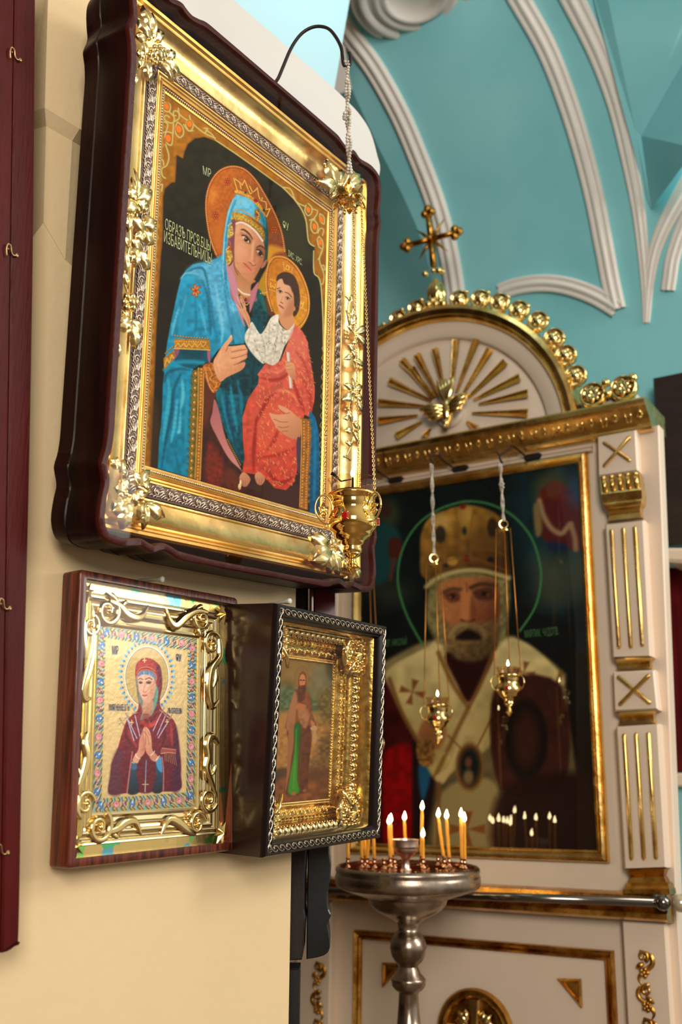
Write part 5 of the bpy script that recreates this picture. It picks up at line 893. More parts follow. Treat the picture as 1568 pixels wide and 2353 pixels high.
for f, L in side_frames(IC3, G0u, G1u, G0v, G1v):    # v inwards, so outward distance is negative v
    lf = MB(); sw = MB(); bam = MB()
    n = int(L/.0056)
    for i in range(n+1): bb.ball(f.P(i*L/n, 0, WB+.004), .0023, 6, 4)
    n = int(L/.0034)
    for i in range(n+1): bb.ball(f.P(i*L/n, -.08*BO, WB+.0035), .0015, 5, 4)
    n = int((L-.012)/.0125); s_ = (L-.012)/n
    for i in range(n):
        x = .006+s_*(i+.5); sg = 1 if i % 2 else -1
        sw.tube(spiral(f, x, -.27*BO+sg*.0012, .0040, 1.2, sg*1.2, WB+.0135, 12), [.0012-.0005*k/12 for k in range(13)], 5); sw.ball(f.P(x, -.27*BO+sg*.0012, WB+.0138), .0011, 6, 4)
        sw.tube([f.P(a, c, WB+.0125) for a, c in spline([(x-.0055, -.20*BO), (x-.002, -.33*BO), (x+.004, -.35*BO), (x+.007, -.24*BO)], 3)], .0008, 4)
        bam.lathe(f.P(x-s_*.48, -.53*BO, WB+.012), [(.0022, 0), (.0042, s_*.04), (.0042, s_*.10), (.0026, s_*.14), (.0019, s_*.48), (.0026, s_*.84), (.0042, s_*.88), (.0042, s_*.95), (.0022, s_*.96)], 8, f.u)
        bam.ball(f.P(x, -.40*BO, WB+.017), .0030, 6, 4, (1.3, .5, .6), f)
    n = int((L+.03)/.0088); s_ = (L+.03)/n
    for i in range(n):
        x = -.015+s_*(i+.5); sg = 1 if i % 2 else -1
        lf.leaf(f.P(x-.004*sg, -.70*BO, WB+.024), f.P(x+.005*sg, -.88*BO, WB+.033), f.n, .0085, .25, 2, .05, 6, 4); lf.leaf(f.P(x+.003, -.72*BO, WB+.025), f.P(x-.002, -.66*BO, WB+.026), f.n, .005, .3, 0, .0, 5, 4); lf.ball(f.P(x+.004*sg, -.74*BO, WB+.028), .0016, 5, 4)
    sw.build('scroll_band', GOLDP, ic3); bam.build('spindle_band', GOLDE, ic3); lf.build('leaf_band', GOLDP, ic3)
bb.build('beading', GOLDP, ic3)
for cu, cv in ((G1u+.030, G1v+.030), (G1u+.030, G0v-.030), (G0u-.030, G1v+.030), (G0u-.030, G0v-.030)):
    b = MB(); su = 1 if cu > .19 else -1; sv = 1 if cv > .19 else -1; c = IC3.sub(cu-su*.008, cv-sv*.010, WB+.050)
    b.lathe(c.P(0, 0, -.020), [(.040, 0), (.0405, .006), (.037, .011), (.033, .008), (.030, .004), (.016, .004), (.015, .010), (.0135, .013)], 28, c.n)
    for k in range(18): a = 2*PI*k/18; b.ball(c.P(.0345*math.cos(a), .0345*math.sin(a), -.009), .0034, 6, 4)
    for k in range(12): a = 2*PI*(k+.5)/12; b.ball(c.P(.0245*math.cos(a), .0245*math.sin(a), -.012), .0042, 6, 4); b.tube([c.P(q*math.cos(a+.2), q*math.sin(a+.2), -.013) for q in (.017, .024, .031)], .0014, 5)
    for k in range(12): a = 2*PI*k/12; b.ball(c.P(.0165*math.cos(a), .0165*math.sin(a), -.004), .0030, 6, 4)
    for k in range(9): b.leaf(c.P(.036*math.cos(a0), .036*math.sin(a0), -.016) if False else c.P(.030*math.cos(2*PI*k/9), .030*math.sin(2*PI*k/9), -.014), c.P(.046*math.cos(2*PI*k/9+.25), .046*math.sin(2*PI*k/9+.25), -.016), c.n, .010, .2, 0, .1, 6, 4)
    b.tube([c.P(-su*.040, -sv*.040, -.010), c.P(-su*.026, -sv*.022, -.004), c.P(-su*.012, -sv*.008, -.004)], [.003, .004, .002], 8)
    vs = [c.P(0, 0, .001)]; 
    for k in range(32): a = 2*PI*k/32; vs.append(c.P(.0125*math.cos(a), .0125*math.sin(a), -.003+(.0022 if k % 2 else -.0008)))
    b.add(vs, [(0, 1+k, 1+(k+1) % 32) for k in range(32)], False); b.build('corner_rosette', GOLDP, ic3)
# painting
Q3 = [(646, 1510.6), (764.5, 1524), (753, 1838.4), (634.4, 1846)]
qu = [IC3.loc(x, y, WB) for x, y in Q3]; a0, a1 = (qu[0][0]+qu[3][0])/2, (qu[1][0]+qu[2][0])/2; c0_, c1_ = (qu[2][1]+qu[3][1])/2, (qu[0][1]+qu[1][1])/2
ext = (a0-G0u)/(a1-a0)    # the part hidden behind the lip
Q3x = [(Q3[0][0]-(Q3[1][0]-Q3[0][0])*ext, Q3[0][1]-(Q3[1][1]-Q3[0][1])*ext), Q3[1], Q3[2], (Q3[3][0]-(Q3[2][0]-Q3[3][0])*ext, Q3[3][1]-(Q3[2][1]-Q3[3][1])*ext)]
p = Painting(Q3x, 170, 260); X = crop(600, 1370, 5.227); Y = crop(600, 1670, 5.227)
p.fill((150, 108, 54), ((104, 92, 52), (690, 1510), (720, 1640)), .14, 12)
p.poly(X((230, 1130), (330, 1080), (430, 1150), (560, 1100), (600, 1200), (700, 1280), (680, 1380), (500, 1390), (230, 1410)), (84, 100, 66), 9, .9, nz=.2); p.poly(X((600, 860), (860, 830), (850, 1150), (740, 1230), (640, 1160)), (118, 116, 86), 12, .7); p.poly(X((240, 760), (600, 790), (560, 900), (300, 960)), (140, 110, 58), 12, .7)
p.poly(X((220, 1420), (340, 1400), (680, 1420), (840, 1500), (830, 1620), (215, 1620)), (178, 124, 62), 8, .9); p.poly(Y((200, 0), (840, 0), (820, 560), (190, 560)), (168, 116, 58), 8, .9, nz=.15)
p.poly(X((700, 1160), (840, 1120), (850, 1500), (700, 1560), (680, 1400)), (110, 86, 42), 8, .8, nz=.3); p.poly(Y((690, 200), (830, 60), (810, 560), (600, 560), (560, 480), (660, 330)), (98, 70, 36), 9, .8, nz=.3)
p.poly(Y((190, 520), (290, 495), (360, 540), (420, 640), (190, 660)), (70, 50, 30), 5, .85); p.poly(Y((190, 640), (810, 540), (800, 900), (180, 930)), (124, 68, 34), 8, .9, nz=.2, nscale=9); p.poly(Y((500, 560), (800, 520), (800, 620), (540, 680)), (86, 54, 30), 7, .7)
p.ell(*X((480, 985))[0], 16.5, 28, (112, 76, 34), .5, .7); p.ell(*X((480, 985))[0], 15.6, 27.2, (140, 104, 56), .6, .9)
p.poly(X((400, 1150), (440, 1130), (560, 1160), (600, 1280), (610, 1420), (660, 1560), (640, 1600), (610, 1620), (320, 1620), (312, 1480), (350, 1300)), (122, 70, 36), 1.2, nz=.15); p.poly(Y((330, 0), (610, 0), (600, 200), (570, 520), (560, 740), (520, 800), (300, 800), (320, 600), (345, 300)), (96, 52, 28), 1.2, nz=.15)
p.poly(X((350, 1300), (400, 1150), (430, 1250), (420, 1400), (390, 1620), (315, 1620), (312, 1480)), (160, 106, 66), 2); p.poly(X((430, 1290), (530, 1350), (600, 1480), (560, 1560), (520, 1600), (470, 1540), (440, 1420)), (158, 104, 66), 2, nz=.1); p.poly(X((600, 1420), (650, 1560), (610, 1600), (560, 1540)), (126, 76, 44), 2)
p.poly(Y((335, 0), (400, 0), (390, 260), (370, 380), (350, 560), (300, 790), (320, 500)), (150, 96, 58), 1.5); p.poly(Y((400, 0), (470, 0), (450, 300), (440, 640), (470, 780), (340, 800), (360, 560), (400, 300)), (40, 92, 26), 2, grad=((64, 130, 34), (682, 1700), (678, 1760))); p.line(Y((425, 40), (410, 400), (395, 740)), 3, (84, 150, 50), 2, .7); p.line(Y((480, 0), (470, 400), (460, 780)), 3, (70, 80, 30), 2, .7)
p.poly(X((410, 1330), (460, 1300), (530, 1320), (520, 1370), (430, 1370)), (176, 104, 62), 1.2); p.poly(X((590, 1500), (640, 1540), (630, 1590), (600, 1570)), (180, 112, 70), 1); p.poly(X((590, 1590), (650, 1570), (660, 1620), (600, 1620)), (190, 150, 104), 1); p.poly(Y((600, 30), (650, 30), (660, 180), (620, 200)), (184, 140, 92), 2, .8)
p.poly(X((440, 1000), (480, 910), (530, 940), (535, 1080), (500, 1120), (450, 1100)), (120, 66, 34), 1); p.poly(X((455, 990), (485, 940), (520, 970), (522, 1050), (490, 1110), (460, 1080)), (194, 124, 74), 1); p.poly(X((440, 1100), (470, 1085), (520, 1080), (530, 1130), (520, 1230), (480, 1280), (440, 1250)), (98, 54, 28), 1.2, nz=.2)
for x in (470, 505): p.ell(*X((x, 1015))[0], 2.2, 1.5, (50, 26, 16), .7)
p.line(X((488, 1010), (486, 1050)), 1.2, (150, 90, 54), .7); p.line(X((470, 1082), (505, 1080)), 1.6, (120, 60, 40), .6); p.ell(*Y((400, 800))[0], 5, 4, (170, 92, 58)); p.ell(*Y((525, 770))[0], 4.5, 3.5, (150, 80, 52))
p.build('painting', IC3, G0u, a1, c0_, c1_, WB+.0015, PAINT, ic3)
# wall pegs that hold the two smaller icons, and the blackened loop behind one
def peg(name, label, px, px2, w0, r):
    b = MB(); c0 = WALL.loc(px[0], px[1], w0); A0 = WALL.P(c0[0]-.004, c0[1]-.001, 0.0); c1 = WALL.loc(px2[0], px2[1], w0+.02); A1 = WALL.P(c1[0], c1[1], w0+.02); ax = unit(A1-A0); L = np.linalg.norm(A1-A0)
    b.lathe(A0, [(r*.9, 0), (r*.75, L*.2), (r*.7, L*.75), (r*1.25, L*.9), (r*1.4, L*.97), (r*1.2, L), (0, L)], 14, ax); return tag(b.build(name, WHITEPLASTIC), label, 'peg')
peg('wall_peg', 'pale wall peg above the reddish wood framed icon', (352, 1330), (375, 1331), .022, .0035)
peg('wall_peg', 'pale wall peg above the deep dark boxed icon', (655, 1386), (668, 1381), .05, .0036)
# ------------------------------------------------------------------ boarded panel with hooks, black kiot on the pier return, black strip
bf = Fr(WALL.P(WALL.loc(60, 900)[0], 0, .03), WALL.u, WALL.v, WALL.n); bf.o[2] = CAMZ
bp = lambda x, y, w=0.0: bf.loc(x, y, w)
board = thing('board_panel', 'dark red boarded panel with small brass hooks beside the cream pier', 'panel', bf.P(bp(20, 1500)[0], bp(40, 2190)[1], 0))
edge = spline([(-150, 2205), (-40, 2196), (6, 2190), (28, 2182), (40, 2166), (45.5, 2140), (52, 1800), (62, 1400), (72, 950), (79, 500), (83, 0), (84, -90)], 4)
pts = [bp(*q) for q in edge]+[bp(-150, -90)]
gx = lambda y: 35-y*.0143
g1 = [bp(gx(y)-1.2, y) for y in (-90, 1100, 2191)]; 
right = [q for q in pts if True]
b = MB(); lim = [(gx(y)+1.0, y) for y in (2188, 1100, -90)]
rp_ = [bp(*q) for q in edge if q[0] > 8 or q[1] < 2000]; rp_ = [bp(gx(2188)+1, 2189)]+[bp(*q) for q in edge if q[0] > gx(q[1])+1]+[bp(gx(-90)+1, -90), bp(gx(1100)+1, 1100)]
b.extr(bf, rp_, -.03, 0, .0025); b.build('board', BOARD, board)
lp_ = [bp(gx(2189)-1, 2189), bp(gx(1100)-1, 1100), bp(gx(-90)-1, -90), bp(-150, -90), bp(-150, 2205), bp(-40, 2196)]
b = MB(); b.extr(bf, lp_, -.03, 0, .0025); b.build('board', BOARD, board)
for x, y in ((33, 130), (25, 580), (8, 1392), (3, 1955)):
    b = MB(); k = 1.36/FPX; c = bp(x, y); f = bf.sub(c[0]-.001, c[1], 0); s_ = k*1.25
    q = spline([(-10*s_, -14*s_, .003), (-13*s_, 0, .004), (-11*s_, 11*s_, .004), (-4*s_, 9*s_, .004), (0, -2*s_, .003), (5*s_, -6*s_, .003), (12*s_, -3*s_, .003)], 4)
    b.tube([f.P(*t) for t in q], 1.5*s_, 7); b.lathe(f.P(12*s_, -3*s_, 0), [(3.6*s_, 0), (3.6*s_, .004), (2.4*s_, .005), (2.2*s_, .003), (0, .003)], 12, f.n); b.ball(f.P(-8*s_, 2*s_, .003), 2*s_, 8, 5); b.build('hook', BRASS, board)
# black kiot hung on the far face of the pier
KY = 1.98
kf = Fr(at(716, 1800, KY), (1, 0, 0), (0, 0, 1)); kl = lambda x, y, w=0: kf.loc(x, y, w)
kiot = thing('icon_case', 'black carved icon case seen edge-on behind the pier, below the deep dark boxed icon', 'framed icon', kf.P(0, kl(716, 2205)[1], 0))
prof = spline([(757, 1960), (761, 1990), (759, 2020), (754, 2050), (753.5, 2075), (756, 2092), (761, 2104), (756, 2116), (754, 2128), (757.5, 2150), (759, 2170), (756, 2186), (747, 2196), (730, 2202), (714, 2205)], 4)
prof2 = [(x-44+max(0, (y-2180))*.2, y) for x, y in prof]
b = MB(); R1 = [kl(x, y) for x, y in prof]; R2 = [kl(x, y) for x, y in prof2]
b.extr(kf, [kl(716, 1300), kl(757, 1300)]+R1[:-1]+[kl(714, 2205), kl(704, 2206)], -.10, -.008, .002); b.build('carved_edge', BLACKL, kiot, auto=40)
b = MB(); b.extr(kf, [kl(640, 1300), kl(706, 1300), kl(705, 1960), kl(701, 2020), kl(700, 2090), kl(703, 2110), kl(699, 2150), kl(698, 2185), kl(694, 2206), kl(640, 2208)], -.10, 0, .003); b.build('case_side', mat('dark_brown_case_side', (34, 22, 18), .45, var=.5, bump=.2, stretch=(8, 8, 1)), kiot)
b = MB(); b.extr(kf, [kl(722, 1250), kl(773, 1250), kl(772, 1600), kl(722, 1600)], -.10, .002, .002); b.build('side_panel', mat('dark_red_panel', (104, 22, 22), .4, coat=.2), kiot)
b = MB(); b.extr(kf, [kl(711, 1250), kl(721, 1250), kl(720, 1600), kl(711, 1600)], -.10, .006, .003); b.build('side_moulding', mat('red_brown_moulding', (128, 50, 36), .35, coat=.3), kiot)
b = MB(); q0 = kl(640, 2212); q1 = kl(689, 2212); b.box(kf, q0[0], q1[0], -CAMZ-(kf.o[2]-CAMZ), q0[1]-.01, -.06, -.005, .003); tag(b.build('black_strip', mat('plain_black', (12, 11, 11), .5)), 'narrow black strip under the black carved icon case', 'post')  # plain black upright strip from the floor to the carved case
# ------------------------------------------------------------------ hanging oil lamps
BODY = [(54, 32), (55.5, 35), (55, 38), (50, 42), (48, 50), (49, 56), (46, 63), (45.5, 70), (50, 79), (54, 89), (55, 98), (54, 106), (50, 114), (43.5, 120), (43, 124), (36, 133), (27, 137.5), (26, 141), (24, 146), (20, 150), (20, 153), (21.5, 158), (21, 163), (18, 166), (19, 169), (14, 174), (9, 177), (8, 181), (9, 186), (11, 188), (12, 191), (10, 194.5), (9, 196), (14, 196.5), (19, 199), (18, 201), (11, 202.5), (10, 206), (7, 210), (3, 215), (.3, 219)]
ANG = [math.radians(a) for a in (195, 315, 75)]
def flame(b, base, h, r, seg=12, lean=(0, 0)):
    P = [(0, 0), (.55, .06), (.9, .18), (1, .30), (.92, .45), (.68, .62), (.4, .78), (.17, .92), (0, 1.0)]
    L = [[A3(*base)+A3(lean[0]*t*h+r*q*math.cos(2*PI*j/seg), lean[1]*t*h+r*q*math.sin(2*PI*j/seg), t*h) for j in range(seg)] for q, t in P]
    b.loops(L, True, True, True)
def oil_lamp(label, rim, k, canopy, bead_top, detail, group=None, bead_r=4.6, knot=None, gold=LAMPG, chain_m=None, soot=False):
    "rim, canopy, bead_top: world points; k: metres per profile unit"
    rim, canopy, bead_top = A3(*rim), A3(*canopy), A3(*bead_top); t = thing('oil_lamp', label, 'oil lamp', rim-ZUP*219*k, group)
    sg = 40 if detail else 20
    b = MB(); b.lathe(rim, [(r*k, -h*k) for r, h in BODY], sg); b.lathe(rim, [(54*k, -32*k), (50*k, -33*k), (46*k, -60*k), (0, -62*k)], sg); b.build('cup', gold, t, auto=60)
    b = MB(); b.lathe(rim, [(44*k, -48*k), (46*k, -34*k), (48*k, -20*k), (51*k, -8*k), (55.5*k, 0), (56.3*k, .8*k), (55.5*k, 1.4*k), (54*k, .4*k), (49.5*k, -8*k), (46.5*k, -20*k), (44.5*k, -34*k), (42.5*k, -46*k), (0, -46*k)], sg); b.build('glass_insert', CUPG, t)
    b = MB(); b.lathe(rim, [(0, -27*k), (44*k, -27*k)], sg); b.build('lamp_oil', mat('amber_oil', (196, 120, 40), .05, coat=.6), t)
    b = MB(); b.lathe(rim, [(3*k, -27*k), (2.4*k, 5*k), (1.5*k, 9*k), (0, 9*k)], 8)
    if soot: b.tube([rim+A3(-4*k, -3*k, 2*k), rim+A3(-26*k, -22*k, -8*k), rim+A3(-40*k, -34*k, 3*k), rim+A3(-48*k, -36*k, 7*k)], [1.6*k, 2*k, 3.2*k, 4.6*k], 7)
    w = b.build('wick', WICK, t); b = MB(); flame(b, rim+ZUP*7*k, 27*k, 5.2*k); b.build('flame', FLAME, w)
    for i, a in enumerate(ANG):
        d = A3(math.cos(a), math.sin(a), 0); b = MB(); c = rim+d*66*k-ZUP*71*k
        b.tube([c+d*20*k*math.cos(q)+ZUP*32*k*math.sin(q)-d*6*k*max(0, -math.sin(q)) for q in np.linspace(0, 2*PI, 22)[:-1]], 2.4*k, 6, True)
        if detail:
            tn = np.cross(d, ZUP)
            for q in range(5): b.leaf(c-ZUP*4*k, c+(d*math.cos(q*1.2+.3)*13+ZUP*(math.sin(q*1.2+.3)*17))*k, tn, 11*k, .2, 0, .1, 6, 4)
            b.tube([c+d*(9*math.cos(q)*(1-q/14))*k+ZUP*(9*math.sin(q)*(1-q/14)-12)*k for q in np.linspace(0, 8, 18)], 1.5*k, 5)
            for q in range(40): e = 2*PI*q/40; b.ball(c+d*20.6*k*math.cos(e)+ZUP*32.6*k*math.sin(e)-d*6*k*max(0, -math.sin(e)), 1.9*k, 5, 4)
            b.tube([c-ZUP*30*k+d*x*k+ZUP*y*k for x, y in ((-3, 0), (-7, -8), (-6, -14), (-1, -15), (1, -11), (-2, -9))], 1.6*k, 5)
        b.build('handle', GOLDP if detail else gold, t)
        top = canopy + d*38*k; bot = c+ZUP*34*k+d*2*k; b = MB(); Ln = np.linalg.norm(top-bot); ax = (top-bot)/Ln
        if detail:
            n = int(Ln/(5.2*k)); x0 = unit(np.cross(ax, A3(.3, 1, 0))); y0 = np.cross(ax, x0)
            for j in range(n):
                s_ = x0 if j % 2 else y0; c2 = bot+ax*Ln*(j+.5)/n; s2 = unit(s_+np.cross(ax, s_)*.35)
                b.tube([c2+ax*3.7*k*math.cos(q)+s2*2.3*k*math.sin(q) for q in np.linspace(0, 2*PI, 9)[:-1]], .85*k, 4, True)
        else: b.tube([bot, top], 2.0*k, 6)
        b.build('chain', chain_m or GOLDP, t)
        if detail and i != 1 or (not detail and i == 0):
            pass
        a2 = a+math.radians(58); d2 = A3(math.cos(a2), math.sin(a2), 0); g = MB(); cg = rim+d2*54*k-ZUP*93*k; fg = Fr(cg, np.cross(ZUP, d2), ZUP)
        g.smooth = False; L = []
        for rr, ww in ((8.2, 0), (8.2, 4.5), (4.8, 7.5)): L.append([fg.P(rr*k*sx*(1 if abs(sx) == 1 else 1), rr*k*sy*1.15, ww*k) for sx, sy in ((-1, -.55), (-.55, -1), (.55, -1), (1, -.55), (1, .55), (.55, 1), (-.55, 1), (-1, .55))])
        g.loops(L, True, False, True, smooth=False); gm = g.build('red_stone', GEM, t)
        if detail:
            g = MB()
            for sx, sy in ((-.9, -.9), (.9, -.9), (.9, .9), (-.9, .9)): g.tube([fg.P(sx*8*k, sy*9*k, 0), fg.P(sx*7.6*k, sy*8.8*k, 5*k), fg.P(sx*5*k, sy*6*k, 7*k)], 1.1*k, 5)
            g.build('stone_setting', GOLDP, gm)
    # canopy
    b = MB(); b.lathe(canopy, [(0, 10*k), (4*k, 9*k), (8*k, 4*k), (17*k, 0), (26*k, -4*k), (27*k, -9*k), (22*k, -14*k), (12*k, -17*k), (0, -18*k)], 22)
    if detail:
        for q in range(6):
            a = q*PI/3+.5; d = A3(math.cos(a), math.sin(a), 0)
            b.leaf(canopy+d*4*k-ZUP*(0)*k, canopy+d*(20 if q % 2 else 8)*k+ZUP*(44 if q % 2 == 0 else 36)*k, d, 26*k, .18, 0, -.25, 9, 6)
            b.leaf(canopy+d*8*k-ZUP*0*k, canopy+d*45*k-ZUP*14*k, ZUP, 22*k, .22, 0, .12, 8, 6)
        for q in range(4): a = q*PI/2+.6; b.ball(canopy+A3(math.cos(a)*20*k, math.sin(a)*20*k, -24*k), 6.5*k, 10, 7, (.75, .75, 1.1))
        b.tube([canopy+ZUP*(50+9*math.sin(q))*k+A3(4*math.cos(q)*k, 0, 0) for q in np.linspace(0, 2*PI, 12)[:-1]], 1.1*k, 5, True); b.tube([canopy+ZUP*58*k, canopy+ZUP*72*k], 1.0*k, 5)
    else:
        b.tube([canopy+ZUP*(16+13*math.sin(q))*k*1.5+A3(13*math.cos(q)*k*1.5, 0, 0) for q in np.linspace(0, 2*PI, 16)[:-1]], 3.4*k, 7, True)
    b.build('canopy', GOLDP if detail else gold, t, auto=50)
    # bead cord
    b = MB(); lo = canopy+ZUP*(72 if detail else 42)*k; Ln = np.linalg.norm(bead_top-lo); n = max(4, int(Ln/(bead_r*1.85*k))); ax = (bead_top-lo)/Ln; r_ = random.Random(3)
    for j in range(n+1):
        c2 = lo+ax*Ln*j/n; a = j*.35; o2 = A3(math.cos(a), math.sin(a)*.6, 0)*bead_r*.95*k; wob = A3(r_.uniform(-1, 1), 0, r_.uniform(-1, 1))*k*.6
        for s_ in (-1, 1): b.ball(c2+o2*s_+wob, bead_r*k*r_.uniform(.9, 1.1), 8, 6)
    if knot is not None:
        for j in range(9): b.ball(A3(*knot)+A3(r_.uniform(-9, 9), r_.uniform(-6, 6), r_.uniform(-14, 14))*k*bead_r/4.6, bead_r*k*1.1, 8, 6)
    b.build('bead_cord', BEADG, t); return t
LY = 1.66
KL = (at(811, 1104, LY)-at(811, 1204, LY))[2]/100
oil_lamp('gold oil lamp with red stones hanging before the large dark wooden icon case', at(811, 1104, LY), KL, at(803, 459, LY), at(797.5, 142, LY), True, knot=at(798, 265, LY), bead_r=4.5, soot=True)
# the iron hook that carries it
hp = [(628.6, 196), (634, 188), (641, 177), (651, 153), (668.7, 112), (688, 83), (708, 67), (731, 60.5), (755, 66), (772, 85), (784, 108.5), (787, 128), (789, 145.6), (793, 152), (798, 153.5), (803, 150), (805.5, 143.6), (805.5, 130), (802.6, 121)]
qb = BIG.loc(628.6, 196, -.010); Y0 = BIG.P(qb[0], qb[1], -.010)[1]; P = []
for i, (x, y) in enumerate(hp): P.append(at(x, y, Y0+(LY-Y0)*min(1, i/12)))
b = MB(); b.tube([P[0]-ZUP*.006]+list(spline(P, 4)), 4.4*KL, 8); tag(b.build('iron_hook', IRON), 'curved dark iron hook rising from the top of the large icon case', 'hook')
# ------------------------------------------------------------------ altar screen
fl = lambda x, y, w=0.0: FAC.loc(x, y, w)
zf = -CAMZ-(FAC.o[2]-CAMZ); VB = zf-.01
scr = thing('icon_screen', 'ivory and gold altar screen with arched top, sunburst and dove', 'altar screen', FAC.P(-.4, VB+.01, -.1))
def qpart(name, px, w0, w1, m, c=.004, par=None):
    b = MB(); b.extr(FAC, [fl(x, y, w1) for x, y in px], w0, w1, c); return b.build(name, m, par or scr)
def rod(p0, p1, r, w, m=GOLD, name='gold_rod', par=None):
    a, c = fl(*p0, w), fl(*p1, w); b = MB(); A_, C_ = FAC.P(*a, w-r*.3), FAC.P(*c, w-r*.3); t = unit(C_-A_); b.tube([A_-t*r*.6, A_-t*r*.2, A_+t*r*.5, C_-t*r*.5, C_+t*r*.2, C_+t*r*.6], [r*.3, r*.8, r, r, r*.8, r*.3], 10); return b.build(name, m, par or scr)
b = MB(); R1, R2 = fl(1513, 958, 0), fl(1556, 2062, 0); rb = R2[0]+(R2[0]-R1[0])/(R2[1]-R1[1])*(VB-R2[1])
b.extr(FAC, [(-1.02, VB), (R2[0]-.004, VB), (R2[0], R2[1]), (R1[0], .62), (-1.0, .62)], -.05, 0, .004); b.box(FAC, -1.0, R2[0]-.22, VB, .60, -.30, -.05); b.build('body_panel', IVORY, scr)
# pilaster
pil = lambda px, w1=.036, c=.006: qpart('pilaster_block', px, -.001, w1, IVORY, c)
A1 = pil([(1372, 1002), (1462, 985.5), (1467.5, 1082), (1374.5, 1095)]); A2 = pil([(1389, 1205), (1481.5, 1195), (1498, 1508), (1407, 1511)])
A4 = pil([(1408, 1543), (1504, 1539), (1513, 1631), (1412, 1635)]); A5 = pil([(1414.5, 1669), (1515, 1663), (1534, 1994), (1434, 1997)])
rod((1388, 1016.5), (1448, 1058), .0052, .040, par=A1, name='gold_cross_bar'); rod((1447, 1004), (1388.5, 1070), .0052, .042, par=A1, name='gold_cross_bar')
for x0, y0, x1, y1 in ((1405, 1218, 1423, 1488), (1432, 1214, 1450, 1487), (1458.6, 1211, 1476.5, 1483)): rod((x0, y0), (x1, y1), .0058, .039, par=A2)
rod((1421, 1555), (1494, 1615), .0058, .040, par=A4, name='gold_cross_bar'); rod((1491, 1552), (1425, 1618), .0058, .042, par=A4, name='gold_cross_bar')
for x0, y0, x1, y1 in ((1434.7, 1688, 1452, 1974), (1462, 1686, 1480, 1973), (1490, 1684.5, 1508, 1972)): rod((x0, y0), (x1, y1), .0060, .039, par=A5)
def gmould(name, rows, m=GOLD):
    "horizontal gilded moulding between px ends: rows of (left px, right px, w)"
    b = MB(); L = [[FAC.P(*fl(*l, w), w*0+0.0) if False else FAC.P(*fl(*l, w), w), FAC.P(*fl(*r, w), w)] for l, r, w in rows]
    F_ = [[FAC.P(*fl(*l, w), -.001), FAC.P(*fl(*l, w), w), FAC.P(*fl(*r, w), w), FAC.P(*fl(*r, w), -.001)] for l, r, w in rows]; b.loops(F_, False); return b.build(name, m, scr, auto=35)
gmould('capital', [((1377, 1096), (1468, 1083), .030), ((1378, 1100), (1469, 1087), .038), ((1381, 1130), (1473, 1119), .044), ((1382, 1136), (1474, 1125), .048), ((1383, 1139), (1475, 1128), .046), ((1386, 1156), (1476, 1147), .040), ((1388, 1160), (1475, 1151), .044), ((1391, 1166), (1474, 1157), .038), ((1396, 1174), (1472, 1165), .028), ((1398, 1180), (1471, 1171), .032), ((1400, 1186), (1472, 1177), .028), ((1398, 1196), (1473, 1187), .030), ((1397, 1199), (1473, 1190), .01)])
for k in range(5):
    t = .1+.2*k; x, y = 1378+91*t, 1100-13*t; b = MB(); a, c = fl(x, y, .042), fl(x+3.2, y+30, .046); b.tube([FAC.P(*a, .040), FAC.P(*c, .044)], [.0075, .0062], 9); b.ball(FAC.P(*a, .040), .0082, 9, 6); b.build('capital_flute', GOLD, scr)
gmould('neck_moulding', [((1409, 1513), (1499, 1509), .036), ((1415, 1515), (1497, 1511), .034), ((1420, 1527), (1494, 1523), .018), ((1421, 1529), (1494, 1525), .024), ((1420, 1536), (1495, 1532), .024), ((1419, 1541), (1496, 1537), .012)])
gmould('neck_moulding', [((1413, 1637), (1513, 1632), .036), ((1419, 1639), (1503, 1634), .034), ((1426, 1651), (1502, 1646), .018), ((1427, 1653), (1502, 1648), .024), ((1424, 1661), (1504, 1656), .024), ((1422, 1667), (1506, 1662), .012)])
gmould('pilaster_base', [((1438, 1998), (1532, 1995), .036), ((1444, 2000), (1528, 1997), .034), ((1450, 2015), (1526, 2013), .024), ((1448, 2017), (1527, 2015), .030), ((1443, 2029), (1532, 2027), .034), ((1438, 2031), (1536, 2030), .042), ((1436, 2040), (1538, 2040), .050), ((1432, 2043), (1539, 2044), .056), ((1431, 2054), (1540, 2056), .058)], GOLDD)
# sill
def hsweep(name, u0, u1, prof, m, par=None, auto=35):
    b = MB(); L = [[FAC.P(u0, v, w), FAC.P(u1, v, w)] for v, w in prof]; b.loops(L, False)
    for u in (u0, u1): b.add([FAC.P(u, v, w) for v, w in prof], [tuple(range(len(prof))) if u == u1 else tuple(range(len(prof)-1, -1, -1))], False)
    return b.build(name, m, par or scr, auto=auto)
vs_ = fl(1300, 2045, .06)[1]; ue = fl(1530, 2060, .06)[0]
hsweep('sill_moulding', -1.04, ue, [(vs_+.002, -.01), (vs_, .045), (vs_-.004, .060), (vs_-.016, .064), (vs_-.020, .052), (vs_-.030, .046), (vs_-.040, .052), (vs_-.044, .060), (vs_-.056, .062), (vs_-.062, .050), (vs_-.066, .02), (vs_-.068, -.01)], GOLDD)
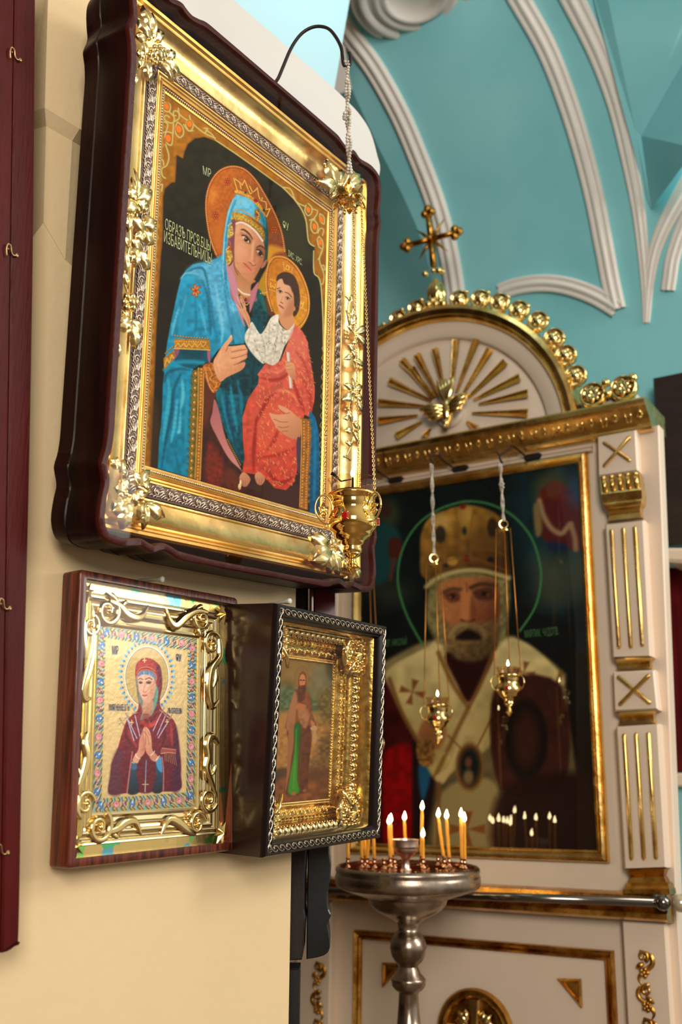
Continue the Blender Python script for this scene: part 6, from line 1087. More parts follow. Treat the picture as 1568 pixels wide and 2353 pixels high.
# cornice
vc = fl(1200, 985, .07)[1]; uc = fl(1486, 940, .07)[0]
hsweep('cornice', -1.06, uc, [(vc-.054, -.01), (vc-.052, .024), (vc-.046, .030), (vc-.040, .030), (vc-.038, .036), (vc-.024, .046), (vc-.008, .066), (vc, .074), (vc+.004, .082), (vc+.016, .086), (vc+.022, .082), (vc+.026, .060), (vc+.028, .03), (vc+.030, -.12), (vc-.03, -.12)], GOLD)
b = MB()
n = 34
for k in range(n):
    u = uc-.022-k*.0345
    f = FAC.sub(u, vc-.020, .057)
    if k % 2: b.tube([f.P(-.007, .012, .006), f.P(-.002, -.012, -.010)], [.0022, .0034], 6); b.tube([f.P(.011, .012, .006), f.P(.006, -.012, -.010)], [.0022, .0034], 6)
    else: b.tube([f.P(.006*math.cos(q), .010*math.sin(q), .001+.007*math.sin(q)) for q in np.linspace(-.3, PI+.3, 8)], .0026, 6); b.ball(f.P(0, -.004, -.001), .004, 7, 5)
b.build('egg_and_dart', GOLDP, scr)
for k, (vo, w_) in enumerate(((.060, .012), (.074, .018))): hsweep('ivory_moulding', -1.0, .0, [(vc-vo-.010, 0), (vc-vo-.009, w_), (vc-vo-.004, w_+.003), (vc-vo, w_), (vc-vo+.002, 0)], IVORY)
# arched top
AC = (-.545, .655)
def arcs(name, prof, m, a0=-2, a1=182, n=72, vmin=None, auto=40):
    b = MB(); L = []
    for r, w in prof: L.append([FAC.P(AC[0]+r*math.cos(math.radians(a)), AC[1]+r*math.sin(math.radians(a)), w) for a in np.linspace(a0, a1, n)])
    b.loops(L, False); return b.build(name, m, scr, auto=auto)
arcs('lunette_panel', [(.0, -.040), (.393, -.040), (.401, -.046), (.404, -.030), (.410, -.024), (.455, -.020), (.462, -.02)], IVORY)
b = MB(); b.extr(FAC, [(AC[0]+.50*math.cos(math.radians(a)), AC[1]+.50*math.sin(math.radians(a))) for a in np.linspace(0, 180, 50)], -.16, -.041); b.build('lunette_body', IVORY, scr)
arcs('arch_band', [(.456, -.04), (.458, -.010), (.463, -.002), (.470, -.006), (.474, .004), (.490, .012), (.504, .006), (.510, -.012), (.512, -.14)], GOLD, -3, 183, 90)
for x, y in ((910, 730.6), (952, 707), (1050.6, 685), (1099, 684), (1143, 691.6), (1188, 709), (1232, 734), (1269, 773), (1296, 812), (1319, 859), (870, 765)):
    u, v = fl(x, y, -.005); c = FAC.P(u, v, -.03); b = MB(); b.lathe(c, [(.033, 0), (.034, .012), (.031, .020), (.027, .020), (.024, .014), (.018, .016), (.012, .021), (0, .023)], 20, unit(FAC.n+FAC.u*.15-FAC.v*.1))
    for q in range(6): a = q*PI/3; b.ball(c+FAC.n*.016+FAC.u*.014*math.cos(a)+FAC.v*.014*math.sin(a), .0062, 7, 5)
    du, dv = unit((u-AC[0], v-AC[1])); b.ball(FAC.P(u+du*.022+dv*.026, v+dv*.022-du*.026, -.010), .009, 8, 6, (1, 1, .8)); b.ball(FAC.P(u-du*.018+dv*.028, v-dv*.018-du*.028, -.008), .007, 8, 6); b.build('scallop', GOLDP, scr)
for x, y in ((1359, 904), (1430, 888)):
    u, v = fl(x, y, .01); c = FAC.P(u, v, -.02); b = MB(); b.lathe(c, [(.039, 0), (.040, .016), (.036, .026), (.032, .026), (.029, .018), (.014, .018), (.010, .024), (0, .026)], 24, FAC.n)
    for q in range(8): a = q*PI/4; b.leaf(c+FAC.n*.019, c+FAC.n*.022+FAC.u*.028*math.cos(a)+FAC.v*.028*math.sin(a), FAC.n, .017, .15, 0, .05, 6, 4)
    b.build('rosette', GOLDP, scr)
for x, y in ((1393, 880), (1398, 905), (1455, 868)): b = MB(); b.ball(FAC.P(*fl(x, y, .0), .0), .014, 10, 7); b.build('rosette_link', GOLDP, scr)
qpart('rosette_plinth', [(1335, 925), (1460, 900), (1462, 925), (1338, 948)], -.1, -.022, IVORY)
T5 = crop(860, 640, 3.2)
for x0, y0, x1, y1 in ((470, 860, 310, 560), (450, 870, 200, 600), (420, 900, 110, 750), (400, 940, 30, 905), (320, 1005, 30, 1040), (350, 1050, 160, 1150), (410, 1100, 365, 1160), (515, 835, 440, 515), (565, 830, 597, 450), (600, 835, 747, 445), (645, 855, 848, 515), (690, 872, 962, 605), (730, 890, 1068, 718), (770, 920, 1130, 835), (720, 988, 1130, 982), (680, 1050, 752, 1105), (300+130, 885, 270, 660)):
    A_, C_ = FAC.P(*fl(*T5((x0, y0))[0], -.03), -.034), FAC.P(*fl(*T5((x1, y1))[0], -.02), -.026); t = C_-A_; Ln = np.linalg.norm(t); t /= Ln; s_ = np.cross(FAC.n, t); b = MB(); b.smooth = False
    sec = lambda c, w_, h: [c-s_*w_, c-s_*w_*.45+FAC.n*h, c+FAC.n*h*.35, c+s_*w_*.45+FAC.n*h, c+s_*w_]
    b.loops([sec(A_, .005, .005), sec(A_+t*Ln*.6, .010, .010), sec(C_, .0145, .013), [C_+FAC.n*.004]*5], False, smooth=False); b.build('sun_ray', GOLD, scr)
u, v = fl(*T5((545, 985))[0], -.02); b = MB(); b.lathe(FAC.P(u, v, -.042), [(.048, 0), (.048, .012), (.044, .018), (0, .019)], 30, FAC.n); b.build('dove_disc', IVORY, scr)
b = MB(); dv_ = FAC.sub(*fl(*T5((540, 975))[0], .0), .0); k_ = 3.05/FPX/3.2
b.ball(dv_.P(0, -.002, .0), .046, 14, 10, (.40, 1.0, .45), dv_); b.ball(dv_.P(-.002, -100*k_*1.05, .006), .0125, 10, 8, (1, 1.15, 1), dv_); b.lathe(dv_.P(-.002, -112*k_*1.05, .010), [(.005, 0), (.003, .008), (0, .013)], 8, unit(FAC.n-FAC.v))
for q in range(5): b.leaf(dv_.P(0, .02, .0), dv_.P(-.038+.016*q, .115*1.0, -.004), dv_.n, .022, .12, 0, .05, 8, 5)
for sx, tipx, tipy in ((-1, -232, 30), (1, 215, 85)):
    for q, sc3 in ((0, 1.0), (1, .86), (2, .7)): b.leaf(dv_.P(sx*.012, .012-.012*q, .006), dv_.P(tipx*k_*sc3, (tipy-34*q)*k_*1.1, .016-.004*q), dv_.n, .030, .2, 0, .12, 10, 6)
b.build('dove', GOLDP, scr)
# crowning cross
X6 = crop(880, 440, 6.533); xp = lambda x, y, w=-.05: FAC.P(*fl(*X6((x, y))[0], w), w); b = MB()
C0 = xp(730, 715)
for x, y in ((680, 300), (350, 815), (1105, 612), (765, 1130)):
    E0 = xp(x, y); b.tube([C0, E0], [.0125, .0115], 4, False); t = unit(E0-C0)
    if y < 1000:
        s_ = np.cross(FAC.n, t)
        for o3 in (t*.010, s_*.013-t*.006, -s_*.013-t*.006): b.ball(E0+o3, .0145, 10, 7)
        b.ball(E0+FAC.n*.012, .006, 8, 6)
b.ball(C0+FAC.n*.012, .0085, 8, 6)
for x, y in ((925, 410), (500, 575), (550, 1020), (975, 895)): E0 = xp(x, y); b.tube([C0, C0+(E0-C0)*.5, E0], [.009, .006, .001], 4)
b.build('crowning_cross', GOLDD, scr)
b = MB()
for x, y, r in ((640, 1240, .012), (850, 1190, .013), (905, 1200, .008), (760, 1190, .010)): b.ball(xp(x, y), r, 10, 7)
ax = unit(xp(790, 1230)-xp(805, 1620)); base = xp(805, 1640); b.lathe(base, [(.016, -.01), (.026, .0), (.030, .018), (.028, .036), (.020, .056), (.012, .070), (.010, .078)], 16, ax)
for q in range(6): d = FAC.u*math.cos(q*PI/3)+FAC.n*math.sin(q*PI/3); b.leaf(base+d*.022-FAC.v*.004, base+d*.018+FAC.v*.062, d, .022, .15, 0, .1, 8, 5)
for x, y, r in ((690, 1700, .014), (800, 1690, .013), (915, 1690, .015), (740, 1640, .010), (870, 1640, .010), (760, 1790, .012), (860, 1790, .011), (720, 1760, .008)): b.ball(xp(x, y, -.02), r, 9, 6)
b.build('finial_vase', GOLDP, scr, auto=50)
# lower part of the altar screen
pu0_, pv1_ = fl(812, 2135, .01); pu1_ = fl(1408, 2200, .01)[0]
b = MB(); b.frame(FAC, pu0_+.026, pu1_-.022, -1.42, pv1_-.026, [(0, .001), (.001, .008), (.006, .012), (.010, .007), (.013, .012), (.019, .016), (.023, .013), (.025, .001)]); b.build('panel_moulding', GOLDD, scr, auto=35)
for tri in ([(1281, 2248), (1334, 2250), (1337, 2316)], [(878, 2212), (930, 2214), (878, 2269)]):
    P_ = [fl(x, y, .01) for x, y in tri]; cx, cy = sum(p_[0] for p_ in P_)/3, sum(p_[1] for p_ in P_)/3; b = MB(); ins = lambda q: [(cx+(x-cx)*q, cy+(y-cy)*q) for x, y in P_]
    b.loops([L2(FAC, P_, -.001), L2(FAC, P_, .010), L2(FAC, ins(.8), .013), L2(FAC, ins(.6), .006), L2(FAC, ins(.3), .007)], True, False, True, smooth=False); b.build('corner_spandrel', GOLDD, scr)
mu, mv = -.397, -.972; mc = FAC.P(mu, mv, 0); med = MB(); med.lathe(mc, [(.108, -.001), (.109, .012), (.104, .020), (.096, .018), (.090, .020), (.083, .014), (.080, .003), (0, .003)], 44, FAC.n); medo = med.build('medallion', GOLDD, scr, auto=50)
b = MB(); f = FAC.sub(mu, mv, .004)
for a in range(4): g = f.sub(0, 0, 0, a*PI/2); b.extr(g, [(-.010, .006), (.010, .006), (.017, .082), (-.017, .082)], 0, .012, .005)
b.build('medallion_cross', GOLD, medo)
b = MB()
for a in range(4):
    g = f.sub(0, 0, 0, a*PI/2+PI/4)
    for x, y, x1, y1 in ((0, .028, 0, .070), (0, .034, -.022, .058), (0, .034, .022, .058)): b.leaf(g.P(x, y, .002), g.P(x1, y1, .004), g.n, .020, .25, 2, .1, 7, 5)
    b.ball(g.P(0, .045, .006), .007, 8, 6)
b.build('medallion_leaves', GOLDP, medo)
b = MB(); l0, l1 = fl(1429, 2112, .03)[0], fl(1529, 2112, .03)[0]; b.box(FAC, l0, l1, VB, vs_-.066, -.001, .030, .004); lpil = b.build('lower_pilaster', IVORY, scr)
b = MB(); b.box(FAC, -.955, -.835, VB, vs_-.066, -.001, .030, .004); lpil2 = b.build('lower_pilaster', IVORY, scr)
def vine(par, u, vt, vb):
    b = MB(); n = int((vt-vb)/.075)
    f = FAC.sub(u, vt, .031)
    for k in range(n):
        y = -.075*k; s_ = 1 if k % 2 else -1
        q = spline([(s_*.010, y-.004), (-s_*.016, y-.014), (-s_*.018, y-.034), (s_*.004, y-.050), (s_*.016, y-.066), (s_*.010, y-.080)], 5)
        b.ribbon([f.P(x, yy, .002) for x, yy in q], [.013*math.sin(PI*(.15+.8*i/(len(q)-1))) for i in range(len(q))], f.n, .5, .1)
        b.tube(spiral(f, s_*.002, y-.016, .013, 1.3, 1.0*s_, .004, 16), [.0048-.0025*i/16 for i in range(17)], 7)
        for j in range(5): a = 2*PI*j/5; b.ball(f.P(s_*.001+.008*math.cos(a), y-.052+.008*math.sin(a), .006), .0055, 7, 5)
        b.ball(f.P(s_*.001, y-.052, .009), .0045, 7, 5); b.leaf(f.P(0, y-.030, .003), f.P(s_*.020, y-.044, .004), f.n, .014, .3, 0, .1, 7, 5)
    return b.build('carved_vine', GOLDD, par)
vine(lpil, fl(1484, 2260, .035)[0], fl(1483, 2182, .035)[1], -1.36); vine(lpil2, fl(731, 2260, .035)[0], fl(731, 2208, .035)[1], -1.36)
b = MB(); b.box(FAC, -.955, -.835, vs_, .60, -.001, .030, .004); b.build('upper_pilaster', IVORY, scr)
# ------------------------------------------------------------------ the large framed icon in the screen
NU0, NU1, NV0, NV1 = -.762, -.041, -.510, .546
fi = thing('framed_icon', 'huge dark painting of bearded man in golden mitre inside thin gilt frame', 'framed icon', FAC.P(-.4, NV0-.03, .001))
b = MB(); b.frame(FAC, NU0, NU1, NV0, NV1, [(-.004, .004), (-.003, .014), (.001, .016), (.003, .013), (.006, .018), (.014, .026), (.020, .024), (.022, .016), (.024, .018), (.026, .014), (.027, .001)]); b.build('gilt_frame', GOLD, fi, auto=35)
b = MB(); b.box(FAC, NU0-.01, NU1+.01, NV0-.01, NV1+.01, .0012, .004); b.build('backing', WOODB, fi)
NQ = []
for u, v in ((NU0, NV1), (NU1, NV1), (NU1, NV0), (NU0, NV0)):
    d = RC @ (FAC.P(u, v, .006)-EYE); NQ.append((IW/2+FPX*d[0]/d[2], IH/2+FPX*d[1]/d[2]))
p = Painting(NQ, 200, 290); M = crop(860, 1130, 2.958); N_ = crop(860, 1500, 2.8)
p.fill((6, 20, 20), ((14, 8, 6), (1100, 1300), (1100, 1700)), .2, 30)
p.poly([(1180, 1060), (1345, 1060), (1350, 1380), (1260, 1400), (1200, 1300)], (14, 40, 46), 30, .9, nz=.4, nscale=40)
for x, y, rx, ry in ((1300, 1330, 56, 46), (1255, 1310, 36, 40), (1345, 1300, 30, 34), (1270, 1370, 40, 26)): p.ell(x, y, rx, ry, (74, 76, 56), 26, .55)
for x, y, rx, ry in ((890, 1370, 30, 30), (870, 1340, 34, 30), (925, 1360, 26, 24)): p.ell(x, y, rx, ry, (50, 54, 40), 22, .5)
# small figures on the clouds
p.ell(1268, 1130, 40, 48, (94, 90, 50), 16, .6); p.poly([(1236, 1150), (1250, 1120), (1290, 1110), (1330, 1150), (1340, 1220), (1330, 1262), (1300, 1255), (1262, 1250), (1236, 1200)], (92, 30, 22), 5, nz=.15); p.ell(1272, 1125, 17, 22, (92, 46, 32), 4); p.poly([(1240, 1165), (1252, 1150), (1278, 1148), (1312, 1156), (1336, 1190), (1342, 1240), (1328, 1262), (1250, 1240)], (74, 24, 26), 6, .8); p.line([(1240, 1150), (1250, 1185), (1268, 1214), (1290, 1226), (1304, 1212), (1312, 1204)], 11, (150, 122, 88), 4); p.line([(1312, 1206), (1321, 1232), (1324, 1262)], 12, (140, 112, 78), 4); p.poly([(1226, 1165), (1240, 1160), (1246, 1220), (1232, 1230)], (120, 100, 60), 4); p.poly([(1262, 1245), (1300, 1250), (1296, 1268), (1262, 1262)], (22, 34, 60), 5)
p.ell(1330, 1130, 26, 36, (38, 70, 104), 14, .7)
p.ell(893, 1180, 26, 34, (84, 82, 48), 12, .55); p.ell(886, 1172, 13, 18, (56, 36, 24), 4); p.poly([(862, 1215), (900, 1205), (922, 1240), (912, 1300), (880, 1340), (850, 1330)], (20, 62, 62), 6); p.poly([(896, 1238), (922, 1240), (920, 1280), (896, 1280)], (70, 26, 20), 4); p.line([(905, 1285), (898, 1330)], 9, (86, 44, 34), 4)
# body
p.poly([(870, 1530), (960, 1480), (1010, 1470), (1160, 1460), (1200, 1475), (1290, 1540), (1300, 1600), (1300, 1990), (850, 1990), (850, 1560)], (132, 116, 74), 5, grad=((70, 58, 36), (1080, 1560), (1080, 1850)), nz=.12, nscale=22)
p.poly([(850, 1560), (890, 1560), (955, 1700), (960, 1800), (950, 1990), (850, 1990)], (52, 8, 8), 6, nz=.3, nscale=30); p.poly([(885, 1730), (946, 1715), (948, 1830), (940, 1950), (888, 1960), (880, 1820)], (122, 4, 6), 5, nz=.15, nscale=14); p.poly([(952, 1700), (1000, 1760), (985, 1900), (955, 1990), (950, 1850)], (26, 12, 14), 5); p.poly([(962, 1760), (990, 1765), (984, 1810), (970, 1840)], (22, 74, 106), 4)
p.poly([(890, 1540), (975, 1490), (1010, 1470), (1030, 1520), (1075, 1600), (1120, 1530), (1160, 1470), (1215, 1480), (1285, 1545), (1283, 1578), (1140, 1578), (1135, 1700), (1060, 1760), (1000, 1790), (960, 1705), (900, 1590)], (196, 178, 120), 4, grad=((156, 138, 84), (1080, 1500), (1080, 1760)), nz=.1, nscale=20)
p.poly([(1026, 1500), (1130, 1500), (1110, 1560), (1078, 1614), (1050, 1570)], (36, 10, 10), 4)
for q in ([(895, 1560), (925, 1640), (962, 1705)], [(1008, 1500), (1040, 1570), (1076, 1625)], [(1140, 1480), (1110, 1560), (1060, 1660), (1000, 1785)], [(1290, 1545), (1280, 1575)]): p.line(q, 10, (110, 74, 32), 3, .85)
p.poly([(1000, 1785), (1030, 1760), (1060, 1680), (1085, 1640), (1050, 1740), (1020, 1800)], (176, 154, 104), 3)
p.poly([(1016, 1820), (1140, 1800), (1142, 1990), (1005, 1990)], (150, 132, 86), 6, .8); p.line([(1010, 1800), (1005, 1990)], 9, (104, 68, 32), 3, .8)
for (x, y, s_, a) in ((948, 1590, 30, .25), (1205, 1545, 26, .2), (1075, 1905, 42, 0)):
    for q in range(4):
        e = a+q*PI/2; p.poly([(x, y), (x+s_*math.cos(e-.28), y+s_*math.sin(e-.28)), (x+s_*math.cos(e+.28), y+s_*math.sin(e+.28))], (112, 62, 26), 2.5, .9, smooth=False)
p.line([(1030, 1690), (1060, 1720), (1078, 1745)], 4, (112, 74, 36), 2); p.line([(1135, 1640), (1110, 1690), (1085, 1740)], 4, (112, 74, 36), 2)
p.ell(1080, 1762, 33, 56, (110, 80, 40), 3); p.ell(1080, 1762, 27, 48, (60, 40, 22), 3); p.ell(1080, 1760, 20, 36, (14, 22, 24), 3); p.ell(1077, 1752, 8, 12, (94, 54, 36), 3); p.ell(1077, 1785, 11, 16, (110, 90, 60), 4)
p.poly([(960, 1690), (985, 1640), (1010, 1650), (1028, 1680), (1010, 1720), (985, 1712)], (156, 104, 62), 4); p.poly([(958, 1712), (985, 1700), (1000, 1720), (992, 1760), (965, 1755)], (134, 94, 46), 3, nz=.3); 
# book
p.poly([(1140, 1580), (1290, 1575), (1296, 1800), (1150, 1810)], (50, 22, 16), 4, nz=.15, nscale=20); p.line([(1143, 1584), (1152, 1808)], 4, (92, 52, 26), 2); p.line([(1280, 1580), (1290, 1800)], 4, (70, 42, 22), 2); p.ell(1210, 1700, 48, 92, (14, 8, 7), 5); p.ell(1210, 1700, 30, 66, (58, 26, 18), 12, .8)
p.poly([(1160, 1810), (1380, 1790), (1390, 1990), (1150, 1990)], (26, 7, 5), 12, .9)
# halo ring, mitre, head
hl = [(972, 1482), (938, 1420), (918, 1360), (915, 1310), (928, 1256), (958, 1208), (1000, 1175), (1050, 1156), (1085, 1152), (1130, 1160), (1180, 1186), (1222, 1236), (1242, 1300), (1242, 1350), (1228, 1400), (1195, 1450)]
p.line(hl, 4.4, (50, 110, 62), 2); p.line(hl, 2, (84, 146, 84), 1.4, .8)
p.poly([(985, 1350), (980, 1420), (995, 1460), (1020, 1480), (1150, 1470), (1168, 1420), (1172, 1350), (1150, 1300), (1000, 1310)], (122, 112, 68), 5, nz=.2, nscale=8)
p.poly([(978, 1330), (966, 1270), (970, 1220), (990, 1188), (1030, 1170), (1060, 1162), (1100, 1164), (1140, 1180), (1160, 1210), (1168, 1270), (1166, 1330), (1080, 1316)], (148, 106, 40), 3, grad=((72, 44, 20), (1050, 1200), (1130, 1310)), nz=.2, nscale=14)
p.ell(1015, 1200, 22, 20, (196, 158, 84), 8, .8); p.ell(1070, 1185, 14, 22, (182, 144, 70), 8, .7)
for x, y, rx, ry, c in ((1012, 1228, 13, 20, (40, 34, 26)), (1132, 1212, 12, 22, (44, 30, 22)), (1068, 1220, 5, 9, (16, 34, 34)), (1072, 1283, 6, 7, (120, 18, 14)), (1127, 1286, 7, 6, (20, 22, 24)), (1025, 1299, 6, 5, (18, 30, 32)), (1064, 1164, 7, 6, (110, 20, 16)), (1040, 1290, 12, 10, (190, 140, 60))): p.ell(x, y, rx, ry, c, 2.5, .9)
for q in ([(1046, 1170), (1056, 1220), (1056, 1290)], [(1090, 1168), (1082, 1220), (1084, 1290)], [(1000, 1275), (1060, 1262), (1120, 1262), (1160, 1275)], [(976, 1320), (1030, 1288), (1090, 1284), (1166, 1312)]): p.line(q, 4, (120, 82, 34), 2, .7)
p.line([(980, 1348), (1010, 1326), (1060, 1312), (1110, 1312), (1170, 1328)], 10, (178, 164, 106), 3); 
p.poly([(1008, 1350), (1040, 1330), (1100, 1325), (1140, 1336), (1150, 1380), (1145, 1430), (1120, 1460), (1040, 1460), (1018, 1430)], (172, 108, 62), 4, grad=((104, 56, 34), (1050, 1380), (1135, 1420)), nz=.06)
p.line([(1018, 1362), (1040, 1353), (1066, 1356)], 8, (84, 56, 36), 3); p.line([(1080, 1352), (1106, 1342), (1140, 1346)], 9, (70, 44, 30), 3); p.poly([(1020, 1365), (1050, 1358), (1060, 1378), (1035, 1384)], (84, 44, 28), 4, .85); p.poly([(1088, 1358), (1130, 1350), (1136, 1376), (1100, 1378)], (70, 36, 26), 4, .85)
p.ell(1040, 1370, 6, 5, (24, 14, 12), 2.5); p.ell(1113, 1364, 6, 5, (24, 14, 12), 2.5); p.ell(1036, 1372, 3, 2.4, (150, 110, 80), 1.5, .7); p.ell(1122, 1366, 3, 2.4, (120, 84, 60), 1.5, .7)
p.poly([(1062, 1355), (1080, 1355), (1090, 1410), (1092, 1424), (1060, 1424), (1058, 1405)], (182, 114, 66), 4); p.poly([(1084, 1370), (1096, 1410), (1090, 1428), (1080, 1426)], (110, 58, 34), 4, .8); p.line([(1060, 1424), (1076, 1430), (1092, 1424)], 4, (70, 32, 20), 2); p.line([(1072, 1340), (1074, 1360)], 3, (120, 70, 42), 2)
p.poly([(1018, 1420), (1040, 1440), (1070, 1432), (1100, 1434), (1140, 1425), (1150, 1450), (1135, 1495), (1100, 1520), (1055, 1516), (1028, 1486)], (122, 96, 56), 5, grad=((70, 54, 32), (1060, 1450), (1110, 1520)), nz=.2, nscale=7); p.line([(1034, 1462), (1050, 1440), (1072, 1434)], 9, (150, 124, 76), 4); p.line([(1116, 1462), (1104, 1442), (1080, 1434)], 9, (126, 100, 60), 4); p.poly([(1050, 1462), (1076, 1446), (1104, 1460), (1100, 1470), (1054, 1470)], (24, 12, 10), 4)
p.build('painting', FAC, NU0, NU1, NV0, NV1, .006, mat('dark_oil_painting', None, .5, attr='paint', spec=.1), fi, 1.25)
b = MB(); b.add([FAC.P(NU0, NV0, .012), FAC.P(NU1, NV0, .012), FAC.P(NU1, NV1, .012), FAC.P(NU0, NV1, .012)], [(0, 1, 2, 3)]); b.build('glass_pane', PANEF, fi)
INK3 = mat('green_lettering', (70, 120, 72), .5)
ltr(fi, FAC, (1206, 1466), 'МИРЛИК. ЧУДОТВ.', .030, .36, .0075, INK3, (1304, 1456)); ltr(fi, FAC, (884, 1486), 'СВТ. НИКОЛАЙ', .028, .36, .0075, INK3, (960, 1479))
# ------------------------------------------------------------------ lamps before the framed icon
def bglamp(label, ring, cany, flm, tip, bead, knot, Y):
    k = .0425/56*.76; rim = at(flm[0]+2, flm[1]+11, Y); return oil_lamp(label, rim, k, at(*cany, Y), at(*bead, Y), False, 'oil lamps before the framed icon', bead_r=5.2, knot=knot and at(*knot, Y), gold=GOLDP, chain_m=mat('chain_gilt', (226, 150, 70), .35, 1.0))
bglamp('small gold oil lamp on glass beads with a large knot, before the framed icon', None, (1158, 1216), (1166, 1523), None, (1150, 1066), (1154, 1114), 2.75)
bglamp('small gold oil lamp on straight glass beads without knot, before the framed icon', None, (998, 1294), (1004, 1592), None, (992, 1068), None, 2.84)
bglamp('gilt oil lamp whose thin chains show between large icon case and dark boxed icon', None, (846, 1330), (850, 1664), None, (842, 1090), None, 2.93)
for (x, y), (bx, by), Y, lab in (((1225, 1050), (1150, 1060), 2.75, 'dark iron bracket under the cornice holding the knotted bead lamp'), ((1058, 1077), (992, 1062), 2.84, 'dark iron bracket under the cornice holding the straight bead lamp'), ((910, 1103), (842, 1084), 2.93, 'dark iron bracket under the cornice beside the large icon case')):
    br_ = thing('lamp_bracket', lab, 'bracket', FAC.P(*fl(x, y, .02), .02), 'iron brackets under the cornice'); f = FAC.sub(*fl(x, y, .02), .018)
    b = MB(); b.extr(f, rrect(-.027, .027, -.010, .010, .0098), -.004, .006, .002); b.ball(f.P(-.018, 0, .006), .004, 8, 5); b.ball(f.P(.018, 0, .006), .004, 8, 5); b.build('plate', IRON, br_)
    E0 = at(bx, by, Y); S0 = f.P(-.02, .004, .006); b = MB(); b.tube(spline([S0, S0+FAC.n*.05+ZUP*.02-FAC.u*.02, S0*.4+E0*.6+ZUP*.03, E0+ZUP*.016, E0-ZUP*.006+A3(.006, 0, 0)], 6), .0032, 7); b.tube([E0+ZUP*.016, E0+A3(-.012, 0, .03)], [.003, .001], 6); b.build('hook_arm', IRON, br_)
# ------------------------------------------------------------------ rail
rw = .105; A_, C_ = FAC.P(*fl(740, 2046, rw), rw), FAC.P(*fl(1512, 2074, rw), rw)
rl = thing('rail', 'polished steel rail with ball end running along the gilt sill', 'rail', A_)
b = MB(); b.tube([A_, C_], .0105, 14); b.build('rod', CHROME, rl); b = MB(); b.ball(C_+unit(C_-A_)*.012, .0185, 18, 12); b.build('ball_end', CHROME, rl)
for t_ in (.06, .985):
    q = A_+(C_-A_)*t_; b = MB(); b.tube([q, q-FAC.n*.045], [.008, .009], 10); b.lathe(q-FAC.n*.046, [(.018, 0), (.018, .006), (.010, .012), (0, .012)], 14, FAC.n); b.build('bracket', CHROME, rl)
q = C_+FAC.u*.048-FAC.n*.02; b = MB(); b.ball(q, .021, 14, 10); b.build('end_knob', mat('cloudy_glass_knob', (206, 190, 160), .15, .3, coat=.8), rl)
# ------------------------------------------------------------------ candle stand
SY = 2.62
sc0 = at(937, 1994, SY); kS = (at(937, 1900, SY)-at(937, 2000, SY))[2]/100
stand = thing('candle_stand', 'tarnished metal church candle stand with round tray and turned stem', 'candle stand', (sc0[0], sc0[1], 0))
y0 = 1994
pr = [(163, 1992), (168, 1990), (172, 1994), (173, 2000), (171, 2005), (172.5, 2009), (174, 2014), (174, 2028), (172, 2033), (170, 2036), (160, 2041), (140, 2048), (118, 2055), (104, 2060), (95, 2062), (94, 2066), (91, 2075), (80, 2088), (62, 2099), (46, 2106), (33, 2113), (25, 2122), (23, 2132), (25, 2137), (30, 2141), (37, 2150), (42, 2163), (43.5, 2173), (42.5, 2177), (42, 2181), (39, 2192), (32, 2203), (24, 2210), (22, 2214), (25, 2219), (30, 2230), (39, 2239), (41.5, 2243), (40, 2248), (39, 2256), (33, 2264), (25, 2269), (22.5, 2273), (24, 2300), (27.5, 2340), (31, 2344), (31, 2349), (27, 2353), (29, 2480), (34, 2490), (40, 2510)]
zS = lambda y: sc0[2]-(y-y0)*kS
b = MB(); b.lathe((sc0[0], sc0[1], 0), [(r*kS, zS(y)) for r, y in pr]+[(40*kS, .25), (60*kS, .2), (64*kS, .12), (120*kS, .05), (150*kS, .03), (152*kS, 0)], 56); b.build('stem', STEEL, stand, auto=50)
b = MB(); b.lathe((sc0[0], sc0[1], 0), [(163*kS, zS(1992)), (160*kS, zS(1996)), (159*kS, zS(1998)), (0, zS(1999))], 56); b.build('tray', mat('wax_stained_tray', (120, 62, 34), .16, .8, bump=.4, bscale=30, var=.5, vscale=20), stand)
b = MB(); cu = at(933, 1975, SY); b.lathe((cu[0], cu[1], 0), [(14*kS, zS(1999)), (10*kS, zS(1994)), (9*kS, zS(1978)), (14*kS, zS(1968)), (24*kS, zS(1962)), (27.5*kS, zS(1956)), (28*kS, zS(1950)), (31*kS, zS(1948)), (31.5*kS, zS(1944)), (31*kS, zS(1932)), (32.5*kS, zS(1929)), (30*kS, zS(1929)), (28*kS, zS(1945)), (0, zS(1950))], 32); b.build('oil_cup', mat('pinkish_silver_cup', (246, 222, 208), .34, 1.0, bump=.05), stand, auto=50)
ZT = zS(1998.5); Q6 = crop(740, 1820, 4.126)
def on_tray(x, y):
    for k in range(60):
        d = ray(x, y+k*.5); q = EYE+d*((ZT-CAMZ)/d[2]); r = np.linalg.norm(q[:2]-sc0[:2])
        if r < 152*kS: break
    return A3(q[0], q[1], ZT)
def holder(P):
    b = MB(); b.lathe(P, [(7.5*kS, 0), (7*kS, 2*kS), (3.4*kS, 4*kS), (3*kS, 8*kS), (5.6*kS, 11*kS), (5.8*kS, 13*kS), (4.2*kS, 16*kS), (4.6*kS, 19*kS), (5.8*kS, 21*kS), (6.2*kS, 22*kS), (4.6*kS, 22*kS), (4.4*kS, 17*kS), (0, 17*kS)], 14); return b.build('candle_holder', CHROME if False else mat('copper_nickel_holder', (216, 168, 130), .18, 1.0), stand)
CG = 'thin lit candles on the candle stand'
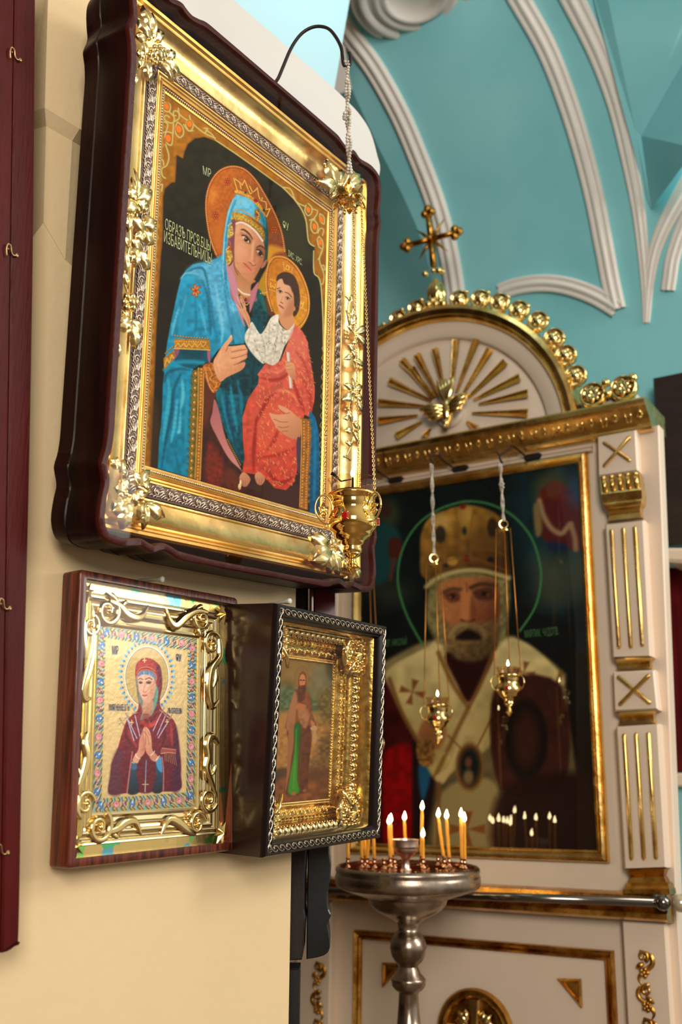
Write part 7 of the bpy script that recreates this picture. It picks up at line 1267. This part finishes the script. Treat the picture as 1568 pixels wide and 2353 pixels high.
def candle(label, foot, flame_px, r=4.1, top=None):
    P = on_tray(*foot); holder(P); base = P+ZUP*17*kS
    t_ = top if top else (flame_px[0], flame_px[1]+16); T = at(t_[0], t_[1], P[1]+.0)
    c = thing('candle', label, 'candle', base, CG); b = MB(); ax = T-base; n = 8
    b.tube([base+ax*i/n+A3(.35*kS*math.sin(i*2.1), 0, 0) for i in range(n+1)], [r*kS*(1 if i < n else .8) for i in range(n+1)], 10); b.build('wax_stick', WAX, c)
    b = MB(); b.tube([T-unit(ax)*kS, T+ZUP*5*kS], .7*kS, 5); w = b.build('wick', WICK, c)
    b = MB(); flame(b, T+ZUP*.5*kS, 23*kS, 5.3*kS, 12, (.05, 0)); b.build('flame', FLAME, w)
q6 = lambda x, y: Q6((x, y))[0]
CD = [('tall lit yellow candle by the dark boxed icon corner, before the small silver cup', q6(650, 705), q6(635, 250), q6(636, 308)), ('slender lit candle rising behind the yellow one at the dark boxed icon corner', q6(668, 650), q6(662, 212), q6(652, 290)),
      ('lit orange candle standing directly behind the small silver cup', q6(800, 640), q6(785, 225), q6(783, 270)), ('tallest lit candle, rising above all others beside the silver cup', q6(946, 690), q6(957, 120), q6(951, 172)), ('shortest lit candle, its flame half as high as its taller neighbour', q6(962, 715), q6(958, 390), q6(957, 430)),
      ('lit yellow candle leaning sideways between the short candle and an upright pale one', q6(1158, 690), q6(1103, 185), q6(1104, 240)), ('thick pale upright lit candle beside the leaning yellow one', q6(1210, 705), q6(1183, 205), q6(1182, 255)),
      ('lit candle by the outer tray rim, its flame the higher of the touching pair', q6(1330, 670), q6(1313, 195), q6(1319, 242)), ('lit candle nearest the outer tray rim, its flame lower than its pair', q6(1357, 690), q6(1355, 235), q6(1351, 282))]
for lab, ft, fp, tp in CD: candle(lab, ft, fp, top=tp)
for i, (lab, x, y, tx) in enumerate((('lit candle under the dark boxed icon, standing apart near the black carved icon case', 248, 712, 246), ('lit candle under the dark boxed icon, first of a close cluster of four', 380, 712, 374), ('lit candle of the close cluster under the dark boxed icon, set furthest back', 412, 680, 398), ('lit yellow candle tilting within the close cluster under the dark boxed icon', 430, 712, 452), ('lit candle of the close cluster under the dark boxed icon, nearest the silver cup', 500, 716, 480))):
    ft = q6(x, y); candle(lab, ft, None, top=(q6(tx, 0)[0], 1880+((i*7) % 12)))
for x, y in ((1105, 690), (1165, 712), (790, 716), (590, 725), (690, 715)): holder(on_tray(*q6(x, y)))
b = MB(); r_ = random.Random(5)
for k in range(26):
    a = r_.uniform(0, 2*PI); q = r_.uniform(.2, .8)*150*kS; b.ball((sc0[0]+q*math.cos(a), sc0[1]+q*math.sin(a), ZT+1.0*kS), r_.uniform(1.5, 3.5)*kS, 8, 5, (1, 1, .5))
o = b.build('wax_drips', mat('melted_wax', (236, 150, 70), .2, coat=.8), stand); o['kind'] = 'stuff'
# ------------------------------------------------------------------ beyond the screen
dn = thing('icon_case', 'dark brown panel on the teal wall beside the altar screen cornice', 'framed icon', VF.P(*VF.loc(1540, 1255, .08), .04))
qv = lambda px, w: [VF.loc(x, y, w) for x, y in px]
b = MB(); b.extr(VF, qv([(1500, 868), (1640, 840), (1660, 1240), (1516, 1254)], .10), 0.03, .10, .008); b.build('case', mat('dark_walnut_panel', (46, 28, 20), .45, var=.5, bump=.2, coat=.2, stretch=(1, 1, 6)), dn)
b = MB(); b.extr(VF, qv([(1520, 1258), (1680, 1258), (1680, 1300), (1600, 1296), (1530, 1290)], .20), 0.002, .20, .01); tag(b.build('shelf', IVORY), 'ivory painted ledge jutting out under the dark brown panel', 'shelf')
b = MB(); c0 = VF.loc(1524, 1306, .03); rows = []
for v in np.linspace(c0[1], VF.loc(1545, 1772, .03)[1], 6): rows.append([VF.P(c0[0]-.02+.012*i, v, .03+.014*math.sin(i*.9+.2*v)+.006*math.sin(i*2.3)) for i in range(40)])
b.loops(rows, False); tag(b.build('curtain', mat('dark_red_cloth', (96, 10, 14), .8, var=.4, vscale=12, spec=.2)), 'dark red curtain hanging under the ivory ledge beside the altar screen', 'curtain')
b = MB(); b.extr(VF, qv([(1545, 1776), (1700, 1776), (1700, 1808), (1545, 1808)], .05), .002, .05, .006); NT[0] += 1; struct(b, 'trim_%d' % NT[0], IVORY)
bpy.context.view_layer.update()
